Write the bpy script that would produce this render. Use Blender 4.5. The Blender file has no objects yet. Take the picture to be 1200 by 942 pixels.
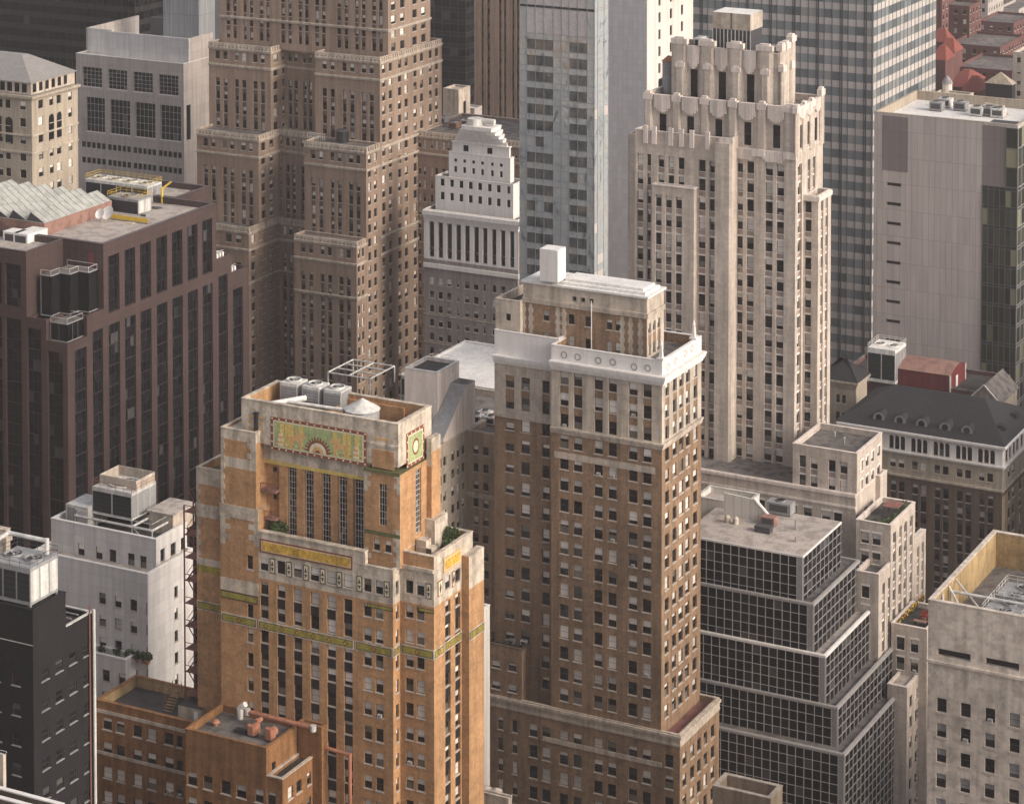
import bpy, math, random
from mathutils import Vector, Matrix
from mathutils.bvhtree import BVHTree
R = math.radians
random.seed(7)
# ------------------------------------------------------------ camera, light, exposure
# World axes follow the street grid: +X runs along the fronts (image right), +Y up the avenues.
SC = bpy.context.scene
COL = SC.collection
F, PPX, PPY = 3030.0, 600.0, -306.0
YAW, PITCH, HC = R(27.5), R(3.0), 230.0
CAM = Vector((0, 0, HC))
FWD = Vector((-math.sin(YAW)*math.cos(PITCH), math.cos(YAW)*math.cos(PITCH), -math.sin(PITCH)))
RGT = Vector((math.cos(YAW), math.sin(YAW), 0))
UPV = RGT.cross(FWD)
cd = bpy.data.cameras.new('camera'); cam = bpy.data.objects.new('camera', cd); COL.objects.link(cam)
cam.location = CAM; cam.rotation_euler = (math.pi/2-PITCH, 0, YAW)
cd.sensor_fit = 'HORIZONTAL'; cd.sensor_width = 36; cd.lens = F/1200*36
cd.shift_y = -(471-PPY)/1200; cd.clip_start = 1; cd.clip_end = 9000
SC.camera = cam
HAZE = .00012
SUN_EL, SUN_AZ = R(28), R(-4)          # azimuth measured from +X towards +Y
w = bpy.data.worlds.new('World'); SC.world = w; w.use_nodes = True
nt = w.node_tree; bg = nt.nodes['Background']; sky = nt.nodes.new('ShaderNodeTexSky')
sky.sky_type = 'NISHITA'; sky.sun_disc = False; sky.sun_elevation = SUN_EL
sky.sun_rotation = math.pi/2 - SUN_AZ; sky.dust_density = 3.0; sky.air_density = 1.0; sky.ozone_density = 1.0
hs = nt.nodes.new('ShaderNodeHueSaturation'); hs.inputs['Saturation'].default_value = .35; nt.links.new(sky.outputs[0], hs.inputs['Color'])
tn = nt.nodes.new('ShaderNodeMix'); tn.data_type = 'RGBA'; tn.blend_type = 'MULTIPLY'; tn.inputs['Factor'].default_value = 1; tn.inputs['B'].default_value = (1.0, .94, .92, 1)
nt.links.new(hs.outputs[0], tn.inputs['A']); nt.links.new(tn.outputs['Result'], bg.inputs[0]); bg.inputs[1].default_value = 0.15
sl = bpy.data.lights.new('sun', 'SUN'); so = bpy.data.objects.new('sun', sl); COL.objects.link(so)
sl.energy = 1.35; sl.angle = R(18.0); sl.color = (1.0, 0.88, 0.72)
sd = Vector((math.cos(SUN_EL)*math.cos(SUN_AZ), math.cos(SUN_EL)*math.sin(SUN_AZ), math.sin(SUN_EL)))
so.rotation_euler = sd.to_track_quat('Z', 'Y').to_euler(); so.location = (300, 300, 500)
vs = SC.view_settings; vs.view_transform = 'Standard'; vs.look = 'None'; vs.exposure = 0.68; vs.gamma = 1.0
SC.cycles.max_bounces = 5; SC.cycles.diffuse_bounces = 3; SC.cycles.volume_bounces = 0

def ray(px, py): return (RGT*(px-PPX) + UPV*(PPY-py))/F + FWD
def at(px, py, d=None, X=None, Y=None, Z=None):
    r = ray(px, py)
    if d is not None: t = d
    elif X is not None: t = (X-CAM.x)/r.x
    elif Y is not None: t = (Y-CAM.y)/r.y
    else: t = (Z-CAM.z)/r.z
    return CAM + r*t

# ------------------------------------------------------------ materials
MATS = {}
def mat(name, col, var=.14, rough=.85, streak=.22, seam=None, seamcol=.6, spec=.3, grain=.12, metal=0.0, stain=0.0, stripe=None, isl=0.0, bump=0.0):
    m = bpy.data.materials.new(name); m.use_nodes = True; MATS[name] = m
    n = m.node_tree.nodes; L = m.node_tree.links; bs = n['Principled BSDF']
    g = n.new('ShaderNodeNewGeometry'); pos = g.outputs['Position']
    def noise(scale, det=3, vec=None):
        q = n.new('ShaderNodeTexNoise'); q.inputs['Scale'].default_value = scale; q.inputs['Detail'].default_value = det
        L.new(vec or pos, q.inputs['Vector']); return q.outputs['Fac']
    def mr(v, lo, hi, a=.3, b=.7):
        q = n.new('ShaderNodeMapRange'); L.new(v, q.inputs[0])
        q.inputs[1].default_value = a; q.inputs[2].default_value = b; q.inputs[3].default_value = lo; q.inputs[4].default_value = hi
        return q.outputs[0]
    def mul(a, b):
        q = n.new('ShaderNodeMath'); q.operation = 'MULTIPLY'; L.new(a, q.inputs[0]); L.new(b, q.inputs[1]); return q.outputs[0]
    f = mr(noise(.07, 4), 1-var, 1+var)
    if grain: f = mul(f, mr(noise(2.2, 5), 1-grain, 1+grain))
    if streak:
        mp = n.new('ShaderNodeMapping'); mp.inputs['Scale'].default_value = (1.1, 1.1, .07); L.new(pos, mp.inputs['Vector'])
        f = mul(f, mr(noise(1.0, 4, mp.outputs[0]), 1-streak, 1+streak*.35, .35, .6))
    if stain: f = mul(f, mr(noise(.55, 6), 1-stain, 1.04, .38, .55))
    sx = None
    if seam or stripe:
        sx = n.new('ShaderNodeSeparateXYZ'); L.new(pos, sx.inputs[0])
        ad = n.new('ShaderNodeMath'); ad.operation = 'ADD'; L.new(sx.outputs[0], ad.inputs[0]); L.new(sx.outputs[1], ad.inputs[1])
        cb = n.new('ShaderNodeCombineXYZ'); L.new(ad.outputs[0], cb.inputs[0]); L.new(sx.outputs[2], cb.inputs[1])
    if seam:
        br = n.new('ShaderNodeTexBrick'); L.new(cb.outputs[0], br.inputs['Vector'])
        br.offset = seam[3] if len(seam) > 3 else 0.0
        br.inputs['Scale'].default_value = 1; br.inputs['Brick Width'].default_value = seam[0]; br.inputs['Row Height'].default_value = seam[1]
        br.inputs['Mortar Size'].default_value = seam[2]; br.inputs['Mortar Smooth'].default_value = .1
        br.inputs['Color1'].default_value = (1.0, 1.0, 1.0, 1); br.inputs['Color2'].default_value = (.88, .88, .88, 1)
        br.inputs['Mortar'].default_value = (seamcol,)*3+(1,)
        q = n.new('ShaderNodeRGBToBW'); L.new(br.outputs['Color'], q.inputs[0]); f = mul(f, q.outputs[0])
    if isl:
        oi = n.new('ShaderNodeObjectInfo'); ai = n.new('ShaderNodeMath'); ai.operation = 'ADD'; L.new(g.outputs['Random Per Island'], ai.inputs[0]); L.new(oi.outputs['Random'], ai.inputs[1])
        fi = n.new('ShaderNodeMath'); fi.operation = 'FRACT'; L.new(ai.outputs[0], fi.inputs[0]); f = mul(f, mr(fi.outputs[0], 1-isl, 1+isl*.6, 0, 1))
    mx = n.new('ShaderNodeVectorMath'); mx.operation = 'SCALE'; mx.inputs[0].default_value = col; L.new(f, mx.inputs['Scale'])
    L.new(mx.outputs[0], bs.inputs['Base Color'])
    bs.inputs['Roughness'].default_value = rough; bs.inputs['Specular IOR Level'].default_value = spec; bs.inputs['Metallic'].default_value = metal
    if bump:
        bp = n.new('ShaderNodeBump'); bp.inputs['Strength'].default_value = bump; bp.inputs['Distance'].default_value = .05
        L.new(noise(3.0, 4), bp.inputs['Height']); L.new(bp.outputs[0], bs.inputs['Normal'])
    return m
def glass(name, c0, c1, rough=.08, spec=.5, hi=0.12, hicol=(.35, .33, .30), wob=.35):
    """window glass: each pane its own tone, a few with pale interiors, slightly wavy"""
    m = bpy.data.materials.new(name); m.use_nodes = True; MATS[name] = m
    n = m.node_tree.nodes; L = m.node_tree.links; bs = n['Principled BSDF']
    g = n.new('ShaderNodeNewGeometry'); oi = n.new('ShaderNodeObjectInfo')
    ad = n.new('ShaderNodeMath'); ad.operation = 'ADD'; L.new(g.outputs['Random Per Island'], ad.inputs[0]); L.new(oi.outputs['Random'], ad.inputs[1])
    fr = n.new('ShaderNodeMath'); fr.operation = 'FRACT'; L.new(ad.outputs[0], fr.inputs[0])
    cr = n.new('ShaderNodeValToRGB'); L.new(fr.outputs[0], cr.inputs[0])
    e = cr.color_ramp.elements; e[0].position = 0; e[0].color = (*c0, 1); e[1].position = 1-hi; e[1].color = (*c1, 1)
    if hi:
        x = e.new(min(.999, 1-hi+.01)); x.color = (*hicol, 1)
    L.new(cr.outputs[0], bs.inputs['Base Color']); bs.inputs['Roughness'].default_value = rough
    bs.inputs['Specular IOR Level'].default_value = spec
    no = n.new('ShaderNodeTexNoise'); no.inputs['Scale'].default_value = .45; L.new(g.outputs['Position'], no.inputs['Vector'])
    bp = n.new('ShaderNodeBump'); bp.inputs['Strength'].default_value = wob; bp.inputs['Distance'].default_value = .15
    L.new(no.outputs['Fac'], bp.inputs['Height']); L.new(bp.outputs[0], bs.inputs['Normal'])
    return m

# ------------------------------------------------------------ mesh builder
class MB:
    def __init__(s): s.v = []; s.f = []; s.m = []
    def poly(s, pts, m):
        i = len(s.v); s.v += [tuple(p) for p in pts]; s.f.append(tuple(range(i, i+len(pts)))); s.m.append(m)
    def box(s, x0, x1, y0, y1, z0, z1, m, top=None):
        i = len(s.v)
        s.v += [(x0,y0,z0),(x1,y0,z0),(x1,y1,z0),(x0,y1,z0),(x0,y0,z1),(x1,y0,z1),(x1,y1,z1),(x0,y1,z1)]
        for k, q in enumerate(((0,1,5,4),(1,2,6,5),(2,3,7,6),(3,0,4,7),(4,5,6,7),(3,2,1,0))):
            s.f.append(tuple(i+j for j in q)); s.m.append((top or m) if k == 4 else m)
    def prism(s, pts, z0, z1, m, top=None):          # pts counter-clockwise seen from above
        n = len(pts); i = len(s.v)
        s.v += [(p[0],p[1],z0) for p in pts] + [(p[0],p[1],z1) for p in pts]
        for k in range(n):
            s.f.append((i+k, i+(k+1)%n, i+n+(k+1)%n, i+n+k)); s.m.append(m)
        s.f.append(tuple(i+n+k for k in range(n))); s.m.append(top or m)
        s.f.append(tuple(i+n-1-k for k in range(n))); s.m.append(m)
    def frust(s, x0, x1, y0, y1, z0, X0, X1, Y0, Y1, z1, m, top=None):
        i = len(s.v)
        s.v += [(x0,y0,z0),(x1,y0,z0),(x1,y1,z0),(x0,y1,z0),(X0,Y0,z1),(X1,Y0,z1),(X1,Y1,z1),(X0,Y1,z1)]
        for k, q in enumerate(((0,1,5,4),(1,2,6,5),(2,3,7,6),(3,0,4,7),(4,5,6,7),(3,2,1,0))):
            s.f.append(tuple(i+j for j in q)); s.m.append((top or m) if k == 4 else m)
    def cyl(s, cx, cy, z0, z1, r0, r1, m, n=20, top=None):
        a = [2*math.pi*k/n for k in range(n)]; i = len(s.v)
        s.v += [(cx+r0*math.cos(t), cy+r0*math.sin(t), z0) for t in a] + [(cx+r1*math.cos(t), cy+r1*math.sin(t), z1) for t in a]
        for k in range(n):
            s.f.append((i+k, i+(k+1)%n, i+n+(k+1)%n, i+n+k)); s.m.append(m)
        s.f.append(tuple(i+n+k for k in range(n))); s.m.append(top or m)
        s.f.append(tuple(i+n-1-k for k in range(n))); s.m.append(m)
    def tube(s, p, q, r, m, n=8):
        p = Vector(p); q = Vector(q); d = (q-p).normalized()
        a = d.cross(Vector((0,0,1)) if abs(d.z) < .9 else Vector((1,0,0))).normalized(); b = d.cross(a); i = len(s.v)
        for c in (p, q):
            for k in range(n):
                t = 2*math.pi*k/n; s.v.append(tuple(c + a*(r*math.cos(t)) + b*(r*math.sin(t))))
        for k in range(n):
            s.f.append((i+k, i+n+k, i+n+(k+1)%n, i+(k+1)%n)); s.m.append(m)
        s.f.append(tuple(i+k for k in range(n))); s.m.append(m)
        s.f.append(tuple(i+n+n-1-k for k in range(n))); s.m.append(m)
    def ring(s, x0, x1, y0, y1, z0, z1, t, m, top=None):     # parapet ring, butted corners
        s.box(x0, x1, y0, y0+t, z0, z1, m, top); s.box(x0, x1, y1-t, y1, z0, z1, m, top)
        s.box(x0, x0+t, y0+t, y1-t, z0, z1, m, top); s.box(x1-t, x1, y0+t, y1-t, z0, z1, m, top)
    def add(s, o, M):
        i = len(s.v); s.v += [tuple(M @ Vector(p)) for p in o.v]
        s.f += [tuple(i+j for j in q) for q in o.f]; s.m += o.m
    def mesh(s, name):
        me = bpy.data.meshes.new(name); me.from_pydata(s.v, [], s.f)
        names = list(dict.fromkeys(s.m)); ix = {k: i for i, k in enumerate(names)}
        for k in names: me.materials.append(MATS[k])
        me.polygons.foreach_set('material_index', [ix[k] for k in s.m]); me.update(); return me
    def build(s, name, parent=None, smooth=False):
        me = s.mesh(name)
        if smooth: me.shade_smooth()
        o = bpy.data.objects.new(name, me); COL.objects.link(o); ALL.append((s, Matrix.Identity(4)))
        if parent is not None:
            o.parent = parent; o.matrix_parent_inverse = Matrix.Translation(-Vector(parent.location))
        return o
ALL = []; FOOT = []
def tag(o, label, cat, group=None, kind=None):
    if label: o['label'] = label
    if cat: o['category'] = cat
    if group: o['group'] = group
    if kind: o['kind'] = kind
    return o
def thing(name, label, cat, loc, group=None):
    o = bpy.data.objects.new(name, None); COL.objects.link(o); o.location = loc; o.empty_display_size = 2
    return tag(o, label, cat, group)

# ------------------------------------------------------------ windows
STY = {}
def style(name, **k):
    d = dict(nx=1, nz=2, ft=.07, bar=.05, frame='frame_dark', glass='glass', sill='sill', blind=.0, bm='blind', sillh=.12, rec=.28, lintel=None, detail=False, full=.2, pd=.05, cell=None)
    d.update(k); STY[name] = d
def win_frame(w, h, S):
    mb = MB(); t = S['ft']; e = .04; d = S['pd']; fr = S['frame']
    if t:
        mb.box(-w/2-e, w/2+e, -d, .02, -e, t, fr); mb.box(-w/2-e, w/2+e, -d, .02, h-t, h+e, fr)
        mb.box(-w/2-e, -w/2+t, -d, .02, t, h-t, fr); mb.box(w/2-t, w/2+e, -d, .02, t, h-t, fr)
    b = S['bar']
    if b:
        for k in range(1, S['nx']):
            x = -w/2+w*k/S['nx']; mb.box(x-b/2, x+b/2, -d+.01, .015, t, h-t, fr)
        for k in range(1, S['nz']):
            z = h*k/S['nz']; mb.box(-w/2+t, w/2-t, -d+.015, .012, z-b/2, z+b/2, fr)
    r = S['rec']
    if S['sill']: mb.box(-w/2-.12, w/2+.12, -r-.09, -d-.003, -S['sillh'], .03, S['sill'])
    if S['lintel']: mb.box(-w/2-.12, w/2+.12, -r-.05, -d-.003, h-.02, h+S['lintel'], S['sill'])
    return mb
def win_panes(w, h, S):
    mb = MB(); nx, nz = (S['nx'], S['nz']) if S['cell'] is None else S['cell']
    for i in range(nx):
        for j in range(nz):
            x0, x1 = -w/2+w*i/nx, -w/2+w*(i+1)/nx; z0, z1 = h*j/nz, h*(j+1)/nz
            if i == 0: x0 -= .04
            if i == nx-1: x1 += .04
            mb.poly([(x0,0,z0),(x1,0,z0),(x1,0,z1),(x0,0,z1)], S['glass'])
    return mb
def win_blind(w, h, lv, S):
    mb = MB(); t = S['ft']*.8; mb.box(-w/2+t, w/2-t, -.03, -.012, h-(h-t)*lv, h-t*.5, S['bm']); return mb
WINS = []                                     # (building, pos, rot, w, h, style)
CACHE = {}
def facade(mb, b, T, rot, W, zn):
    z0, z1 = zn['z0'], zn['z1']; cols = zn.get('cols', []); rows = sorted(zn.get('rows', [])); S = zn.get('style', 'win')
    wall = zn['wall']; span = zn.get('span'); rec = STY[S]['rec'] if S else .3; sr = zn.get('srec', .12) if span else 0.0
    rows = [r for r in rows if r[0] > z0+.02 and r[1] < z1-.02]
    cols = [(max(.05, c[0]), min(W-.05, c[1])) for c in cols if c[1] > .3 and c[0] < W-.3]
    skip = zn.get('skip', ()); jm = zn.get('jamb', wall)
    def q(u0, u1, a, c, v, m):
        if u1-u0 > 1e-4 and c-a > 1e-4: mb.poly([T(u0,v,a), T(u1,v,a), T(u1,v,c), T(u0,v,c)], m)
    if not rows or not cols: q(0, W, z0, z1, 0, wall); return
    lo, hi = rows[0][0], rows[-1][1]
    if span and zn.get('spanlo'): lo = z0+.03
    u = 0.0
    for ci, (a, c) in enumerate(cols):
        q(u, a, z0, z1, 0, wall); u = c
        q(a, c, z0, lo, 0, wall); q(a, c, hi, z1, 0, wall)
        if span:
            mb.poly([T(a,0,lo), T(a,sr,lo), T(a,sr,hi), T(a,0,hi)][::-1], jm); mb.poly([T(c,0,lo), T(c,sr,lo), T(c,sr,hi), T(c,0,hi)], jm)
            mb.poly([T(a,0,lo), T(c,0,lo), T(c,sr,lo), T(a,sr,lo)], jm); mb.poly([T(a,0,hi), T(c,0,hi), T(c,sr,hi), T(a,sr,hi)][::-1], jm)
        z = lo
        for ri, (ra, rb) in enumerate(rows):
            if ci in zn.get('short', {}): rb = ra+(rb-ra)*zn['short'][ci]
            q(a, c, z, ra, sr, span or wall)
            if (ci, ri) in skip or (ci, ri-len(rows)) in skip:
                q(a, c, ra, rb, sr, span or wall); z = rb; continue
            y0, y1 = sr, sr+rec; z = rb
            mb.poly([T(a,y0,ra), T(a,y1,ra), T(a,y1,rb), T(a,y0,rb)][::-1], jm); mb.poly([T(c,y0,ra), T(c,y1,ra), T(c,y1,rb), T(c,y0,rb)], jm)
            mb.poly([T(a,y0,ra), T(c,y0,ra), T(c,y1,ra), T(a,y1,ra)], jm); mb.poly([T(a,y0,rb), T(c,y0,rb), T(c,y1,rb), T(a,y1,rb)][::-1], jm)
            WINS.append((b, Vector(T((a+c)/2, y1, ra)), rot, c-a, rb-ra, S))
        q(a, c, z, hi, sr, span or wall)
    q(u, W, z0, z1, 0, wall)

class Box:
    """a building mass; front = plane Y=Y0, right = plane X=X1"""
    def __init__(s, X0, X1, Y0, Y1, z0, z1): s.X0, s.X1, s.Y0, s.Y1, s.z0, s.z1 = X0, X1, Y0, Y1, z0, z1
    def yr(s): return s.yref if hasattr(s, 'yref') else 500
    def fx(s, px, py=500): return at(px, py, Y=s.Y0).x - s.X0
    def ry(s, px, py=500): return at(px, py, X=s.X1).y - s.Y0
    def fz(s, px, py): return at(px, py, Y=s.Y0).z
    def rz(s, px, py): return at(px, py, X=s.X1).z
    def fcols(s, L, py=500): return [(s.fx(a, py), s.fx(c, py)) for a, c in L]
    def rcols(s, L, py=500): return [(s.ry(a, py), s.ry(c, py)) for a, c in L]
    def cz(s, py): r = at(cornerpx(s), py, X=s.X1, Y=None) ; return r.z
def cornerpx(s): return s.cpx
def mass(px, py, xl, xr, z0=0.0, xlp=None, xrp=None, **k):
    """mass whose top front-right corner is seen at (px,py); xl / xr = pixel columns of its left and far right ends"""
    c = at(px, py, **k)
    X1, Y0, z1 = c.x, c.y, c.z
    X0 = at(xl, py, Y=Y0).x if xlp is None else xlp
    Y1 = at(xr, py, X=X1).y if xrp is None else xrp
    b = Box(X0, X1, Y0, Y1, z0, z1); b.cpx = px; return b
def rows(b, px, ytop, pitch, h, n, side='f'):
    """window rows from the pixel height of the first row's top on column px"""
    f = b.fz if side == 'f' else b.rz
    out = []
    t0 = f(px, ytop); p = (f(px, ytop)-f(px, ytop+pitch*4))/4; hh = f(px, ytop)-f(px, ytop+h)
    for k in range(n):
        if t0-p*k-hh > .6: out.append((t0-p*k-hh, t0-p*k))
    return out
def even(W, n, w, m0=0, m1=0):
    p = (W-m0-m1)/n; return [(m0+p*(k+.5)-w/2, m0+p*(k+.5)+w/2) for k in range(n)]
def walls(b, B, wall, front=None, right=None, back=None, left=None, name='wall', top='roof_tar', par=1.1, pt=.4, cop=None, copt=.14, over=.06, parapet=True, inner=None):
    FOOT.append((B.X0, B.X1, B.Y0, B.Y1)); mb = MB(); zt = B.z1
    def side(T, rot, W, zones):
        if not zones: zones = [dict(z0=B.z0, z1=zt)]
        zs = []; z = B.z0
        for q in sorted(zones, key=lambda q: q['z0']):
            q = dict(q); q.setdefault('wall', wall); q['z0'] = max(q['z0'], z)
            if q['z0'] > z+.01: zs.append(dict(z0=z, z1=q['z0'], wall=wall))
            q['z1'] = min(q['z1'], zt); zs.append(q); z = q['z1']
        if z < zt-.01: zs.append(dict(z0=z, z1=zt, wall=wall))
        for q in zs:
            if q['z1'] > q['z0']: facade(mb, b, T, rot, W, q)
    side(lambda u, v, z: (B.X0+u, B.Y0+v, z), 0.0, B.X1-B.X0, front)
    side(lambda u, v, z: (B.X1-v, B.Y0+u, z), math.pi/2, B.Y1-B.Y0, right)
    side(lambda u, v, z: (B.X1-u, B.Y1-v, z), math.pi, B.X1-B.X0, back)
    side(lambda u, v, z: (B.X0+v, B.Y1-u, z), -math.pi/2, B.Y1-B.Y0, left)
    if parapet:
        zr = zt-par; i = inner or wall
        x0, x1, y0, y1 = B.X0+pt, B.X1-pt, B.Y0+pt, B.Y1-pt
        for (p, q) in (((x0,y1),(x1,y1)), ((x1,y1),(x1,y0)), ((x1,y0),(x0,y0)), ((x0,y0),(x0,y1))):
            mb.poly([(p[0],p[1],zr), (q[0],q[1],zr), (q[0],q[1],zt), (p[0],p[1],zt)], i)
        o = mb.build(name, b)
        c = MB(); c.ring(B.X0-over, B.X1+over, B.Y0-over, B.Y1+over, zt+.003, zt+copt, pt+2*over, cop or wall); c.build('parapet_cap', b)
        r = MB(); r.poly([(x0,y0,zr+.01),(x1,y0,zr+.01),(x1,y1,zr+.01),(x0,y1,zr+.01)], top); r.build('roof', b)
    else:
        o = mb.build(name, b)
        r = MB(); r.poly([(B.X0,B.Y0,zt),(B.X1,B.Y0,zt),(B.X1,B.Y1,zt),(B.X0,B.Y1,zt)], top); r.build('roof', b)
    return o
def band(b, B, za, zb, out, m, name='cornice', x0=None, x1=None, y1=None, lay=None, front=True, right=True, all4=False):
    """moulding along front and right sides between heights za..zb; lay = list of (fraction, out)"""
    mb = MB(); lay = lay or [(0, 1, out)]
    X0 = B.X0 if x0 is None else x0; X1 = B.X1 if x1 is None else x1; Y1 = B.Y1 if y1 is None else y1
    for (a, c, o) in lay:
        p, q = za+(zb-za)*a, za+(zb-za)*c
        if all4:
            mb.ring(X0-o, X1+o, B.Y0-o, Y1+o, p, q, o+.05, m)
        else:
            if front: mb.box(X0-(o if all4 else 0), X1+(o if right else 0), B.Y0-o, B.Y0+.05, p, q, m)
            if right: mb.box(X1-.05, X1+o, B.Y0+.05 if front else B.Y0-o, Y1, p, q, m)
    return mb.build(name, b)
def building(name, label, cat, B, group=None):
    return thing(name, label, cat, ((B.X0+B.X1)/2, (B.Y0+B.Y1)/2, 0), group)

def curtain(b, B, face, cols, rws, mull, mw=.07, md=.10, vert=True, hz=True, name='curtain_wall', u0=0, u1=None, zlo=None, off=.02, every=None):
    """glass and panel skin: cols = u breakpoints, rws = [(za, zb, material)] ; mullions are real bars"""
    if face == 'f': T = lambda u, v, z: (B.X0+u, B.Y0-v, z); W = B.X1-B.X0
    elif face == 'r': T = lambda u, v, z: (B.X1+v, B.Y0+u, z); W = B.Y1-B.Y0
    elif face == 'b': T = lambda u, v, z: (B.X1-u, B.Y1+v, z); W = B.X1-B.X0
    else: T = lambda u, v, z: (B.X0-v, B.Y1-u, z); W = B.Y1-B.Y0
    mb = MB()
    for i in range(len(cols)-1):
        for (a, c, m) in rws:
            mm = m(i, a) if callable(m) else m
            if mm: mb.poly([T(cols[i],off,a), T(cols[i+1],off,a), T(cols[i+1],off,c), T(cols[i],off,c)], mm)
    def bar(ua, ub, za, zb, d, m):
        P = [T(ua,off+.001,za), T(ub,off+.001,za), T(ub,off+d,za), T(ua,off+d,za)]
        Q = [(p[0],p[1],zb) for p in P]; pts = P+Q; i = len(mb.v); mb.v += pts
        for k in ((3,2,6,7),(0,3,7,4),(2,1,5,6),(4,7,6,5),(0,1,2,3)):
            mb.f.append(tuple(i+j for j in k)); mb.m.append(m)
    z0 = min(r[0] for r in rws); z1 = max(r[1] for r in rws)
    if vert:
        for c in cols: bar(c-mw/2, c+mw/2, z0, z1, md, mull)
    if hz:
        for z in sorted({round(r[0], 3) for r in rws} | {round(z1, 3)}): bar(cols[0], cols[-1], z-mw/2, z+mw/2, md*.7, mull)
    return mb.build(name, b)

def finish_windows():
    """the ~100 windows of each building that show largest become parts, the others one mesh"""
    V = []; P = []
    for mb, M in ALL:
        i = len(V); V += mb.v; P += [tuple(i+j for j in f) for f in mb.f]
    tree = BVHTree.FromPolygons(V, P)
    by = {}
    for wv in WINS: by.setdefault(wv[0].name, []).append(wv)
    Rn = random.Random(3)
    for bn, L in by.items():
        b = L[0][0]; vis = []; rest = []
        for wv in L:
            pos, rot, ww, hh = wv[1], wv[2], wv[3], wv[4]
            out = Vector((math.sin(rot), -math.cos(rot), 0)); c = pos+Vector((0,0,hh/2))
            r = c-CAM; dp = r.dot(FWD); x = PPX+F*r.dot(RGT)/dp; y = PPY-F*r.dot(UPV)/dp
            ok = -4 < x < 1204 and -4 < y < 946 and out.dot(r) < 0
            if ok:
                ok = False
                for dz in (0, hh*.35, -hh*.35):
                    t = c+out*.02+Vector((0,0,dz)); dd = CAM-t; h = tree.ray_cast(t+dd.normalized()*.05, dd.normalized(), dd.length)
                    if h[0] is None or h[3] > dd.length-2: ok = True; break
            if ok: vis.append((ww*hh*-out.dot(r.normalized())/dp**2, wv))
            else: rest.append(wv)
        vis.sort(key=lambda q: -q[0]); lim = 100
        rest = [q[1] for q in vis[lim:]] + rest; vis = [q[1] for q in vis[:lim]]
        big = MB()
        for k, (bb, pos, rot, ww, hh, sn) in enumerate(vis+rest):
            S = STY[sn]; w_, h_ = round(ww/.05)*.05, round(hh/.05)*.05
            lv = Rn.choice((.3, .4, .5, .5, .6, .75)) if Rn.random() > S['full'] else .97
            bl = Rn.random() < S['blind']
            M = Matrix.Translation(pos) @ Matrix.Rotation(rot, 4, 'Z')
            ky = (w_, h_, sn)
            if ky not in CACHE: CACHE[ky] = [win_frame(w_, h_, S), win_panes(w_, h_, S), None, None, None]
            C = CACHE[ky]
            if k < len(vis):
                if C[2] is None:
                    if S['detail']: C[2] = C[0].mesh('window'); C[3] = C[1].mesh('pane')
                    else:
                        m2 = MB(); m2.add(C[0], Matrix.Identity(4)); m2.add(C[1], Matrix.Identity(4)); C[2] = m2.mesh('window')
                o = bpy.data.objects.new('window', C[2]); COL.objects.link(o); o.parent = b
                o.matrix_parent_inverse = Matrix.Translation(-Vector(b.location)); o.location = pos; o.rotation_euler = (0,0,rot)
                if S['detail']:
                    p = bpy.data.objects.new('pane', C[3]); COL.objects.link(p); p.parent = o
                if S['detail'] and hh < 4 and Rn.random() < .07:
                    if 'ac' not in CACHE:
                        a_ = MB(); a_.box(-.33, .33, -.42, -.02, .06, .48, 'pale_metal'); a_.box(-.28, .28, -.425, -.418, .11, .43, 'mid_metal'); CACHE['ac'] = a_.mesh('air_conditioner')
                    p = bpy.data.objects.new('air_conditioner', CACHE['ac']); COL.objects.link(p); p.parent = o
                if bl:
                    kb = (w_, h_, sn, lv)
                    if kb not in CACHE: CACHE[kb] = win_blind(w_, h_, lv, S).mesh('blind')
                    p = bpy.data.objects.new('blind', CACHE[kb]); COL.objects.link(p); p.parent = o
            else:
                big.add(C[0], M); big.add(C[1], M)
                if bl: big.add(win_blind(w_, h_, lv, S), M)
        if big.f:
            o = big.build('window', b)
            o['kind'] = 'stuff'
# ------------------------------------------------------------ palette
mat('brick_brown', (.265,.173,.106), var=.16, streak=.25, grain=.16, stain=.12, seam=(1.6,.8,.03,.5), seamcol=.85)
mat('brick_dark', (.125,.09,.065), var=.16, streak=.2, grain=.16)
mat('brick_orange', (.42,.24,.118), var=.12, streak=.16, grain=.16, stain=.12, seam=(1.6,.8,.03,.5), seamcol=.88)
mat('brick_rust', (.235,.118,.050), var=.14, streak=.25, grain=.16, stain=.15)
mat('brick_hotel', (.275,.20,.15), var=.12, streak=.22, grain=.12)
mat('brick_red', (.13,.062,.055), var=.2, streak=.2)
mat('brick_grey', (.27,.235,.22), var=.12, streak=.22, seam=(1.5,3.2,.06), seamcol=.85)
mat('limestone', (.52,.45,.385), var=.08, streak=.2, grain=.08, stain=.08, seam=(1.5,.75,.03,.5), seamcol=.86)
mat('limestone_pale', (.64,.565,.51), var=.08, streak=.18, grain=.06)
mat('stone_tan', (.46,.395,.325), var=.1, streak=.25, grain=.08, stain=.15)
mat('stone_white', (.68,.65,.62), var=.05, streak=.1, grain=.04)
mat('stone_buff', (.50,.43,.345), var=.10, streak=.28, grain=.1, stain=.28)
mat('stone_old', (.57,.50,.425), var=.10, streak=.2, grain=.08, stain=.22, seam=(2.4,2.2,.03), seamcol=.85)
mat('brick_cream', (.38,.325,.255), var=.12, streak=.2)
mat('brick_tan', (.33,.255,.18), var=.12, streak=.25, grain=.12)
mat('granite', (.075,.050,.046), var=.12, streak=.12, grain=.1, rough=.45, seam=(1.5,1.3,.05), seamcol=.6)
mat('grey_panel', (.46,.41,.385), var=.05, streak=.1, grain=.03, seam=(1.5,6.6,.09), seamcol=.74)
mat('grey_panel_dark', (.20,.17,.165), var=.05, streak=.06, grain=.03, seam=(1.5,6.6,.08), seamcol=.8)
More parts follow.
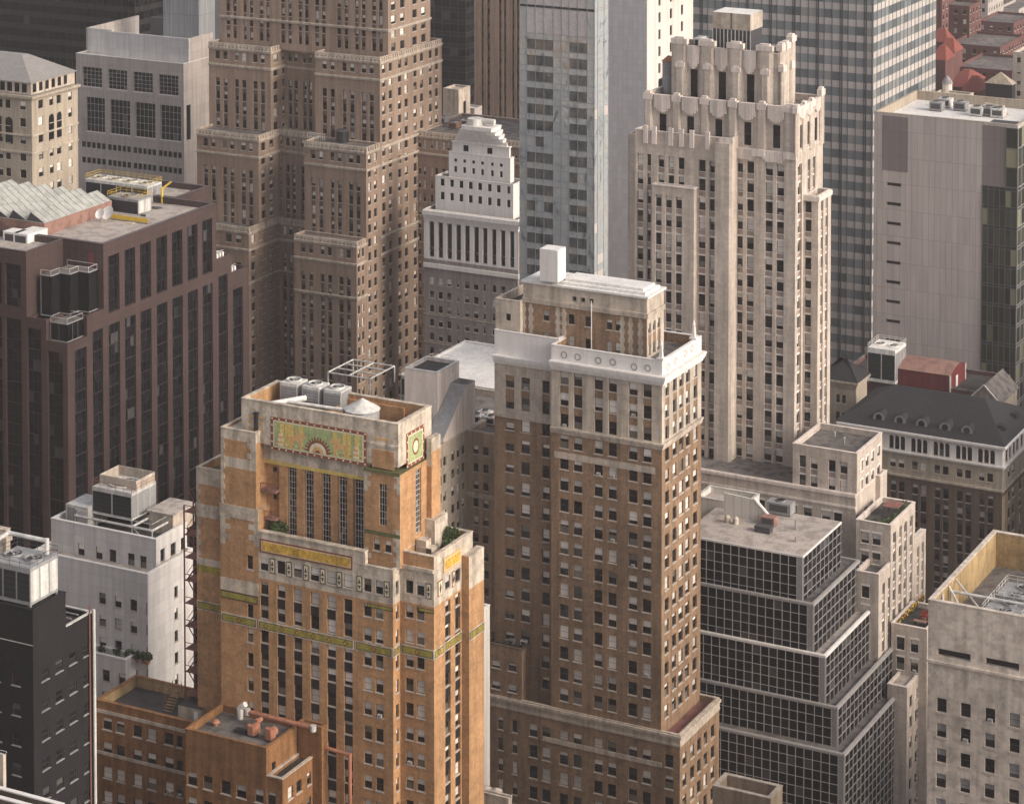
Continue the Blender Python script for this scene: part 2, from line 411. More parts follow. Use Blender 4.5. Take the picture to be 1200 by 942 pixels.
mat('museum_concrete', (.45,.40,.365), var=.08, streak=.16, grain=.05, seam=(4.2,2.4,.06), seamcol=.8)
mat('white_panel', (.60,.58,.56), var=.05, streak=.12, grain=.03, seam=(2.2,1.9,.05), seamcol=.8)
mat('tile_grey', (.47,.465,.48), var=.03, streak=.04, grain=.02, rough=.5, seam=(1.3,1.7,.07), seamcol=.85)
mat('corrugated', (.30,.31,.32), var=.04, streak=.2, grain=.02, rough=.5, seam=(.5,60,.09), seamcol=.6)
mat('white_corrugated', (.62,.59,.54), var=.05, streak=.12, grain=.03, seam=(1.6,60,.08), seamcol=.7)
mat('black_brick', (.012,.011,.012), var=.15, streak=.2, grain=.2)
mat('black_metal', (.022,.022,.025), rough=.5, var=.1, streak=0)
mat('dark_metal', (.06,.06,.065), rough=.5, var=.1, streak=0)
mat('mid_metal', (.26,.26,.26), rough=.45, var=.1, streak=.15)
mat('pale_metal', (.52,.51,.48), rough=.5, var=.1, streak=.25)
mat('white_paint', (.72,.70,.66), rough=.6, var=.06, streak=.2)
mat('yellow_paint', (.62,.42,.05), rough=.6, var=.08, streak=.1)
mat('copper_paint', (.36,.16,.10), rough=.6, var=.12, streak=.2)
mat('ochre_wall', (.34,.24,.12), rough=.8, var=.15, streak=.25, stain=.2)
mat('red_panel', (.17,.033,.034), rough=.6, var=.08, streak=.15, seam=(.7,40,.06), seamcol=.75)
mat('red_tile', (.21,.06,.045), rough=.8, var=.15, streak=.1)
mat('rust_roof', (.26,.15,.12), rough=.8, var=.15, streak=0, stain=.25)
mat('slate', (.028,.027,.030), rough=.75, var=.15, streak=.1, grain=.2, seam=(.6,.4,.04,.5), seamcol=.7)
mat('slate_grey', (.24,.23,.22), rough=.75, var=.1, streak=.1)
mat('roof_tar', (.15,.135,.125), rough=.9, var=.25, streak=0, stain=.45)
mat('roof_dark', (.055,.05,.048), rough=.9, var=.25, streak=0, stain=.35)
mat('roof_gravel', (.38,.335,.30), rough=.95, var=.15, streak=0, stain=.28)
mat('roof_white', (.68,.66,.63), rough=.8, var=.05, streak=0, stain=.08)
mat('roof_red', (.20,.09,.075), rough=.9, var=.2, streak=0, stain=.3)
mat('frame_dark', (.05,.045,.042), rough=.6, var=.05, streak=0, grain=0)
mat('frame_pale', (.50,.46,.42), rough=.6, var=.05, streak=0, grain=0)
mat('frame_white', (.72,.70,.66), rough=.6, var=.05, streak=0, grain=0)
mat('sill', (.46,.40,.34), rough=.8, var=.1, streak=0, grain=.05)
mat('sill_white', (.72,.68,.64), rough=.8, var=.06, streak=0, grain=0)
mat('blind', (.66,.62,.57), rough=.9, var=0, streak=0, grain=0, isl=.38)
mat('span_dark', (.06,.05,.048), rough=.6, var=.15, streak=.1, grain=0)
mat('span_hotel', (.115,.085,.075), rough=.7, var=.15, streak=.1, grain=0)
mat('span_black', (.02,.018,.018), rough=.5, var=.1, streak=0, grain=0)
mat('span_glass', (.035,.035,.038), rough=.2, var=.2, streak=0, grain=0, isl=.3)
mat('span_lime', (.35,.28,.235), rough=.8, var=.1, streak=.3, stripe=True)
mat('mullion', (.33,.315,.305), rough=.5, var=.05, streak=.1, grain=0)
mat('mullion_dark', (.09,.09,.09), rough=.5, var=.05, streak=0, grain=0)
mat('band_panel', (.47,.435,.41), rough=.5, var=.06, streak=.05, grain=0, isl=.10)
mat('louvre', (.50,.46,.46), rough=.6, var=.04, streak=0, seam=(.9,.5,.04), seamcol=.85)
mat('mural_green', (.31,.36,.17), var=.2, streak=.1, grain=.15, stain=.1)
mat('mural_yellow', (.56,.42,.13), var=.15, streak=.1, grain=.2)
mat('mural_gold', (.53,.33,.06), var=.15, streak=.1, grain=.3, stain=.2)
mat('mural_red', (.20,.07,.04), var=.15, streak=.1, grain=.1)
mat('mural_ochre', (.56,.34,.15), var=.1, streak=.1)
mat('mural_cream', (.62,.54,.40), var=.1, streak=.1)
mat('band_olive', (.27,.23,.045), var=.25, streak=.2, grain=.25)
mat('moss', (.10,.10,.04), var=.3, streak=0, grain=.3)
mat('leaf', (.045,.07,.02), rough=.8, var=.3, streak=0, grain=.2, isl=.5)
mat('flower_red', (.35,.06,.04), var=.2, streak=0)
mat('asphalt', (.05,.05,.052), var=.2, streak=0, stain=.2)
mat('pavement', (.26,.25,.24), var=.1, streak=0, seam=(1.5,1.5,.04), seamcol=.7)
mat('road_paint', (.7,.7,.68), var=.05, streak=0)
mat('rust_steel', (.20,.085,.065), var=.2, streak=.2)
glass('glass', (.006,.006,.007), (.022,.021,.022), hi=.10, hicol=(.16,.145,.12), spec=.4)
glass('glass_dark', (.006,.006,.007), (.022,.022,.024), hi=.04, hicol=(.09,.09,.085), spec=.35)
glass('glass_black', (.004,.004,.005), (.012,.012,.013), hi=.05, hicol=(.06,.06,.06), spec=.14)
glass('glass_teal', (.10,.115,.125), (.24,.27,.28), hi=.15, hicol=(.26,.27,.26), spec=.8)
glass('glass_green', (.012,.015,.011), (.055,.062,.040), hi=.17, hicol=(.24,.24,.15))
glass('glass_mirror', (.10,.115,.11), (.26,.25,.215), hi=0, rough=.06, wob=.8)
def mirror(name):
    """curtain wall glass: a partly mirrored coating with drifting pale, warm and dark reflections painted into its base colour"""
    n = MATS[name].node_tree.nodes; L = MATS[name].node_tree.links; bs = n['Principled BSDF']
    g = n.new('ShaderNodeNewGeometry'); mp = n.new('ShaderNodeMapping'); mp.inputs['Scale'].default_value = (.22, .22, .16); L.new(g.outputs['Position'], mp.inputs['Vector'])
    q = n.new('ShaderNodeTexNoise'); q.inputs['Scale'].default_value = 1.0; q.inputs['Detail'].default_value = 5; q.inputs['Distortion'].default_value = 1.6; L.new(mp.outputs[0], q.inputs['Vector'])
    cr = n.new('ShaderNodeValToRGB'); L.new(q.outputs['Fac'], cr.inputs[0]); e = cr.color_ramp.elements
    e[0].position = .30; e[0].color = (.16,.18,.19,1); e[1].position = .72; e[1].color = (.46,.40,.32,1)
    x = e.new(.42); x.color = (.44,.49,.51,1); x = e.new(.58); x.color = (.50,.53,.53,1)  # ramp tones stand in for reflected sky and neighbouring buildings
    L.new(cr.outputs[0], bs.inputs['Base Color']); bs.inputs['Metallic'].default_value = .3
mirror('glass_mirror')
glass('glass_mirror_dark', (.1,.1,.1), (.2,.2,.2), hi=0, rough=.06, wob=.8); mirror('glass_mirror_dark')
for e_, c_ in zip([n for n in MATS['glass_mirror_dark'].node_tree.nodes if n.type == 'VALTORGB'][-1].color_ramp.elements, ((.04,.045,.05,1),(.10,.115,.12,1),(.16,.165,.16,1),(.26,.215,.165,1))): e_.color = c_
style('win', detail=True, blind=.62)
style('win_plain', blind=.5)
style('win_lime', detail=True, sill=None, lintel=.3, blind=.62, full=.15)
STY['win_lime']['sill'] = 'sill_white'; STY['win_lime']['sillh'] = .05
style('win_orange', detail=True, blind=.6, ft=.06)
style('win_grid', nx=4, nz=3, frame='frame_pale', sill=None, ft=.05, bar=.05, rec=.25)
style('win_tall', nx=3, nz=12, frame='frame_pale', sill=None, ft=.07, bar=.07, rec=.25, detail=True)
style('win_tall2', nx=3, nz=6, frame='frame_pale', sill=None, ft=.07, bar=.07, rec=.25, detail=True)
style('win_dark', nx=1, nz=2, frame='frame_dark', sill=None, glass='glass_dark', rec=.2)
style('win_office', nx=3, nz=2, frame='black_metal', sill=None, glass='glass_black', rec=.35, bar=.06, ft=.05)
style('win_officetop', nx=3, nz=5, frame='black_metal', sill=None, glass='glass_black', rec=.6, bar=.07, ft=.05)
style('win_museum', nx=5, nz=5, frame='frame_pale', sill='sill_white', glass='glass_dark', rec=.5, bar=.08, ft=.08)
style('win_small', nx=1, nz=1, sill=None, glass='glass_dark', rec=.3)
style('win_black', nx=1, nz=2, glass='glass_dark', frame='frame_dark', sill='mid_metal', sillh=.08, rec=.15, blind=.25, bm='dark_metal')
style('win_slot', nx=1, nz=1, ft=.0, bar=0, sill=None, glass='span_black', rec=.8)
style('win_arch', nx=1, nz=2, glass='glass_dark', frame='frame_dark', sill='sill', rec=.3)
style('win_old', detail=True, blind=.35, sill='sill', sillh=.25, glass='glass_dark', bm='mid_metal')

def shift(B, **k):
    n = Box(B.X0, B.X1, B.Y0, B.Y1, B.z0, B.z1); n.cpx = B.cpx
    for a, v in k.items(): setattr(n, a, v)
    return n

# ------------------------------------------------------------ ground
g = MB(); g.box(-3500, 4500, -1500, 6500, -2, 0, 'asphalt'); tag(g.build('ground'), None, None, kind='structure')
def ground_strip(name, x0, x1, y0, y1, z0, z1, m):
    q = MB(); q.box(x0, x1, y0, y1, z0, z1, m); return tag(q.build(name), None, None, kind='structure')

# ============================================================ central brown brick tower
S = mass(776, 423.5, 646, 822, d=424)
Y = S.Y0; stp = 2.8
b = building('brick_tower', 'tall brown brick tower with thick white cornice and a stone penthouse, middle of the view', 'skyscraper', S)
P = mass(796.7, 862, 563.5, 843, Y=Y-.18)
P.Y1 = S.Y1+.15
S.z0 = P.z1-1.0
zc0 = S.fz(776, 441); zbelt = S.fz(646, 502)
R1 = rows(S, 661, 435.6, 24.85, 15.4, 60)
fc = S.fcols([(656,666.2),(672,682.2),(696.3,706.2),(712.8,722.7),(736.7,747),(753.3,763.5)])
rc = S.rcols([(779.7,784.3),(788.5,793),(796,801),(803.7,808.3),(812.6,817.2)])
def sz(B, F_, R_, z0): 
    f = [dict(z0=z0, z1=zbelt, cols=F_, rows=R1, wall='brick_brown', style='win'),
         dict(z0=zbelt+.3, z1=zc0-1.2, cols=F_, rows=R1, wall='stone_tan', span='brick_brown', style='win'),
         dict(z0=zc0-1.2, z1=B.z1, wall='stone_white')]
    r = [dict(z0=z0, z1=zbelt, cols=R_, rows=R1, wall='brick_brown', style='win'),
         dict(z0=zbelt+.3, z1=zc0-1.2, cols=R_, rows=R1, wall='stone_tan', span='brick_brown', style='win'),
         dict(z0=zc0-1.2, z1=B.z1, wall='stone_white')]
    return f, r
f, r = sz(S, fc, rc, S.z0)
walls(b, S, 'brick_brown', f, r, par=1.6, cop='stone_white', top='roof_tar')
CL = [(0,.25,.35),(.25,.5,.6),(.5,.8,.85),(.8,1,1.0)]
band(b, S, zc0-1.5, zc0+.1, 1, 'stone_white', lay=CL)
band(b, S, zbelt-.55, zbelt+.45, .35, 'stone_tan', name='belt_course', lay=[(0,.4,.2),(.4,.7,.35),(.7,1,.5)])
z2 = zbelt-3.75
band(b, shift(S, X0=S.X0+.6, X1=S.X1-1.2), z2-1.05, z2+.05, .06, 'stone_tan', name='belt_course', right=False)
# garland rings on the frieze
def ringmesh(c, r0, r1, side, m='sill'):
    q = MB(); n = 14
    for k in range(n):
        a0, a1 = 2*math.pi*k/n, 2*math.pi*(k+1)/n
        P_ = [(r0,a0),(r1,a0),(r1,a1),(r0,a1)]
        q.poly([(c.x+r*math.cos(a), c.y-.03, c.z+r*math.sin(a)) if side == 'f' else (c.x+.03, c.y+r*math.cos(a), c.z+r*math.sin(a)) for r, a in P_], m)
    q.build('garland_ring', b)
for px, py in ((661,412),(677,414.5),(701,418.5),(718,420.5),(743,426),(759,427.5)): ringmesh(at(px, py+4, Y=S.Y0-.03), .42, .6, 'f', 'mid_metal')
for px, py in ((783,421),(792,414),(803,405),(811,399)): ringmesh(at(px, py+9, X=S.X1+.03), .45, .62, 'r', 'sill')
# left recessed part
SL = Box(at(579.5, 500, Y=Y+stp).x, S.X0+.02, Y+stp, S.Y1, P.z1-1, at(580, 387, Y=Y+stp).z); SL.cpx = 645
R2 = rows(SL, 616, 442.7, 24.75, 15, 60)
f2 = SL.fcols([(592.3,602.4),(610.8,620.8),(635.5,644)])
zb2 = SL.fz(579.5, 483); zl = SL.z1-4.3
walls(b, SL, 'brick_brown', [dict(z0=SL.z0, z1=zb2, cols=f2, rows=R2, short={0:.6}, style='win'),
    dict(z0=zb2, z1=zl, cols=f2, rows=R2, wall='stone_tan', span='brick_brown', short={0:.55}, style='win'), dict(z0=zl, z1=SL.z1, wall='stone_white')], par=1.2, cop='stone_white')
band(b, SL, zl-1.2, zl+.3, 1, 'stone_white', lay=CL, right=False)
band(b, SL, zb2-.5, zb2+.4, .3, 'stone_tan', name='belt_course', right=False)
# podium
pc = P.fcols([(583.5,589.5),(600,606),(620,629.7),(635,645),(655.5,665.5),(671.5,681.5),(696,706),(712,722),(736.5,746.7),(752.5,762.6),(779.2,789)], 860)
pr = P.rcols([(800,804.5),(809,813.5),(817,821),(824.6,828.6),(833,837)], 860)
walls(b, P, 'brick_brown', [dict(z0=0, z1=P.z1, cols=pc, rows=R1, style='win')], [dict(z0=0, z1=P.z1, cols=pr, rows=R1, style='win')], par=1.0, cop='stone_tan', top='roof_red', name='podium_wall')
band(b, P, P.z1-1.9, P.z1-.05, .4, 'stone_tan', name='belt_course', lay=[(0,.2,.15),(.2,.75,.08),(.75,1,.4)])
q = MB(); q.box(P.X0+12, P.X1-3.2, P.Y0-.12, P.Y0+.05, P.z1-6.0, P.z1-5.2, 'stone_tan'); q.build('belt_course', b)
K = mass(611.7, 761.6, 563.5, 626, Y=P.Y0+.06); K.z0 = P.z1-.9
walls(b, K, 'brick_brown', [dict(z0=K.z0, z1=K.z1, cols=K.fcols([(576,586),(595,605)], 780), rows=rows(K, 580, 773, 24.5, 9.5, 2), style='win')], par=.8, cop='brick_dark', top='roof_dark', name='wing_wall')
# penthouse
zr = S.z1-1.6
c = at(758, 421.5, Z=zr)
H = Box(at(613, 400, Y=c.y).x, c.x, c.y, at(778, 400, X=c.x).y, zr, at(756, 350, Y=c.y).z); H.cpx = 757
H.Y1 = min(H.Y1, S.Y1-.8)
zs = H.fz(757, 372)
hc = H.fcols([(636.7,643.5),(651.5,656),(666,673),(685.5,692.7),(710.7,717.3),(720.9,727.5)], 380)
hr = H.rcols([(759.8,763.2),(765.3,768.5),(770.6,773.8)], 385)
hw = rows(H, 670, 368.5, 25.8, 12, 2)
walls(b, H, 'brick_brown', [dict(z0=zr, z1=zs, cols=hc, rows=hw, style='win'), dict(z0=zs, z1=H.z1, cols=H.fcols([(670,675.5),(680,685.5),(690,695.5)], 350), rows=[(H.z1-2.1, H.z1-1.3)], wall='stone_tan', style='win_slot')],
      [dict(z0=zr, z1=zs+.8, cols=hr, rows=hw, wall='stone_tan', span='brick_brown', style='win'), dict(z0=zs+.8, z1=H.z1, wall='stone_tan')], name='penthouse_wall', parapet=False, top='roof_white')
for px in (613.5, 622, 654, 661, 729, 739, 750.5):
    q = MB(); x = at(px, 390, Y=H.Y0).x
    for k in range(9):
        ww = .95 if k % 2 else .6; z = zr+.2+k*.72
        if z+.7 < zs: q.box(x-ww/2, x+ww/2, H.Y0-.04, H.Y0+.02, z, z+.72, 'stone_tan')
    q.build('quoin', b)
band(b, H, zs-.2, zs+.25, .25, 'stone_tan', name='belt_course'); band(b, H, H.z1-2.9, H.z1-2.5, .3, 'stone_tan', name='belt_course')
q = MB()
for k, (i, h0, h1) in enumerate(((-.3,0,.35),(.5,.35,.8),(1.2,.8,1.25))):
    q.box(H.X0+i+(6.2 if k == 2 else 0), H.X1-i, H.Y0+i, H.Y1-i, H.z1+h0+.004, H.z1+h1, 'roof_white')
q.build('roof_slab', b)
c = at(611, 392, Z=SL.z1-1.2)
K = Box(at(580.5, 380, Y=SL.Y0+.7).x, H.X0-.02, SL.Y0+.7, S.Y1-1, SL.z1-1.2, at(580, 350, Y=SL.Y0+.7).z); K.cpx = 611
walls(b, K, 'stone_tan', [dict(z0=K.z0, z1=K.z1, cols=K.fcols([(592.6,598.5)], 370), rows=[(K.fz(595,376), K.fz(595,367.5))], style='win_small')], par=1.4, cop='stone_tan', top='roof_dark', name='wing_wall')
K = mass(653.5, 294, 632.5, 663, d=436); K.z0 = H.z1+1; 
walls(b, K, 'stone_white', parapet=False, top='roof_white', name='roof_bulkhead')
for px, py in ((773, 423), (817, 398)):
    c = at(px, py, Z=S.z1+.1); c.x = min(c.x, S.X1-.4); c.y = min(max(c.y, S.Y0+.5), S.Y1-.6); q = MB()
    q.box(c.x-.6, c.x+.6, c.y-.6, c.y+.6, S.z1+.14, S.z1+.5, 'stone_white')
    q.frust(c.x-.32, c.x+.32, c.y-.32, c.y+.32, S.z1+.5, c.x-.15, c.x+.15, c.y-.15, c.y+.15, S.z1+2.6, 'stone_white'); q.cyl(c.x, c.y, S.z1+2.6, S.z1+3.3, .32, .05, 'stone_white', 8)
    q.build('finial', b)
q = MB(); p0 = at(693, 408, Y=H.Y0-.4); q.tube((p0.x,p0.y,zr), (p0.x,p0.y,H.z1-1.5), .09, 'white_paint'); q.build('flagpole', b)
BRICK_TOWER, BT, BTP = b, S, P

# ============================================================ orange art deco tower
A = mass(460.5, 669, 258.5, 469, d=360)
yf = A.Y0; zled = A.z1
Cx = at(469, 760, X=A.X1).y
C2X = at(508.7, 760, Y=Cx).x; YB = at(554, 760, X=C2X).y
A.Y1 = YB
b = building('ornate_tower', 'orange brick tower with a coloured sunburst mosaic on its crown and stained pale stone trim', 'skyscraper', A)
zr0 = rows(A, 430, 677.5, 28.8, 16, 60)
f1 = A.fcols([(305.2,314.8),(324.6,334.4),(344,354),(363.7,374),(383,393.5),(402.8,413)], 740)
f1b = A.fcols([(426.2,435.4),(440,449)], 740)
w2c = A.fcols([(290,296.8)], 740)
zst = A.fz(430, 703)
xw = at(303, 640, Y=yf).x
AM = shift(A, X0=xw)                         # main body between left wing and notch
fl = [(a-(xw-A.X0), c-(xw-A.X0)) for a, c in f1+f1b]
nsp = len(zr0)
walls(b, AM, 'brick_orange', [dict(z0=0, z1=zst, cols=fl[:6], rows=zr0, span='span_black', style='win_orange', spanlo=False)], parapet=False, top='roof_tar')
ALL.pop(); ALL.pop()
# rebuild front as two side by side strips so that only the left six bays carry black spandrels
for o in list(b.children): bpy.data.objects.remove(o)
WINS[:] = [x for x in WINS if x[0] is not b]
xm = at(420, 740, Y=yf).x
A1 = Box(xw, xm, yf, YB, 0, zled); A1.cpx = 420
A2 = Box(xm, A.X1, yf, YB, 0, zled); A2.cpx = 460
zst2 = zst+1.2
walls(b, A1, 'brick_orange', [dict(z0=0, z1=zst, cols=A1.fcols([(305.2,314.8),(324.6,334.4),(344,354),(363.7,374),(383,393.5),(402.8,413)], 740), rows=zr0, span='span_black', style='win_orange'),
      dict(z0=zst+.02, z1=zled, cols=A1.fcols([(305.2,314.8),(324.6,334.4),(344,354),(363.7,374),(383,393.5),(402.8,413)], 740), rows=zr0, wall='stone_buff', style='win_orange')], parapet=False, top='roof_tar')
rr = A2.rcols([(464,467.2)], 760)
walls(b, A2, 'brick_orange', [dict(z0=0, z1=zst, cols=A2.fcols([(426.2,435.4),(440,449)], 740), rows=zr0, style='win_orange'),
      dict(z0=zst+.02, z1=zled, cols=A2.fcols([(426.2,435.4),(440,449)], 740), rows=zr0, wall='stone_buff', style='win_orange')],
      [dict(z0=0, z1=zst, cols=rr, rows=zr0, style='win_orange'), dict(z0=zst+.02, z1=zled, cols=rr, rows=zr0, wall='stone_buff', style='win_orange')], par=.01, cop='stone_buff', top='roof_tar')
# right body
zC = at(509.5, 653.5, Y=Cx).z
C2 = Box(A.X1+.01, C2X, Cx, YB, 0, zC); C2.cpx = 508
rz2 = rows(C2, 480, 680, 28.65, 15.5, 60); zs2 = C2.fz(480, 706)
cf = C2.fcols([(475.4,484.4),(488.3,497.3)], 760); cr = C2.rcols([(521.8,528),(533.6,539.6)], 760)
walls(b, C2, 'brick_orange', [dict(z0=0, z1=zs2, cols=cf, rows=rz2, style='win_orange'), dict(z0=zs2+.02, z1=C2.fz(508,668), cols=cf, rows=rz2, wall='stone_buff', style='win_orange'), dict(z0=C2.fz(508,668)+.01, z1=zC, wall='brick_orange')],
      [dict(z0=0, z1=zs2, cols=cr, rows=rz2, span='span_black', style='win_orange'), dict(z0=zs2+.02, z1=zC, cols=cr, rows=rz2, wall='stone_buff', style='win_orange')], par=1.4, pt=.5, cop='stone_buff', top='roof_gravel', name='wall')
band(b, C2, C2.fz(508,671.5), C2.fz(508,667.5), .35, 'stone_buff', name='ledge', right=False)
K = Box(C2X, C2X+1.2, at(541, 700, X=C2X).y, YB+1.2, 0, at(549, 645, X=C2X).z); K.cpx = 545
walls(b, K, 'brick_orange', None, [dict(z0=zs2, z1=K.z1, wall='stone_buff')], parapet=False, top='stone_buff', name='buttress')
# gold parapet
zg = at(426, 647, Y=yf).z
q = MB(); q.box(xw+.02, at(428, 650, Y=yf).x, yf-.02, yf+.7, zled+.01, zg, 'stone_buff'); q.box(xw, at(428.5, 650, Y=yf).x, yf-.15, yf+.8, zg+.003, zg+.2, 'stone_buff'); q.build('terrace_parapet', b)
def panel(x0, x1, z0, z1, y, fld, red, dots=None, name='mosaic_panel', side='f'):
    q = MB()
    def bx(u0, u1, a, c, o, m):
        if side == 'f': q.box(u0, u1, y-o, y+.04, a, c, m)
        else: q.box(y-.04, y+o, u0, u1, a, c, m)
    bx(x0, x1, z0, z1, .06, red); t = min(.42, (z1-z0)*.12)
    bx(x0+t, x1-t, z0+t, z1-t, .075, 'mural_cream'); bx(x0+t*1.45, x1-t*1.45, z0+t*1.45, z1-t*1.45, .09, fld)
    if dots:
        n = int((x1-x0)/dots)
        for k in range(n+1):
            u = x0+t/2+(x1-x0-t)*k/n
            for zz in (z0+t/2, z1-t/2): bx(u-t*.28, u+t*.28, zz-t*.28, zz+t*.28, .085, 'mural_cream')
        n = max(1, int((z1-z0)/dots))
        for k in range(1, n):
            for uu in (x0+t/2, x1-t/2): zz = z0+(z1-z0)*k/n; bx(uu-t*.28, uu+t*.28, zz-t*.28, zz+t*.28, .085, 'mural_cream')
    return q.build(name, b), t
p0 = at(304.8, 630, Y=yf); p1 = at(413, 668, Y=yf)
panel(p0.x, p1.x, p1.z, at(413, 652, Y=yf).z, yf-.03, 'mural_gold', 'mural_red')
p0 = at(519.5, 655, X=C2X); p1 = at(540, 641, X=C2X)
panel(p0.y, p1.y, at(519.5, 672, X=C2X).z, p0.z, C2X+.03, 'mural_gold', 'mural_ochre', side='r')
# glyph plates between the top windows
def glyph(px, y=None, w_=.85, right=False, B=None, small=False):
    B = B or A; q = MB(); zt = rows(B, px, 0, 1, 1, 1); 
    z1_ = (zr0[0] if B is A else rz2[0])[1]+.15; z0_ = z1_-(2.2 if not small else .9)
    if not right:
        x = at(px, 690, Y=B.Y0).x; y = B.Y0
        q.box(x-w_/2, x+w_/2, y-.09, y+.02, z0_, z1_, 'frame_dark'); q.box(x-w_/2+.12, x+w_/2-.12, y-.11, y+.02, z0_+.12, z1_-.12, 'mural_cream')
        n = 1 if small else 2
        for k in range(n):
            zz = z0_+.3+k*(z1_-z0_-.5)/2
            q.poly([(x-.25,y-.125,zz),(x+.25,y-.125,zz),(x,y-.125,zz+.7)] if k else [(x-.25,y-.125,zz+.6),(x,y-.125,zz),(x+.25,y-.125,zz+.6)], 'frame_dark')
    else:
        yy = at(px, 690, X=B.X1).y; x = B.X1
        q.box(x-.02, x+.09, yy-w_/2, yy+w_/2, z0_, z1_, 'mural_red'); q.box(x-.02, x+.11, yy-w_/2+.12, yy+w_/2-.12, z0_+.12, z1_-.12, 'mural_cream')
        q.poly([(x+.125,yy,z0_+.3),(x+.125,yy+.3,(z0_+z1_)/2),(x+.125,yy,z1_-.3),(x+.125,yy-.3,(z0_+z1_)/2)], 'frame_dark')
    q.build('glyph_plate', b)
for px in (319.8, 339.2, 358.8, 378.5, 398, 421.5, 453.5): glyph(px)
glyph(502.5, B=C2); glyph(515.5, B=C2, right=True, w_=1.3); glyph(531, B=C2, right=True, w_=.8); glyph(545.5, B=C2, right=True, w_=1.2)
# olive band with red diamonds round the tower
def olive(B, side, a, c, za, zb, dpx):
    q = MB()
    def bx(u0, u1, p, r, o, m):
        if side == 'f': q.box(u0, u1, B.Y0-o, B.Y0+.03, p, r, m)
        else: q.box(B.X1-.03, B.X1+o, u0, u1, p, r, m)
    bx(a, c, za, zb, .07, 'stone_buff'); bx(a+.15, c-.15, za+.18, zb-.18, .09, 'frame_dark'); bx(a+.27, c-.27, za+.28, zb-.28, .11, 'band_olive')
    n = max(1, round((c-a)/dpx)); zm = (za+zb)/2
    for k in range(n):
        u = a+(c-a)*(k+.5)/n
        for s_, m in ((.5, 'mural_red'), (.3, 'band_olive')):
            o = .125 if m == 'mural_red' else .135
            pts = [(u-s_, zm), (u, zm-s_), (u+s_, zm), (u, zm+s_)]
            q.poly([(p, B.Y0-o, z) if side == 'f' else (B.X1+o, p, z) for p, z in pts], m)
    q.build('mosaic_band', b)
zo0, zo1 = A.fz(430, 764.2), A.fz(430, 752.8)
olive(A, 'f', at(259.5,730,Y=yf).x, at(301,730,Y=yf).x, zo0, zo1, 6); olive(A, 'f', at(303,730,Y=yf).x, at(414.5,730,Y=yf).x, zo0, zo1, 2.75)
olive(A, 'f', at(416.5,730,Y=yf).x, A.X1-.1, zo0, zo1, 9); olive(A, 'r', yf, Cx-.15, zo0, zo1, 9)
zo2, zo3 = zo0, zo1
olive(C2, 'f', A.X1+.15, C2X, zo2, zo3, 9); olive(C2, 'r', Cx, at(520,760,X=C2X).y, zo2, zo3, 9); olive(C2, 'r', at(521,760,X=C2X).y, at(541,760,X=C2X).y, zo2, zo3, 3)
olive(K, 'r', K.Y0, K.Y1, zo2, zo3, 5)
zq0 = A.fz(430, 712)
for B_, a, c in ((A, A.X1-4.2, A.X1), (C2, C2.X1-2.5, C2.X1)):
    q = MB(); q.box(a, c, B_.Y0-.05, B_.Y0+.03, zst-.9, zst-.35, 'frame_dark'); q.box(a+.1, c-.1, B_.Y0-.07, B_.Y0+.03, zst-.8, zst-.45, 'band_olive'); q.build('mosaic_band', b)
# left wing (W2) and outer wing (W1)
xa = A.X0; W2 = Box(xa, xw, yf, YB, 0, at(303, 599, Y=yf).z); W2.cpx = 303
rw = rows(W2, 293, 650.7, 28.5, 16.5, 60)
walls(b, W2, 'brick_orange', [dict(z0=0, z1=W2.z1, cols=W2.fcols([(290,296.8)], 740), rows=rw, style='win_orange')], parapet=False, top='stone_buff', name='wing_wall')
W3 = Box(xa, at(298.5, 520, Y=yf).x, yf+.25, yf+9, W2.z1, at(298.5, 508, Y=yf+.25).z); W3.cpx = 298
walls(b, W3, 'brick_orange', [dict(z0=W3.fz(280,516.5), z1=W3.z1, wall='stone_buff'), dict(z0=W3.fz(280,549), z1=W3.fz(280,537), wall='stone_buff')],
      [dict(z0=W3.fz(298,520), z1=W3.z1, wall='stone_buff'), dict(z0=W3.z0, z1=W3.fz(298,520), cols=[(2.2,3.2)], rows=[(W3.fz(298,532), W3.fz(298,524))], style='win_small')], par=.3, cop='stone_buff', top='stone_buff', name='wing_wall')
q = MB()
def quo(q, x, y, z0, z1, side=1, w0=.8, w1=1.7, m='stone_buff', o=.04):
    z = z0; k = 0
    while z < z1-.1:
        ww = w1 if k % 2 else w0; h = min(.75, z1-z)
        q.box(min(x, x+side*ww), max(x, x+side*ww), y-o, y+.02, z, z+h, m); z += h; k += 1
zt = W2.z1
q.box(xa-.05, xw+.05, yf-.1, yf+.02, zt-1.6, zt+.2, 'stone_buff'); quo(q, xa, yf, W2.fz(260,636), zt-1.6, 1); quo(q, xw, yf, W2.fz(300,640), zt-1.6, -1)
quo(q, xw-.5, yf+.22, W3.fz(300,545), W3.z1-1, -1, .9, 1.5); quo(q, xa, yf+.22, W3.fz(260,590), W3.z1-1, 1, .4, .7)
zz = A.fz(280, 693); q.box(xa, xw, yf-.06, yf+.02, zz-.1, zz+1.7, 'stone_buff'); q.box(xa+.1, xw-.2, yf-.09, yf+.02, zz-1.3, zz-.2, 'frame_dark'); q.box(xa+.2, xw-.3, yf-.11, yf+.02, zz-1.15, zz-.35, 'band_olive')
q.build('stone_trim', b)
W1 = mass(258.6, 553, 230, 262, Y=yf+2.1); W1.X1 = xa+.05; W1.Y1 = YB
walls(b, W1, 'brick_orange', [dict(z0=W1.fz(231,566), z1=W1.z1, wall='stone_buff'), dict(z0=W1.fz(231,598), z1=W1.fz(231,566), cols=W1.fcols([(244.5,254.5)],570), rows=[(W1.fz(250,583), W1.fz(250,567.5))], style='win_small'), ], par=1.2, cop='stone_buff', top='moss', name='wing_wall')
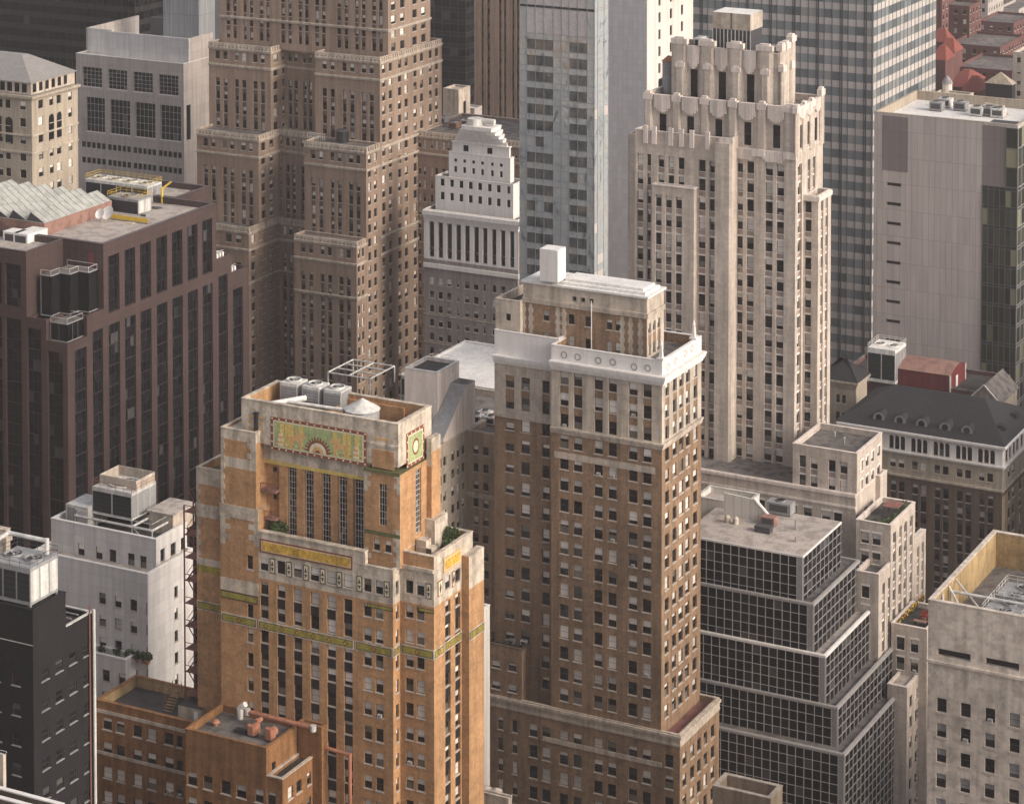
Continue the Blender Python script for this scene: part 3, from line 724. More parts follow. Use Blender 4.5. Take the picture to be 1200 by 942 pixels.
q = MB(); quo(q, W1.X0, W1.Y0, W1.fz(231,655), W1.z1-1, 1, .35, .7); z = W1.fz(231,604); q.box(W1.X0-.04, W1.X1, W1.Y0-.07, W1.Y0+.02, z, z+1.9, 'stone_buff')
z = W1.fz(231,660); q.box(W1.X0, W1.X1, W1.Y0-.06, W1.Y0+.02, z, z+1, 'stone_buff'); q.box(W1.X0+.1, W1.X1, W1.Y0-.09, W1.Y0+.02, z-1, z-.1, 'band_olive'); q.build('stone_trim', b)
olive(W1, 'f', W1.X0, W1.X1-.1, zo0, zo1, 6)
# crown
U = mass(466.5, 498, 283, 505.5, Y=yf+1.5); U.z0 = U.fz(466, 548)
walls(b, U, 'stone_buff', None, None, par=3.2, pt=.55, cop='stone_buff', inner='brick_orange', top='roof_tar', name='crown_wall')
PX = at(427, 600, Y=yf+1.1).x
UP = Box(PX, at(468.8, 600, Y=yf+1.1).x, yf+1.1, U.Y1+.4, zled, at(468.8, 557, Y=yf+1.1).z); UP.cpx = 468
zA = UP.z1-.02
walls(b, UP, 'brick_orange', [dict(z0=zled, z1=UP.fz(450,622), cols=UP.fcols([(437.5,445),(451,458.5)],640), rows=[(UP.fz(441,645), UP.fz(441,631))], style='win_orange'),
        dict(z0=UP.fz(468,628), z1=UP.fz(468,556), cols=UP.fcols([(444,453)],600), rows=[(UP.fz(448,616), UP.fz(448,567))], style='win_tall2'),
        ],
      [dict(z0=zled+.5, z1=UP.z1, cols=UP.rcols([(487,493.5)],600), rows=[(UP.fz(468,638), UP.fz(468,562))], style='win_tall')], parapet=False, top='moss', name='crown_wall')
q = MB(); quo(q, PX, UP.Y0, UP.fz(430,575), zA, 1, .5, 1.1); quo(q, UP.X1, UP.Y0, UP.fz(468,580), zA, -1, .5, 1.0); quo(q, PX, UP.Y0, zled, UP.fz(430,640), 1, .5, 1.1); quo(q, UP.X1, UP.Y0, zled, UP.fz(468,622), -1, .6, 1.1)
q.box(PX, UP.X1+.05, UP.Y0-.2, UP.Y0+.02, zA-.15, zA+.35, 'moss'); q.box(PX, UP.X1, UP.Y0-.06, UP.Y0+.02, UP.fz(450,628), UP.fz(450,623.5), 'moss'); q.build('stone_trim', b)
UW = Box(xw-1, PX, yf+3.0, U.Y1, zled, U.z0+.05); UW.cpx = 420
tall = (UW.fz(343,626), UW.fz(343,543.5))
tr = (UW.fz(343,627), UW.fz(343,543.5))
walls(b, UW, 'brick_orange', [dict(z0=zled, z1=UW.z1, cols=UW.fcols([(320,325)],600), rows=[(UW.fz(322,553),UW.fz(322,547)),(UW.fz(322,585),UW.fz(322,579)),(UW.fz(322,617),UW.fz(322,611))], style='win_small')], parapet=False, name='crown_wall')
WINS[:] = [x for x in WINS]
q = MB()
for a, c in ((339.5,349),(359.3,369),(378.8,388.8),(398.4,408),(417,426.5)):
    x0, x1 = at(a,600,Y=UW.Y0).x, at(c,600,Y=UW.Y0).x
    WINS.append((b, Vector(((x0+x1)/2, UW.Y0-.03, tr[0])), 0.0, x1-x0, tr[1]-tr[0], 'win_tall'))
for a, c in ((329,339.3),(349.2,359.1),(369.2,378.6),(389,398.2),(408.2,416.8)):
    x0, x1 = at(a,600,Y=UW.Y0).x, at(c,600,Y=UW.Y0).x; q.box(x0+.1, x1-.1, UW.Y0-.55, UW.Y0+.02, zled+.02, tr[1]+.25, 'brick_orange')
q.build('pier', b)
q = MB(); q.box(at(312,600,Y=UW.Y0).x, PX, UW.Y0-.6, UW.Y0+.02, tr[1]+.255, U.z0, 'stone_buff'); q.box(at(312,600,Y=UW.Y0).x, PX, UW.Y0-.62, UW.Y0, tr[1]-.3, tr[1]+.25, 'mural_yellow'); q.build('stone_trim', b)
for zz in (UW.fz(318,572), UW.fz(318,604)):
    q = MB(); x0 = W3.X1+.05; q.box(x0, x0+2.6, yf+1.3, UW.Y0, zz, zz+.25, 'rust_roof')
    for k in range(8): q.box(x0+.02+k*.35, x0+.08+k*.35, yf+1.35, yf+1.41, zz+.25, zz+1.2, 'rust_steel')
    q.box(x0, x0+2.6, yf+1.33, yf+1.43, zz+1.2, zz+1.27, 'rust_steel'); q.build('balcony', b)
BT2 = Box(UP.X1, UP.X1+.8, at(500,560,X=UP.X1).y, at(510.5,560,X=UP.X1).y, zled, at(509,508,X=UP.X1).z); BT2.cpx = 505
walls(b, BT2, 'brick_orange', [dict(z0=BT2.z1-4, z1=BT2.z1, wall='stone_buff')], [dict(z0=BT2.fz(505,530), z1=BT2.z1, wall='stone_buff')], parapet=False, top='stone_buff', name='buttress')
BT3 = Box(UP.X1, UP.X1+1.6, at(498,640,X=UP.X1).y, at(513,640,X=UP.X1).y, zled, at(513,598,X=UP.X1).z); BT3.cpx = 505
walls(b, BT3, 'stone_buff', None, [dict(z0=zled, z1=BT3.z1-2.5, cols=[(1.6,2.6)], rows=[(zled+.3, zled+4)], style='win_small')], parapet=False, top='stone_buff', name='buttress')
# murals
q = MB(); q.box(at(436,540,Y=U.Y0).x, at(462,540,Y=U.Y0).x, U.Y0-.05, U.Y0+.02, U.fz(466,552), U.fz(466,531), 'brick_orange'); q.build('brick_panel', b)
q = MB(); q.box(at(432,540,Y=U.Y0).x, U.X1+.12, U.Y0-.22, U.Y0+.02, U.fz(466,526), U.fz(466,523), 'stone_buff'); q.build('ledge', b)
yy = U.Y0-.03
m0, m1 = at(317.5, 489, Y=yy), at(429.5, 546, Y=yy); zt_ = at(429.5, 507, Y=yy).z; zb_ = m1.z
o, t = panel(m0.x, m1.x, zb_, zt_, yy, 'mural_green', 'mural_red', dots=1.15)
W_, H_ = m1.x-m0.x, zt_-zb_; q = MB(); mx_ = (m0.x+m1.x)/2; zf = zb_+t*1.6
def P2(u, v): return (m0.x+u*W_, yy-.105, zb_+v*H_)
for u in (.10,.155,.20,.30,.66,.76,.80,.885): q.poly([P2(u,.14), P2(u+.045,.14), P2(u+.045,.86), P2(u,.86)], 'mural_yellow')
q.build('mosaic_field', o if False else b)
q = MB()
r0, r1, r2 = H_*.24, H_*.36, H_*.47
for k in range(13):
    a0, a1 = math.pi*(k+.12)/13, math.pi*(k+.88)/13
    q.poly([(mx_+r*math.cos(a), yy-.13, zf+r*math.sin(a)) for r, a in ((r1,a0),(r2,a0+.05),(r2,a1-.05),(r1,a1))], 'mural_red')
n = 18
q.poly([(mx_+r1*math.cos(math.pi*k/n), yy-.125, zf+r1*math.sin(math.pi*k/n)) for k in range(n+1)], 'mural_red')
q.poly([(mx_+r0*1.25*math.cos(math.pi*k/n), yy-.14, zf+r0*1.25*math.sin(math.pi*k/n)) for k in range(n+1)], 'mural_cream')
q.poly([(mx_+r0*.8*math.cos(math.pi*k/n), yy-.15, zf+r0*.8*math.sin(math.pi*k/n)) for k in range(n+1)], 'mural_ochre')
q.poly([(mx_+r0*.35*math.cos(math.pi*k/n), yy-.16, zf+r0*.35*math.sin(math.pi*k/n)) for k in range(n+1)], 'mural_red')
q.build('sunburst', b)
def hive(u):
    q = MB()
    for k in range(6):
        ww = (.042, .046, .043, .036, .026, .014)[k]; q.box(m0.x+(u-ww/1.4)*W_, m0.x+(u+ww/1.4)*W_, yy-.14, yy-.1, zf+k*H_*.075+.1, zf+(k+.9)*H_*.075+.1, 'mural_ochre' if k % 2 else 'mural_cream')
    q.build('beehive_relief', b)
hive(.105); hive(.895)
beast = [(-.09,0),(-.075,0),(-.065,.2),(-.02,.25),(.03,.2),(.045,0),(.06,0),(.06,.22),(.07,.36),(.095,.38),(.115,.34),(.118,.40),(.10,.50),(.085,.56),(.07,.50),(.04,.42),(.0,.60),(-.05,.62),(-.01,.50),(.0,.42),(-.05,.40),(-.085,.36),(-.12,.44),(-.125,.40),(-.095,.28)]
for u, s in ((.275, 1), (.725, -1)):
    q = MB(); P_ = [P2(u+s*a*.85, .15+v*.95) for a, v in beast]; P_ = [(x, yy-.125, z) for x, _, z in P_]
    q.poly(P_ if s > 0 else P_[::-1], 'mural_ochre'); q.build('animal_relief', b)
q = MB()
for k in range(26):
    u = .06+.88*k/25; q.box(m0.x+u*W_-.1, m0.x+u*W_+.1, yy-.115, yy-.1, zb_+.9, zb_+1.1, 'mural_red' if k % 3 else 'mural_cream')
q.build('mosaic_dots', b)
a0, a1 = at(476, 507, X=U.X1), at(496.5, 495, X=U.X1)
o, t = panel(a0.y, a1.y, at(476,549,X=U.X1).z, at(476,508.5,X=U.X1).z, U.X1+.03, 'mural_green', 'mural_red', dots=1.2, side='r')
q = MB(); cy, cz = (a0.y+a1.y)/2, (at(476,549,X=U.X1).z+at(476,508.5,X=U.X1).z)/2
q.poly([(U.X1+.13, cy+.95*math.cos(k*.3927), cz+1.2*math.sin(k*.3927)) for k in range(16)], 'mural_red'); q.poly([(U.X1+.14, cy+.7*math.cos(k*.3927), cz+.85*math.sin(k*.3927)) for k in range(16)], 'mural_cream'); q.build('medallion', b)
q = MB()
for k in range(3):
    zz = U.fz(440,513)+.0-k*.85; q.box(at(438.5,510,Y=U.Y0).x, at(457,510,Y=U.Y0).x, U.Y0-.03, U.Y0+.02, zz-.2, zz+.15, 'mural_ochre'); q.box(at(291,470,Y=U.Y0).x, at(308,470,Y=U.Y0).x, U.Y0-.03, U.Y0+.02, zz-.1, zz+.2, 'mural_ochre')
q.build('stone_trim', b)
q = MB(); q.box(U.X0+12, U.X0+12.5, U.Y0+3, U.Y1-2, U.z1-3.2, U.z1-1.2, 'brick_orange'); q.box(U.X0+12, U.X1-4, U.Y0+8.5, U.Y0+9, U.z1-3.2, U.z1-.6, 'brick_orange'); q.build('roof_wall', b)
ORN, UC = b, U
# ============================================================ pale art deco tower
M = mass(932.7, 168, 854, 941.5, d=480)
YM, XM = M.Y0, M.X1
zMr0 = rows(M, 865, 188, 22.26, 14.5, 60)
Yp = YM-2.4                                                        # left half of the shaft stands forward
b = building('deco_tower', 'pale stone art deco tower with ribbed scalloped crown and pillared setbacks, right of the middle', 'skyscraper', M)
YMb = at(964.8, 112, X=XM).y
mr = [(q_, q_) for q_ in ()]
M.Y1 = YMb; M.z1 = at(932.7, 181, X=XM).z
mc = M.fcols([(861,869.8),(874,882.6),(895.6,904.6),(908.8,917.8)], 400)
mrc = M.rcols([(935.2,939.2)], 400)
walls(b, M, 'limestone', [dict(z0=0, z1=M.z1, cols=mc, rows=zMr0, span='span_lime', srec=.35, style='win_lime')],
      [dict(z0=0, z1=M.z1, cols=M.rcols([(934.6,939.4),(946,949),(952,955)], 300), rows=zMr0, span='span_lime', srec=.35, style='win_lime')], par=.01, cop='limestone_pale', name='shaft_wall')
ML = Box(at(743.5,400,Y=Yp).x, at(857,400,Y=Yp).x, Yp, YMb-.2, 0, at(857,163.5,Y=Yp).z); ML.cpx = 857
ml = ML.fcols([(745.8,753.3),(757.6,762.2),(770.4,777.6),(782,789.2),(793.8,801.2),(817.6,826),(830.4,838.4)], 400)
rl = rows(ML, 785, 183.5+0, 22.4, 14.3, 60)
walls(b, ML, 'limestone', [dict(z0=0, z1=ML.z1, cols=ml, rows=rl, span='span_lime', srec=.35, style='win_lime')], None, par=.8, cop='limestone_pale', name='shaft_wall')
MF = Box(at(735.8,300,Y=Yp+5).x, ML.X0+.05, Yp+5, YMb-3, 0, at(736,157,Y=Yp+5).z); MF.cpx = 740
walls(b, MF, 'limestone', par=.8, cop='limestone_pale', name='shaft_wall')
MBy = Box(at(764,300,Y=Yp-1.6).x, at(813,300,Y=Yp-1.6).x, Yp-1.6, Yp+.01, 0, at(813,221.5,Y=Yp-1.6).z); MBy.cpx = 813
walls(b, MBy, 'limestone', [dict(z0=0, z1=MBy.z1, cols=MBy.fcols([(767.5,774.8),(779.3,786.6),(791,798.5)],400), rows=rows(MBy, 785, 230, 22.4, 14.3, 60), span='span_lime', srec=.3, style='win_lime')], None, par=.6, cop='limestone_pale', name='bay_wall')
band(b, MBy, MBy.z1-.1, MBy.z1+.1, .2, 'limestone_pale', name='ledge')
# pale vertical fins along the shaft top
for px in (757, 767, 786.5, 799, 811, 829.5):
    q = MB(); x = at(px, 170, Y=Yp).x; q.box(x-.45, x+.45, Yp-.35, Yp+.02, ML.z1-2.4, ML.z1+1.0, 'limestone_pale'); q.build('fin', b)
q = MB(); x0, x1 = at(843,170,Y=Yp).x, ML.X1; q.box(x0, x1+.25, Yp-.3, Yp+.02, ML.z1-1.0, ML.z1+.2, 'limestone_pale'); q.build('ledge', b)
q = MB(); q.prism([(at(839,300,Y=Yp).x, Yp-.7), (ML.X1-.3, Yp-.7), (ML.X1+.15, Yp-.3), (ML.X1+.15, Yp), (at(839,300,Y=Yp).x, Yp)], 0, ML.z1-.8, 'limestone'); q.build('pier', b)
# right wing
MR = Box(XM-.05, at(959,230,Y=at(941.5,300,X=XM).y).x, at(941.5,300,X=XM).y, 0, 0, 0); MR.z1 = at(959.5,231,Y=MR.Y0).z; MR.Y1 = at(973.5,300,X=MR.X1).y; MR.cpx = 959
walls(b, MR, 'limestone', [dict(z0=0, z1=MR.z1, cols=MR.fcols([(942.3,950)],400), rows=zMr0, span='span_lime', srec=.3, style='win_lime')],
      [dict(z0=0, z1=MR.z1, cols=MR.rcols([(961,964),(966.5,969.5)],400), rows=zMr0, span='span_lime', srec=.3, style='win_lime')], par=1.2, cop='limestone_pale', name='wing_wall')
band(b, MR, MR.z1-.9, MR.z1-.02, .3, 'limestone_pale', name='ledge')
# crown, lower tier
T1 = Box(at(755,120,Y=YM+.6).x, XM-.1, YM+.6, YMb, M.z1, at(932,127,Y=YM+.6).z); T1.cpx = 932
tw = [(772.6,781),(805,813.3),(838,846.4),(872,880.4),(905.8,914.4)]
wz = [(T1.fz(842,167), T1.fz(842,140))]
walls(b, T1, 'limestone', [dict(z0=T1.z0, z1=T1.z1, cols=T1.fcols(tw,150), rows=wz, style='win_dark')], [dict(z0=T1.z0, z1=T1.z1, cols=T1.rcols([(936.5,940),(945,948.5),(954.5,958)],140), rows=wz, style='win_dark')], par=1.2, cop='limestone_pale', name='crown_wall')
def fan(x, y, z0, z1, w_, side='f', name='fluted_panel'):
    q = MB(); n = 7
    for k in range(n):
        u = -w_/2+w_*(k+.5)/n; c_ = abs(k-(n-1)/2)/((n-1)/2); lo = z0+(z1-z0)*.22*c_**2; o = .62-.14*c_; hw = w_/n/2*.92
        if side == 'f': q.box(x+u-hw, x+u+hw, y-o, y+.02, lo, z1, 'limestone_pale')
        else: q.box(x-.02, x+o, y+u-hw, y+u+hw, lo, z1, 'limestone_pale')
    if side == 'f': q.box(x-w_/2, x+w_/2, y-.2, y+.02, z0+(z1-z0)*.25, z1-.05, 'limestone_pale')
    else: q.box(x-.02, x+.2, y-w_/2, y+w_/2, z0+(z1-z0)*.25, z1-.05, 'limestone_pale')
    q.build(name, b)
for a, c in tw:
    x = (at(a,150,Y=T1.Y0).x+at(c,150,Y=T1.Y0).x)/2; fan(x, T1.Y0, T1.fz(842,137.5), T1.fz(842,118.5)+.2, 3.3)
for p in (938, 946.5, 956): fan(T1.X1, at(p,140,X=T1.X1).y, T1.rz(938,139), T1.z1+.3, 2.9, 'r')
def pier(px, B, z0, z1, w_=2.4, cap=1.6, side='f', o=.45, name='pier'):
    q = MB()
    if side == 'f':
        x = at(px, 150, Y=B.Y0).x; y = B.Y0
        q.prism([(x-w_/2,y), (x-w_/2,y-o*.4), (x-w_*.3,y-o), (x+w_*.3,y-o), (x+w_/2,y-o*.4), (x+w_/2,y)], z0, z1, 'limestone')
        q.box(x-w_/2-.04, x+w_/2+.04, y-o-.05, y+.45, z1+.003, z1+cap*.75, 'limestone_pale'); q.box(x-w_*.3, x+w_*.3, y-o*.8, y+.4, z1+cap*.75, z1+cap, 'limestone_pale')
    else:
        y = at(px, 150, X=B.X1).y; x = B.X1
        q.prism([(x,y-w_/2), (x+o*.4,y-w_/2), (x+o,y-w_*.3), (x+o,y+w_*.3), (x+o*.4,y+w_/2), (x,y+w_/2)], z0, z1, 'limestone')
        q.box(x-.45, x+o+.05, y-w_/2-.04, y+w_/2+.04, z1+.003, z1+cap*.75, 'limestone_pale'); q.box(x-.4, x+o*.8, y-w_*.3, y+w_*.3, z1+cap*.75, z1+cap, 'limestone_pale')
    q.build(name, b)
for px in (760, 793, 826, 859, 893): pier(px, T1, T1.z0-.5, T1.z1-.9, 1.8)
pier(926, T1, T1.z0-.5, T1.z1-.9, 2.6)
for px in (933.6, 942.3, 950.8, 962): pier(px, T1, T1.z0-.5, T1.z1-.9+(1.2 if px > 960 else 0), 2.0, side='r')
# carved pale panels at the head of the shaft window bays
for a, c in ((861,882.6),(895.6,917.8)):
    x0, x1 = at(a,200,Y=YM).x-.4, at(c,200,Y=YM).x+.4; q = MB(); zz = zMr0[0][1]+.35
    n = 9
    for k in range(n): q.box(x0+(x1-x0)*k/n+.04, x0+(x1-x0)*(k+1)/n-.04, YM-.22, YM+.02, zz+(.5 if k in (0,n-1) else 0), M.z1+.05, 'limestone_pale')
    q.box(x0, x1, YM-.12, YM+.02, zz+.3, M.z1, 'limestone_pale'); q.build('fluted_panel', b)
for px in (854.5, 889, 926): 
    x = at(px, 180, Y=YM).x; q = MB(); q.box(x-1.3, x+1.3, YM-.35, YM+.02, M.z1-1.1, M.z1+.25, 'limestone_pale'); q.build('pier_cap', b)
# crown, upper tier
T2 = Box(at(790,60,Y=YM+5).x, at(912,60,Y=YM+5).x, YM+5, at(929,60,X=at(912,60,Y=YM+5).x).y, T1.z1-1.2, at(911,64,Y=YM+5).z); T2.cpx = 911
tw2 = [(809,817.6),(841.8,850.8),(875,884)]
walls(b, T2, 'limestone', [dict(z0=T2.z0, z1=T2.z1, cols=T2.fcols(tw2,100), rows=[(T2.fz(846,117), T2.fz(846,84.5))], style='win_dark')], None, par=1.2, cop='limestone_pale', name='crown_wall')
for a, c in tw2:
    x0, x1 = at(a,80,Y=T2.Y0).x, at(c,80,Y=T2.Y0).x; fan((x0+x1)/2, T2.Y0, T2.fz(846,83.5), T2.z1+.35, x1-x0+.9)
for px in (796.5, 829, 862, 896.5):
    pier(px, T2, T2.z0, T2.z1+.5, 3.3, 1.3, o=.6); pier(px+.3, shift(T2, Y0=T2.Y0-.5), T2.z0-.6, T2.fz(846,82.5), 1.8, 1.2, o=.4)
for px in (914.6, 919.5, 926):
    pier(px, T2, T2.z0, T2.z1+(1.5 if px > 920 else .6), 2.4, 1.5, side='r', o=.7)
pier(916, shift(T2, X1=T2.X1+.55), T2.z0-.6, T2.rz(912,84), 1.6, 1.4, side='r', o=.6); pier(926, shift(T2, X1=T2.X1+.55), T2.z0-.6, T2.rz(912,84), 1.6, 1.4, side='r', o=.6)
q = MB(); c = at(879, 50, Y=T2.Y0+3)
XB0 = at(835,40,Y=T2.Y0+3).x; XB1 = c.x; YB1 = at(893.5,40,X=XB1).y; z0_, zm_, z1_ = T2.z1-1, at(879,37,Y=T2.Y0+3).z, at(879,17.5,Y=T2.Y0+3).z
q.box(XB0, XB1, T2.Y0+3, YB1, zm_, z1_, 'stone_tan', 'roof_white'); q.box(XB0+.1, XB1-.1, T2.Y0+3.1, YB1-.1, z0_, zm_-.003, 'dark_metal'); 
for k in range(11): x = XB0+(XB1-XB0)*k/10; q.box(x-.08, x+.08, T2.Y0+3.0, T2.Y0+3.12, z0_, zm_-.004, 'pale_metal')
q.box(XB0-.6, XB1+2.5, T2.Y0+1.6, YB1+.4, z0_+.1, z0_+.35, 'mid_metal')
for x in (XB0+(XB1-XB0)*.5,): q.box(x-.1, x+.1, T2.Y0+2.97, T2.Y0+3.02, zm_, z1_, 'dark_metal')
q.build('cooling_enclosure', b)
# base blocks
B0 = mass(1004.4, 532, 929, 1033.7, d=468)
zr1 = rows(B0, 940, 533.5, 22.5, 14.2, 60)
def limes(B, fcl, rcl, rws, py, name='base_wall', top='roof_tar', par=1.0, rc_=None):
    walls(b, B, 'limestone', [dict(z0=0, z1=B.z1, cols=B.fcols(fcl,py), rows=rws, style='win_lime')] if fcl else None,
          [dict(z0=0, z1=B.z1, cols=B.rcols(rcl,py), rows=rws, span='span_lime', srec=.2, style='win_lime')] if rcl else None, par=par, cop='limestone_pale', top=top, name=name)
BL = shift(B0, X0=at(800,560,Y=B0.Y0).x, Y0=B0.Y0-.5, z1=at(1000.6,580,Y=B0.Y0-.5).z); BL.cpx = 1000
B0.z0 = BL.z1-.5
walls(b, B0, 'limestone', [dict(z0=B0.z0, z1=B0.z1, cols=B0.fcols([(936.4,944.2),(949.5,958),(970.5,979),(984,993)],560), rows=zr1[:2], span='span_lime', srec=.2, style='win_lime')],
      [dict(z0=B0.z0, z1=B0.z1, cols=B0.rcols([(1008.2,1011.3),(1014.6,1017.6),(1021,1024),(1028,1031)],560), rows=rows(B0, 1009.5, 540, 22.5, 12.5, 3, 'r'), style='win_lime')], par=1.0, cop='limestone_pale', name='base_wall')
limes(shift(BL, X1=BL.X1-.02), [(872,878),(888,896),(904,913),(925,934.2),(941.5,951),(963,973),(977,986.6)], [(1003,1006),(1013,1016),(1020,1023),(1027,1030)], rows(BL, 908, 588, 22.6, 12.5, 40), 600, par=.02)
band(b, BL, BL.z1-2.6, BL.z1-2.2, .2, 'limestone_pale', name='ledge', right=False); band(b, BL, BL.z1-.5, BL.z1+.05, .25, 'limestone_pale', name='ledge', right=False)
B1 = Box(BL.X1-.05, 0, BL.Y0+1.2, 0, 0, 0); c = at(1038.5, 560, Y=BL.Y0+12); B1 = Box(BL.X1-3, B0.X1+.0+.9, at(1033.7,540,X=B0.X1).y-3.5, at(1039.5,560,X=B0.X1+.9).y, 0, at(1038.8,552,X=B0.X1+.9).z); B1.cpx = 1033
limes(B1, None, None, [], 600)
B3 = mass(1043.9, 616, 1003, 1072.4, d=460); zr3 = rows(B3, 1013, 622.5, 22.5, 14, 40)
limes(B3, [(1008.7,1018),(1022,1031.7)], [(1046.5,1050),(1053.3,1056.7),(1059.4,1062.8),(1066,1069.4)], zr3, 650, top='roof_dark', par=.9)
B4 = Box(B3.X1-1, B3.X1+.01, B3.Y1-.01, at(1084.8,640,X=B3.X1).y, 0, at(1073,632.5,X=B3.X1).z); B4.cpx = 1073
limes(B4, None, [(1074.5,1077.3),(1080,1082.7)], zr3, 650)
B5 = mass(1029.8, 673.5, 1003, 1044.5, d=455); B5.Y1 = min(B5.Y1, B3.Y1); zr5 = rows(B5, 1013, 686, 22.5, 14.5, 40)
limes(B5, [(1009.5,1018.5)], [(1034,1037),(1040.5,1043.2)], zr5, 700)
B6 = mass(1086.5, 738, 1044.5, 1110, d=457); zr6 = rows(B6, 1055, 746, 23.2, 15.5, 30)
limes(B6, [(1050.6,1059.8),(1067,1076)], [], zr6, 760, top='roof_dark', par=.8)
DECO, B3_, B6_ = b, B3, B6
b2 = None
# narrow pale block below the terrace
N1 = mass(1063, 806, 1040, 1100, d=453)
b = building('stone_block', 'narrow pale stone block squeezed between the stepped glass building and the stained tower', 'building', N1)
walls(b, N1, 'limestone', None, [dict(z0=0, z1=N1.z1, cols=N1.rcols([(1065.5,1068.5),(1072,1075),(1078.5,1081.5),(1085,1088)],880), rows=rows(N1, 1067, 815, 24, 14, 30, 'r'), style='win_plain')], par=.4, cop='limestone_pale', top='roof_gravel')

# ============================================================ stepped dark glass building
t1 = mass(940.5, 651, 812, 984.8, d=440)
b = building('stepped_glass_building', 'stepped dark glass office building with pale terraces like a staircase, lower right of the middle', 'office building', t1)
tiers = [(940.5,651),(952.8,708),(966.8,768.3),(981,829),(989,884)]
st = 2.25; Bs = []
for i, (px, py) in enumerate(tiers):
    X1 = t1.X1+i*2.45; 
    # front plane found from the corner column on its own right-hand plane
    Y0 = at(px, py, X=X1).y
    B = Box(t1.X0-2-i*.5, X1, Y0, t1.Y1+.0, 0, at(px, py, X=X1).z); B.cpx = px
    B.Y1 = at((984.8,1006.3,1026.8,1049.5,1062)[i], py, X=X1).y; Bs.append(B)
for i, B in enumerate(Bs):
    z0 = Bs[i+1].z1-.5 if i < 4 else 0; B.z0 = z0
    walls(b, B, 'mullion', parapet=(i > 0), par=.5, pt=.3, top='roof_gravel' if i in (0, 2) else 'roof_tar', cop='stone_white' if i in (0,2) else 'mullion', name='frame_wall')
    W = B.X1-B.X0; n = int(W/1.52); p = 1.52; endp = 1.0
    us = [W-endp-p*k for k in range(n)][::-1]; zt = B.z1-.35; rh = 1.68
    nr = int((zt-z0)/rh)+1; rs = [(zt-rh*(k+1), zt-rh*k, 'glass_black') for k in range(nr) if zt-rh*(k+1) > 0]
    curtain(b, B, 'f', us, rs, 'mullion', mw=.10, md=.14)
    q = MB(); q.box(B.X1-endp+.08, B.X1+.04, B.Y0-.1, B.Y0+.02, z0, zt, 'mid_metal'); q.build('corner_pier', b)
    D = B.Y1-B.Y0; m = max(2, int(round(D/2.05))); us = [.25+(D-.4)*k/m for k in range(m+1)]
    curtain(b, B, 'r', us, rs, 'mullion', mw=.10, md=.14)
    q = MB(); q.ring(B.X0-.05, B.X1+.2, B.Y0-.2, B.Y1+.05, B.z1-.35, B.z1+(-.02 if i == 0 else .05), .3, 'stone_white' if i in (0, 2) else 'mullion'); q.build('fascia', b)
GLS, G1 = b, Bs[0]
z = G1.z1; y_ = at(905,610,Z=z).y
K = mass(874, 592, 815, 890, d=461); K.z0 = 0
b3 = building('penthouse_shed', 'white ribbed metal penthouse with a small rooftop duct, wedged behind the brown brick tower', 'building', K)
walls(b3, K, 'white_corrugated', par=1.0, cop='pale_metal', top='roof_gravel'); b = b3
K2 = Box(K.X1-.01, K.X1+4, at(868,560,X=K.X1).y, at(868,560,X=K.X1).y+14, 0, 0)

# ============================================================ stained pale tower, bottom right
c = at(1088, 703, d=352)
Z = Box(c.x, c.x+27, c.y, at(1164,640,X=c.x).y, 0, c.z); Z.cpx = 1088
b = building('stained_tower', 'pale stained stone tower with small square windows and an ochre walled roof, bottom right corner', 'building', Z)
zz = rows(Z, 1103, 818, 29.4, 16.5, 40)
walls(b, Z, 'stone_old', [dict(z0=0, z1=Z.fz(1088,779), cols=Z.fcols([(1097.6,1109),(1125.6,1137.3),(1154.4,1166),(1183,1195),(1212,1224),(1241,1253),(1270,1282)],850), rows=zz, style='win_old'),
      dict(z0=Z.fz(1088,779), z1=Z.z1, cols=Z.fcols([(1098,1137.5),(1154.5,1194.5),(1212,1252)],760), rows=[(Z.fz(1098,768), Z.fz(1098,759))], style='win_slot')], par=5.0, pt=.6, cop='stone_old', inner='ochre_wall', top='roof_tar')
band(b, Z, Z.fz(1088,774.5), Z.fz(1088,771.5), .35, 'stone_old', name='ledge')
for k in range(3):
    q = MB(); x = Z.X0+2.2+k*4.6; y = Z.Y0+.9
    q.tube((x, y, Z.z1-4.9), (Z.X0+.7, y+3+k*3, Z.z1-.4), .16, 'pale_metal'); q.build('brace', b)
q = MB(); p0 = Vector((Z.X0+.8, Z.Y0+7, Z.z1-1)); q.tube(p0, (Z.X0+14, Z.Y0+7, Z.z1-1), .22, 'pale_metal'); q.tube((Z.X0+1, Z.Y0+7, Z.z1-4.9), (Z.X0+1, Z.Y0+7, Z.z1-1), .18, 'pale_metal'); q.build('brace', b)
STN, ZB = b, Z

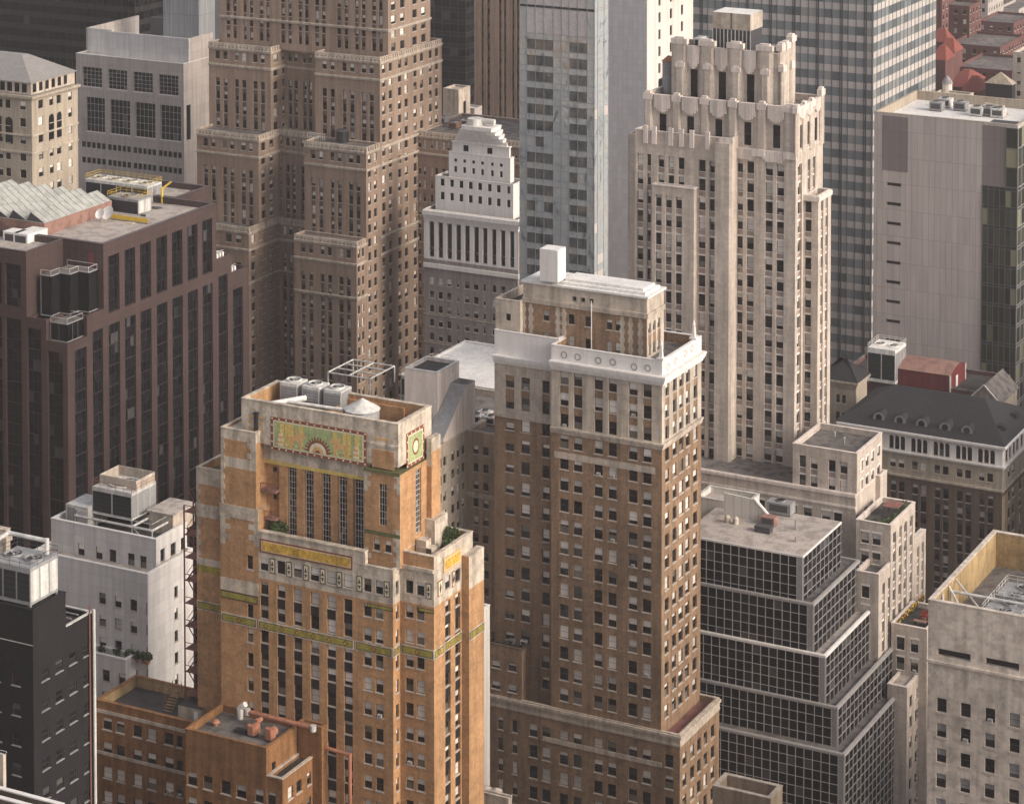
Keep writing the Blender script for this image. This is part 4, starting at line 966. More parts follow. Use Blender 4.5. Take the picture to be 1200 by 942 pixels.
# ============================================================ dark granite office block, left
c = at(79, 404, d=478); X1, Y0 = c.x, c.y
Xn = at(30.5, 296, Y=Y0).x; Yn = at(121, 287, X=X1).y; zt = at(121, 287, X=X1).z
z2 = at(121, 363, X=X1).z; z3 = c.z; Xn2 = at(54, 378, Y=Y0).x; Yn2 = at(102, 385, X=X1).y
Yr = at(253, 240, X=X1).y; XL = at(-60, 300, Y=Y0).x
A0 = Box(XL, X1, Yn, Yr, 0, zt); A0.cpx = 121
b = building('granite_office', 'dark red granite office block with tall black window strips and a sawtooth skylight', 'office building', A0)
pitch = 25.2
def gran(B, fcl, rcl, ztop, top_strip=True, par=None, py=450, **k):
    zr_ = [(ztop-4.0*(j+1), ztop-4.0*j-.02) for j in range(int(ztop/4)-1)]
    bz = ztop+1.0
    def zones(cl, side):
        zs_ = [dict(z0=0, z1=ztop+.3, cols=cl, rows=zr_, style='win_office', span='span_black', srec=.1)]
        if top_strip: zs_.append(dict(z0=bz+1, z1=B.z1, cols=cl, rows=[(bz+1.2, B.z1-2.6)], style='win_officetop'))
        return zs_
    walls(b, B, 'granite', zones(B.fcols(fcl,py), 'f') if fcl else None, zones(B.rcols(rcl,py), 'r') if rcl else None, **k)
zs0 = at(121, 384, X=X1).z
rcl = [(128,141),(147,159.6),(165.5,178),(184.4,196.8),(202.7,214.8),(220.8,232.4),(238.3,249.8)]
gran(A0, None, rcl, zs0, par=2.0, pt=.7, cop='granite', top='roof_gravel')
gran(Box(XL, Xn, Y0, Yn+.02, 0, zt-.0), [(-16,3),(7,25.6)], None, at(8,372,Y=Y0).z, par=.02, top='roof_gravel', name='wing_wall')
A2_ = Box(Xn-.02, X1, Yn2, Yn, 0, z2); gran(A2_, None, [(109,121)], zs0, top_strip=False, par=.3, top='roof_tar', cop='granite', name='wing_wall')
A3_ = Box(Xn, Xn2, Y0, Yn2+.02, 0, z2); gran(A3_, [(30.6,48.6)], None, at(40,385,Y=Y0).z, top_strip=False, par=.3, top='roof_tar', cop='granite', name='wing_wall')
A4_ = Box(Xn2-.02, X1, Y0, Yn2, 0, z3); gran(A4_, [(56,73.4)], [(88,102)], at(79,415,X=X1).z, top_strip=False, par=.3, top='roof_tar', cop='granite', name='wing_wall')
# zigzag glass bay in the notch
def zig(x0, y0, x1, y1, z0, z1, n, name='glass_bay'):
    q = MB(); dx, dy = (x1-x0)/n, (y1-y0)/n; pts = []
    for k in range(n): pts += [(x0+dx*k, y0+dy*k), (x0+dx*(k+1), y0+dy*k)]
    pts += [(x1, y1), (x0, y1)]
    q.prism(pts, z0, z1, 'glass_black', 'roof_tar')
    m = len(pts)
    for k in range(m-1):
        a, c = Vector((*pts[k], 0)), Vector((*pts[k+1], 0)); L_ = (c-a).length; k2 = max(1, int(L_/1.4))
        for j in range(k2+1):
            p = a+(c-a)*j/k2; q.box(p.x-.05, p.x+.05, p.y-.05, p.y+.05, z0, z1+.05, 'mullion_dark' if j not in (0, k2) else 'mid_metal')
    for zz in (z0+.05, z1): 
        for k in range(m-1): q.tube((*pts[k], zz), (*pts[k+1], zz), .12, 'mid_metal', 6)
    q.build(name, b)
    q = MB()
    for k in range(m-1): q.tube((*pts[k], z1+1), (*pts[k+1], z1+1), .05, 'pale_metal', 5)
    for p in pts: q.tube((*p, z1), (*p, z1+1), .04, 'pale_metal', 5)
    q.build('railing', b)
zig(Xn+1.2, Y0+2.8, X1-1.2, Yn-.4, z2+.02, z2+7.6, 3); zig(Xn2+.3, Y0+1, X1-.8, Yn2-.2, z3+.02, z2-.4, 1)
q = MB(); q.box(Xn+6, Xn+7, Yn-.06, Yn+.02, z2+8, z2+10.4, 'red_panel'); q.build('door', b)
# back pieces
Xb = at(206, 232, Y=Yr).x; Yr2 = at(245.7, 217, X=Xb).y
AB = Box(XL, Xb, Yr-.02, Yr2, 0, zt-.0); gran(AB, None, None, zs0, par=3.4, pt=.7, cop='granite', top='roof_gravel', name='wing_wall')
W_ = Box(Xb-2, X1-.02, Yr, at(271,305,X=X1).y, 0, at(257,304,X=X1).z); gran(W_, None, [(256.7,267.4)], W_.z1-3.5, top_strip=False, par=.6, top='roof_tar', name='wing_wall')
W2_ = Box(Xb-2, X1-.02, W_.Y1-.02, at(291,322,X=X1).y, 0, at(273,320,X=X1).z); gran(W2_, None, [(273.7,285)], W2_.z1-3.5, top_strip=False, par=.6, top='roof_tar', name='wing_wall')
GRN = b; ZA = zt-2.0; GX1, GYn, GYr = X1, Yn, Yr
mat('skylight_glass', (.40,.40,.36), rough=.35, var=.12, streak=0, grain=.06, stain=.25, spec=.6)
# skylight: sawtooth glass ridges on a brick curb
q0 = at(52, 262, Z=ZA+3.4)
sx1 = q0.x; sy0 = q0.y; sy1 = at(131, 234, X=sx1).y
if sx1 > Xn: sy0 = max(sy0, Yn+1.2)
t = thing('skylight', 'sawtooth skylight of pale glass ridges on the roof of the dark granite block', 'skylight', (sx1-12, sy0+6, ZA))
q = MB(); q.box(sx1-26, sx1, sy0, sy1, ZA, ZA+3.4, 'rust_roof', 'pale_metal'); q.build('curb', t)
for k in range(6):
    xa = sx1-.2-k*4.3; q = MB(); y0, y1 = sy0+.2, sy1-.2; zb = ZA+3.42
    q.poly([(xa,y0,zb),(xa,y1,zb),(xa-3.2,y1,zb+1.7),(xa-3.2,y0,zb+1.7)], 'skylight_glass'); q.poly([(xa-3.2,y0,zb+1.7),(xa-3.2,y1,zb+1.7),(xa-4.3,y1,zb),(xa-4.3,y0,zb)], 'skylight_glass')
    q.poly([(xa,y0,zb),(xa-3.2,y0,zb+1.7),(xa-4.3,y0,zb)], 'dark_metal'); q.poly([(xa,y1,zb),(xa-4.3,y1,zb),(xa-3.2,y1,zb+1.7)], 'dark_metal')
    for j in range(13):
        yy_ = y0+(y1-y0)*j/12; q.tube((xa,yy_,zb+.02),(xa-3.2,yy_,zb+1.76),.06,'mid_metal',4); q.tube((xa-3.2,yy_,zb+1.76),(xa-4.3,yy_,zb+.02),.06,'mid_metal',4)
    q.build('ridge', t)

# ============================================================ twin brown hotel tower
X1 = at(417.7, 284.7, d=600).x
lv = [((417.7,284.7),(345,)), ((429,174),(356.6,)), ((445,68.5),(369.3,))]
YE = at(517.5, 44, X=X1).y
Y3, Y2, Y1_ = [at(p[0], p[1], X=X1).y for p, _ in lv]; z3_, z2_, z1_ = [at(p[0], p[1], X=X1).z for p, _ in lv]
YT = at(455, 36, X=X1).y
E0 = Box(at(231, 200, Y=Y2).x, X1, Y3, YE, 0, z1_)
b = building('hotel_tower', 'massive brown brick hotel with banded setbacks, cut off by the top edge', 'skyscraper', E0)
fr = [(.107,.179),(.234,.302),(.422,.485),(.536,.605),(.715,.79),(.836,.905)]
def hot(B, n=1, z0=None, right=True, spn='span_hotel', front=True, nm='wall', par=.5, extra=()):
    W = B.X1-B.X0; D = B.Y1-B.Y0; top = B.z1; cl = []
    for k in range(n): cl += [((k+a)*W/n, (k+c_)*W/n) for a, c_ in fr]
    pz = 3.28; rz = [(top-3.9-pz*j, top-1.9-pz*j) for j in range(int(top/pz)-2)]
    m = max(1, int(D/7)); rc2 = []
    for k in range(m): rc2 += [((k+a)*D/m, (k+c_)*D/m) for a, c_ in ((.14,.34),(.56,.76))]
    zf = [dict(z0=0, z1=top-5.4, cols=cl, rows=rz, span=spn, srec=.3, style='win_plain'), dict(z0=top-5.3, z1=top, cols=cl, rows=rz, style='win_plain')]
    zr_ = [dict(z0=0, z1=top, cols=rc2, rows=rz, style='win_plain')]
    walls(b, B, 'brick_hotel', zf if front else None, zr_ if right else None, par=par, pt=.35, cop='stone_tan', name=nm)
    for zz in (top-1.5, top-5.6) + tuple(extra): band(b, B, zz, zz+.65, .35, 'stone_tan', name='belt_course', lay=[(0,.5,.2),(.5,1,.4)])
    q = MB(); k = int(W/1.0)
    for j in range(k): q.box(B.X0+j*W/k, B.X0+j*W/k+.5, B.Y0-.18, B.Y0+.02, top-.85, top-.1, 'stone_tan')
    k = int(D/1.0)
    for j in range(k): q.box(B.X1-.02, B.X1+.18, B.Y0+j*D/k, B.Y0+j*D/k+.5, top-.85, top-.1, 'stone_tan')
    q.box(B.X0, B.X1+.12, B.Y0-.12, B.Y0, top-.5, top-.05, 'stone_tan'); q.build('dentil_course', b)
Yc2 = at(331, 170, X=at(303,163,Y=Y2).x).y
for (Yk, zk, xl, xa2, xb) in ((Y3, z3_, 197, 291.7, 345), (Y2, z2_, 230.6, 303, 356.6), (Y1_, z1_, 244.6, 317, 369.3)):
    yp = 300 if Yk == Y3 else 165 if Yk == Y2 else 60
    ex = (zk-13.5,) if Yk == Y3 else ()
    a_ = Box(at(xl, yp, Y=Yk).x, at(xa2, yp, Y=Yk).x, Yk, YE-2, 0, zk); hot(a_, 1, extra=ex)
    b_ = Box(at(xb, yp, Y=Yk).x, X1, Yk, (Y2 if Yk == Y3 else Y1_ if Yk == Y2 else YE), 0, zk); hot(b_, 1, extra=ex if Yk != Y1_ else (z2_-1.5, z2_-5.6, z3_-1.5, z3_-5.6))
    xL = a_.X1-.5; xR = b_.X0+.5; dd = Yc2+(Yk-Y2)*.35
    c_ = Box(xL, xR, dd, YE-3, 0, zk-.3); W = c_.X1-c_.X0; hot(c_, 1, right=False, extra=ex)
ET = Box(at(258,20,Y=YT).x, X1-.05, YT, at(504.5,10,X=X1).y, z1_-1, z1_+34); hot(ET, 3, par=.5, extra=(at(455,38,X=X1).z,))
Yw = at(489.5, 155, X=X1).y
EW = Box(X1-1, at(625,175,Y=Yw).x, Yw, Yw+24, 0, at(489.5,154,Y=Yw).z); EW.cpx=620
hot(EW, 3, right=True, spn=None)
HOT, EWB = b, EW
def simple(name, label, cat, B, wall, fr_=None, ri=None, **k):
    b = building(name, label, cat, B); walls(b, B, wall, fr_, ri, **k); return b
# ------------------------------------------------------------ grid-faced museum-like block with big windows
B = mass(215, 75.5, 89, 250, d=672)
b = building('concrete_block', 'grey stone block with four huge gridded windows and a white walled roof terrace', 'building', B)
bw = B.fcols([(96.5,119.5),(126.5,149),(156,179),(186,209)], 100)
mid = B.fcols([(101,123),(129,152.5),(158.5,182),(188,212)], 140)
lowc = []
for a, c in ((96,125),(126.5,154.5),(156.5,184),(186,214)):
    for k in range(5): u0, u1 = B.fx(a+(c-a)*k/5, 175), B.fx(a+(c-a)*(k+.78)/5, 175); lowc.append((u0, u1))
walls(b, B, 'museum_concrete', [
    dict(z0=0, z1=B.fz(215,168), cols=lowc, rows=[(B.fz(215,186.5),B.fz(215,179.5)),(B.fz(215,205),B.fz(215,198))], style='win_small'),
    dict(z0=B.fz(215,167.9), z1=B.fz(215,119), cols=mid, rows=[(B.fz(198,165), B.fz(198,124))], style='win_museum'),
    dict(z0=B.fz(215,119)+.02, z1=B.z1, cols=bw, rows=[(B.fz(198,112), B.fz(198,88.5))], style='win_museum')],
    [dict(z0=B.fz(215,170), z1=B.fz(215,119), cols=B.rcols([(218.5,223.5)],140), rows=[(B.fz(215,166), B.fz(215,125))], style='win_office')], par=.6, cop='stone_white', top='roof_white')
q = MB(); e = at(228, 69.5, Z=B.z1-.6); xw0 = at(126, 57, Y=B.Y0+2.5).x; zt_ = at(228, 46.5, Y=B.Y0+2.5).z
q.box(xw0, B.X1-.05, B.Y0+2.5, B.Y0+3.1, B.z1-.6, zt_, 'white_panel'); q.box(B.X1-.65, B.X1-.05, B.Y0+3.1, B.Y1, B.z1-.6, zt_, 'museum_concrete')
q.box(B.X0+.5, xw0, B.Y0+4.6, B.Y0+5.2, B.z1-.6, zt_, 'white_panel'); q.box(B.X0, B.X0+.6, B.Y0+4.6, B.Y1+14, B.z1-.6, zt_, 'museum_concrete'); q.build('roof_wall', b)
B2 = Box(B.X0, B.X1, B.Y1-.05, B.Y1+15, 0, B.z1-.6); walls(b, B2, 'museum_concrete', par=.02, top='roof_white', name='wall')
K = mass(233, 47, 191.5, 252, d=690); K.z0 = B.z1-.6; K.z1 = K.z1+25
walls(b, K, 'corrugated', parapet=False, top='roof_tar', name='penthouse_wall')
K = mass(196, 40, 176, 200, d=698); K.z0 = B.z1-.6; K.z1 = at(196,22,d=698).z; walls(b, K, 'dark_metal', parapet=False, name='louvre_box')

# ------------------------------------------------------------ classical cream building with hip roof
B = mass(37, 113.5, -60, 91, d=590)
b = building('cream_hip_roof_building', 'cream classical building with arched windows under a grey hip roof, left edge', 'building', B)
pz = 3.95; rz = [(B.z1-1.3-2-pz*j, B.z1-1.3-pz*j) for j in range(10)]
cf = B.fcols([(-14,-8),(-2,3),(6,12),(23,30)],130); crr = B.rcols([(45,50.5),(58,62.5),(66.5,71.5),(80,84.5)],130)
walls(b, B, 'brick_cream', [dict(z0=0, z1=B.z1, cols=cf, rows=rz, style='win_plain')], [dict(z0=0, z1=B.z1, cols=crr, rows=rz, style='win_plain')], parapet=False, top='slate_grey')
band(b, B, B.z1-.5, B.z1+.1, .9, 'brick_cream'); band(b, B, B.z1-9.3, B.z1-8.9, .3, 'stone_tan', name='belt_course'); band(b, B, B.z1-13.3, B.z1-12.9, .3, 'stone_tan', name='belt_course')
q = MB(); q.box(B.X0, B.X1-.8, B.Y0+.8, B.Y1, B.z1+.1, B.z1+3.0, 'stone_tan')
for k in range(int((B.Y1-B.Y0-2)/2.3)): u = B.Y0+1.5+k*2.3; q.box(B.X1-.83, B.X1-.75, u, u+1.2, B.z1+.6, B.z1+2.6, 'glass_dark')
for k in range(14): u = B.X1-2-k*2.1; q.box(u-1.3, u, B.Y0+.75, B.Y0+.83, B.z1+.6, B.z1+2.6, 'glass_dark')
q.build('attic_wall', b)
q = MB(); zr_ = B.z1+3.0; xm_ = B.X1-8
q.frust(B.X0-.5, B.X1-.3, B.Y0+.3, B.Y1+.5, zr_, B.X0, B.X1-9, B.Y0+8, B.Y1-7, zr_+4.6, 'slate_grey'); q.build('hip_roof', b)
for sd, px0, px1 in (('f',0,2),('f',6.5,15),('r',57,63),('r',66.5,72)):
    q = MB(); z0_, z1_ = rz[2][0]-.2, rz[1][1]
    if sd == 'f': x0, x1 = at(px0,140,Y=B.Y0).x, at(px1,140,Y=B.Y0).x; 
    else: x0, x1 = at(px0,140,X=B.X1).y, at(px1,140,X=B.X1).y
    xc, r_ = (x0+x1)/2, (x1-x0)/2; pts = [(x0,z0_),(x1,z0_)]+[(xc+r_*math.cos(t*math.pi/8), z1_-r_+r_*math.sin(t*math.pi/8)) for t in range(9)]
    q.poly([(p, B.Y0-.06, z) if sd == 'f' else (B.X1+.06, p, z) for p, z in pts], 'glass_dark'); q.build('arched_window', b)

# ------------------------------------------------------------ black towers behind
def slab(name, label, B, glassm, mull, pw, fh, strip='span_black', sh=1.4, dens=True):
    b = building(name, label, 'skyscraper', B); walls(b, B, strip, parapet=False)
    rs = []; z = B.z1
    while z > max(B.z0, 2)+fh: rs += [(z-sh, z, strip), (z-fh, z-sh, glassm)]; z -= fh
    for s_, W in (('f', B.X1-B.X0), ('r', B.Y1-B.Y0)):
        n = max(2, int(W/pw)); curtain(b, B, s_, [W*k/n for k in range(n+1)], rs, mull, mw=.12, md=.12)
    return b
B = Box(at(60,50,d=760).x-70, at(270,50,d=790).x, at(60,50,d=760).y, at(60,50,d=760).y+40, 0, at(60,-60,d=760).z)
slab('black_slab_tower', 'black glass slab filling the top left corner behind the grey stone block', B, 'glass_black', 'span_black', 2.2, 3.8)
B = mass(546, -60, 490, 575, d=830); slab('black_glass_tower', 'black glass tower seen through the gap beside the brown hotel', B, 'glass_dark', 'mullion_dark', 2.6, 3.9)
# brown striped tower
B = mass(640, -60, 555.5, 660, d=745)
b = building('striped_tower', 'brown brick tower with dark vertical window stripes behind the white ziggurat', 'skyscraper', B)
pz = 3.55; rz = [(B.z1-3-pz*j, B.z1-1.2-pz*j) for j in range(58)]
walls(b, B, 'brick_hotel', [dict(z0=0, z1=B.z1, cols=B.fcols([(564,566.5),(570.5,574),(584.5,587.5),(590.5,593),(600,602.5),(605.5,608)],60), rows=rz, span='span_hotel', srec=.5, style='win_dark')], parapet=False)
# small concrete stair head
B = mass(537.5, 106, 519, 551, d=690)
b = simple('stair_tower', 'small plain concrete stair tower with a slit window, above the hotel wing', 'building', B, 'stone_tan', None, [dict(z0=0, z1=B.z1, cols=[(2.6,4.2)], rows=[(B.z1-7,B.z1-3.5)], style='win_small')], par=.4, top='roof_gravel')
B = mass(556, 128, 530, 565, d=706); simple('plant_room', 'low grey plant room beside the small concrete stair tower', 'building', B, 'museum_concrete', par=.4, top='roof_white')

# ------------------------------------------------------------ white ziggurat building
B = mass(607, 259, 496.8, 630, d=592)
b = building('ziggurat_building', 'white stepped building with a ziggurat top and tall cream pilasters', 'building', B)
za = B.fz(607,271); zb_ = B.fz(607,317)
pc_ = B.fcols([(502.5,508.7),(513,519),(523.5,529.5),(534,540),(544.3,550.3),(555,561),(565.5,571),(576,581.5),(586.5,592),(597.3,602.5)],280)
zl_ = B.fz(607,325)
lr = rows(B, 506, 308, 16.45, 8.5, 40)
lc = B.fcols([(503.5,508.5),(513.7,518.7),(523.7,528.7),(535.5,538),(544.5,550),(555,560.5),(566.5,569),(577,581.5),(587,592),(598,602)],350)
walls(b, B, 'brick_grey', [dict(z0=0, z1=zl_, cols=lc, rows=lr, style='win_plain'), dict(z0=zb_, z1=za, cols=pc_, rows=[(zb_+.4, B.fz(607,307)), (B.fz(607,304), za-.3)], wall='stone_white', span='span_dark', srec=.6, style='win_dark'), dict(z0=za, z1=B.z1, wall='stone_white')], parapet=True, par=.5, cop='stone_white', top='roof_tar')
band(b, B, za-.1, B.z1, .6, 'stone_white', lay=[(0,.3,.2),(.3,.6,.5),(.6,1,.9)]); band(b, B, zl_-.4, zl_+.6, .4, 'stone_white', name='belt_course')
for k in (3,5,8): band(b, B, lr[k][0]-.6, lr[k][0]-.4, .1, 'stone_tan', name='belt_course')
def tier(px, py, xl, xr, yo, z0, z1py=None, cl=None, rws=None, wall='stone_white', col='stone_white'):
    t_ = Box(at(xl,py,Y=B.Y0+yo).x, at(px,py,Y=B.Y0+yo).x, B.Y0+yo, 0, z0, at(px,py,Y=B.Y0+yo).z); t_.Y1 = B.Y1-yo*.6; t_.cpx = px
    walls(b, t_, wall, [dict(z0=z0, z1=t_.z1, cols=t_.fcols(cl,py), rows=rws(t_) if rws else [], style='win_small')] if cl else None, par=.4, pt=.25, cop=col, top='roof_tar', name='tier_wall'); return t_
a = tier(601.5, 217, 510.3, 615, 2.5, B.z1-.5, cl=[(516,520.8),(527.3,531.7),(538,542.8),(549,553.8),(560,564.8),(571.5,576),(582,586.5),(594,598)], rws=lambda t_: [(t_.fz(518,218),t_.fz(518,209.5)),(t_.fz(518,234),t_.fz(518,225))])
a2 = tier(598, 186.5, 526, 608, 5, a.z1-.4, cl=[(532,535.5),(542.5,546),(553,556.5),(563.5,567),(575,578.5),(585.5,589)], rws=lambda t_: [(t_.fz(534,190),t_.fz(534,186)),(t_.fz(534,202),t_.fz(534,195))])
q = MB(); z = a2.z1-.4; x0, x1, y0, y1 = a2.X0+.6, a2.X1-.6, a2.Y0+.6, a2.Y1-.6
for k, h in enumerate((3.0,.85,.85,.85,.85,.95)):
    q = MB(); i = .0 if k == 0 else .72
    x0 += i; x1 -= i; y0 += i*.8; y1 -= i*.8
    q.box(x0, x1, y0, y1, z+.003, z+h, 'stone_white'); q.box(x0-.22, x1+.22, y0-.22, y1+.22, z+h-.22, z+h+.002, 'stone_white')
    if k == 0:
        for u in (.2, .62): q.box(x0+(x1-x0)*u, x0+(x1-x0)*u+1.3, y0-.03, y0+.1, z+.9, z+2.3, 'glass_dark')
    q.build('ziggurat_step', b); z += h
q = MB(); q.cyl((x0+x1)/2-1.5, (y0+y1)/2, z, z+1.5, 2.2, 1.9, 'pale_metal', 14); q.tube(((x0+x1)/2-3,(y0+y1)/2,z+1),((x0+x1)/2+3.5,(y0+y1)/2,z+1), .7, 'pale_metal'); q.build('roof_vent', b)

# ------------------------------------------------------------ glass tower and tiled slab
B = mass(696.6, -70, 609.2, 713, d=548)
b = building('glass_tower', 'reflective grey green glass tower standing behind the brown brick tower', 'skyscraper', B)
walls(b, B, 'mullion', parapet=False)
W, D = B.X1-B.X0, B.Y1-B.Y0; fh = B.fz(640,77)-B.fz(640,96)
zt_ = B.fz(640,11.5); fp = [B.fx(x,200) for x in (609.2,617.5,627.5,637.5,648.5,658,667,677,688,696.6)]
rs = [(B.fz(690,44.5), B.fz(690,14), lambda i, z: 'louvre' if 0 < i < 8 else 'glass_mirror'), (B.fz(690,11), B.z1, lambda i, z: 'louvre' if 0 < i < 8 else 'glass_mirror'), (B.fz(690,14), B.fz(690,11), 'span_glass')]
z = B.fz(690,44.5); gm = random.Random(5)
while z > fh+1:
    rs += [(z-fh*.36, z, lambda i, z: 'glass_mirror'), (z-fh, z-fh*.36, lambda i, z: 'glass_mirror' if i in (0,4,5,8) or gm.random() < .06 else 'glass_mirror_dark')]; z -= fh
curtain(b, B, 'f', fp, rs, 'mid_metal', mw=.10, md=.08)
n = 2; rs2 = [(r_[0], r_[1], (lambda i, z: 'band_panel' if gm.random() < .12 else 'glass_mirror') if r_[1]-r_[0] > fh*.5 else 'glass_mirror') for r_ in rs]
curtain(b, B, 'r', [.0, 1.6, D-2.2, D], rs2, 'mid_metal', mw=.12, md=.08)
B = mass(758.5, -70, 690, 812.5, d=600)
b = building('tiled_slab', 'plain grey tiled slab tower with a cream side of slit windows', 'skyscraper', B)
fh = 4.0; rz = [(B.fz(758,100)-fh*(j-22)-2.4, B.fz(758,100)-fh*(j-22)) for j in range(60)]
walls(b, B, 'tile_grey', None, [dict(z0=0, z1=B.z1, wall='limestone_pale', cols=B.rcols([(771.5,774.2),(784.8,787.6),(797.8,800.5)],60), rows=rz, style='win_small')], parapet=False)

# ------------------------------------------------------------ banded office slab
B = mass(1023.3, 8, 690, 1097, d=715); B.z1 += 22
b = building('banded_office_tower', 'wide office slab with alternating pale panel bands and glass bands', 'skyscraper', B)
walls(b, B, 'band_panel', parapet=False)
fh = 4.35; W, D = B.X1-B.X0, B.Y1-B.Y0; z = B.z1; rs = []
while z > fh: rs += [(z-1.9, z, 'band_panel'), (z-fh, z-1.9, 'glass_teal')]; z -= fh
n = int(W/2.35); us = [W-.2-2.35*k for k in range(n)][::-1]
curtain(b, B, 'f', us, rs, 'mullion_dark', mw=.16, md=.12, hz=False); n = int(D/3.2); us = [D*k/n for k in range(n+1)]
curtain(b, B, 'r', us, rs, 'mullion_dark', mw=.11, md=.12, hz=False)
q = MB()
for k in range(0, int(W/7)): x = B.X1-1.9-7.05*k; q.box(x-.16, x+.16, B.Y0-.3, B.Y0-.03, 0, B.z1, 'dark_metal')
q.build('downpipe_strip', b)

# ------------------------------------------------------------ grey panelled block with glass corner
B = mass(1192.8, 147.5, 1024.5, 1235, d=628)
b = building('panelled_block', 'tall grey panelled block with a lit green glass corner at the right edge', 'building', B)
walls(b, B, 'grey_panel', [dict(z0=0, z1=B.fz(1040,195), cols=B.fcols([(1038.3,1055.3)],300), rows=[(B.fz(1046,218.5+22.9*k), B.fz(1046,214.3+22.9*k)) for k in range(22)], style='win_slot')], None, par=2.2, pt=.6, cop='brick_cream', inner='brick_cream', top='roof_white')
q = MB(); z0_, z1_ = B.fz(1040,200), B.z1-.6; q.box(at(1034,160,Y=B.Y0).x, at(1064,160,Y=B.Y0).x, B.Y0-.05, B.Y0+.02, z0_, z1_, 'grey_panel_dark'); q.build('dark_panel', b)
xg = at(1150.5,300,Y=B.Y0).x; q = MB(); q.box(xg+.0, at(1179,160,Y=B.Y0).x, B.Y0-.05, B.Y0+.02, B.fz(1150,217), z1_, 'grey_panel_dark'); q.build('dark_panel', b)
fh = B.fz(1160,217)-B.fz(1160,239.8); z = B.fz(1150,217); rs = []
while z > fh: rs += [(z-.7, z, 'span_black'), (z-fh, z-.7, 'glass_green')]; z -= fh
u0 = xg-B.X0+.06; us = [u0+(B.X1-B.X0-u0)*k/6 for k in range(7)]; curtain(b, B, 'f', us, rs, 'mullion_dark', mw=.14, md=.2)
rs2 = [(B.fz(1160,217), B.fz(1160,217)+fh, 'glass_green'), (B.fz(1160,217)+fh, B.fz(1160,217)+2*fh, 'glass_green'), (B.fz(1160,217)+2*fh, B.z1-.8, 'glass_green')]
curtain(b, B, 'f', [at(1179.3,160,Y=B.Y0).x-B.X0, B.X1-B.X0], rs2, 'mullion_dark', mw=.14, md=.2); D = B.Y1-B.Y0
curtain(b, B, 'r', [D*k/10 for k in range(11)], rs+rs2, 'mullion', mw=.14, md=.2)
PNL, PB = b, B

# ------------------------------------------------------------ dark hip roof palazzo
B = mass(1175, 524, 981.5, 1262, d=525); B.Y1 = B.Y0+25
b = building('palazzo_building', 'brown and cream palazzo building with arcaded top floor under a black dormered hip roof', 'building', B)
za, zb_ = B.fz(1085*0+1175,524), B.fz(1175,549); 
groups = [(1041.3,1061.3),(1067,1087.5),(1093.3,1113.6),(1119.5,1140),(1145.5,1166.8)]
gc = [];
for a, c in groups:
    for k in range(3): gc.append((a+(c-a)*(k+.08)/3, a+(c-a)*(k+.88)/3))
pr_ = []
for a, c in groups: pr_ += [(a+1.5+0,a+8.3),(a+11.3,a+18.3)]
RD = [(1178.5,1181.5),(1182.7,1185.5),(1187,1190),(1191,1194),(1196,1199)]
r1 = [(B.fz(1045,525.5), B.fz(1045,509.5))]; pz_ = 20.6
rlow = [(B.fz(1045,547), B.fz(1045,536.5))]; rest = rows(B, 1045, 562.5, 19.5, 12.5, 40)
rbar = rows(B, 1047, 573.5+0, 25.0, 14, 34)
walls(b, B, 'brick_dark', [dict(z0=0, z1=B.fz(1175,583), cols=B.fcols(pr_,600), rows=rest, wall='brick_dark', span='span_dark', srec=.25, style='win_plain'),
     dict(z0=B.fz(1175,575), z1=B.fz(1175,549), cols=B.fcols(pr_,540), rows=[(B.fz(1045,546.5), B.fz(1045,536.5))], wall='brick_cream', style='win_plain'),
     dict(z0=B.fz(1175,549), z1=B.z1, cols=B.fcols(gc,520), rows=r1, wall='stone_white', style='win_arch')],
     [dict(z0=0, z1=B.fz(1175,583), cols=B.rcols([(1181,1184),(1186,1189),(1194,1197)],600), rows=rest, wall='brick_tan', style='win_plain'), dict(z0=B.fz(1175,575), z1=B.fz(1175,549), cols=B.rcols([(1181,1184),(1186,1189)],560), rows=[(B.fz(1045,546.5), B.fz(1045,536.5))], wall='brick_cream', style='win_plain'),
      dict(z0=B.fz(1175,549), z1=B.z1, cols=B.rcols(RD,520), rows=r1, wall='stone_white', style='win_arch')], parapet=False, top='slate')
for a, c in [(x, y) for x, y in gc]:                                 # round heads over the arcade windows
    x0, x1 = at(a,515,Y=B.Y0).x, at(c,515,Y=B.Y0).x; r_ = (x1-x0)/2; q = MB(); zz = r1[0][1]
    out_ = [(x0-.05, zz+.05), (x0-.05, zz-r_)] ; n_ = 8
    for s_ in (0, 1):
        arc = [((x0+x1)/2-(1-2*s_)*r_*math.cos(t*math.pi/2/n_), zz-r_+r_*math.sin(t*math.pi/2/n_)) for t in range(n_+1)]
        P_ = [((x0 if s_ == 0 else x1), zz+.04)] + (arc if s_ == 0 else arc)
        P_ = P_ if s_ == 1 else P_
        q.poly([(p, B.Y0-.012, z) for p, z in (P_ if s_ == 1 else P_[::-1])], 'stone_white')
    q.build('arch_head', b)
band(b, B, B.z1-.7, B.z1+.25, .8, 'stone_white', lay=[(0,.5,.4),(.5,1,.9)]); band(b, B, B.fz(1175,550.5), B.fz(1175,546.5), .5, 'stone_white', name='belt_course', lay=[(0,.6,.25),(.6,1,.7)]); band(b, B, B.fz(1175,577), B.fz(1175,574.5), .3, 'stone_tan', name='belt_course')
zE = B.z1+.26; rx0 = at(1037.5,449,d=548); Wd = B.Y1-B.Y0; q = MB(); in_ = 12.2; hh = at(1150.8,465.6,Y=B.Y0+in_+.5).z-zE; print('hip', hh)
q.frust(B.X0-.5, B.X1+.6, B.Y0-.6, B.Y1+.5, zE, B.X0+8, B.X1-7.5, B.Y0+in_, B.Y1-in_, zE+hh, 'slate'); q.build('hip_roof', b)
slope = hh/(in_+.6)
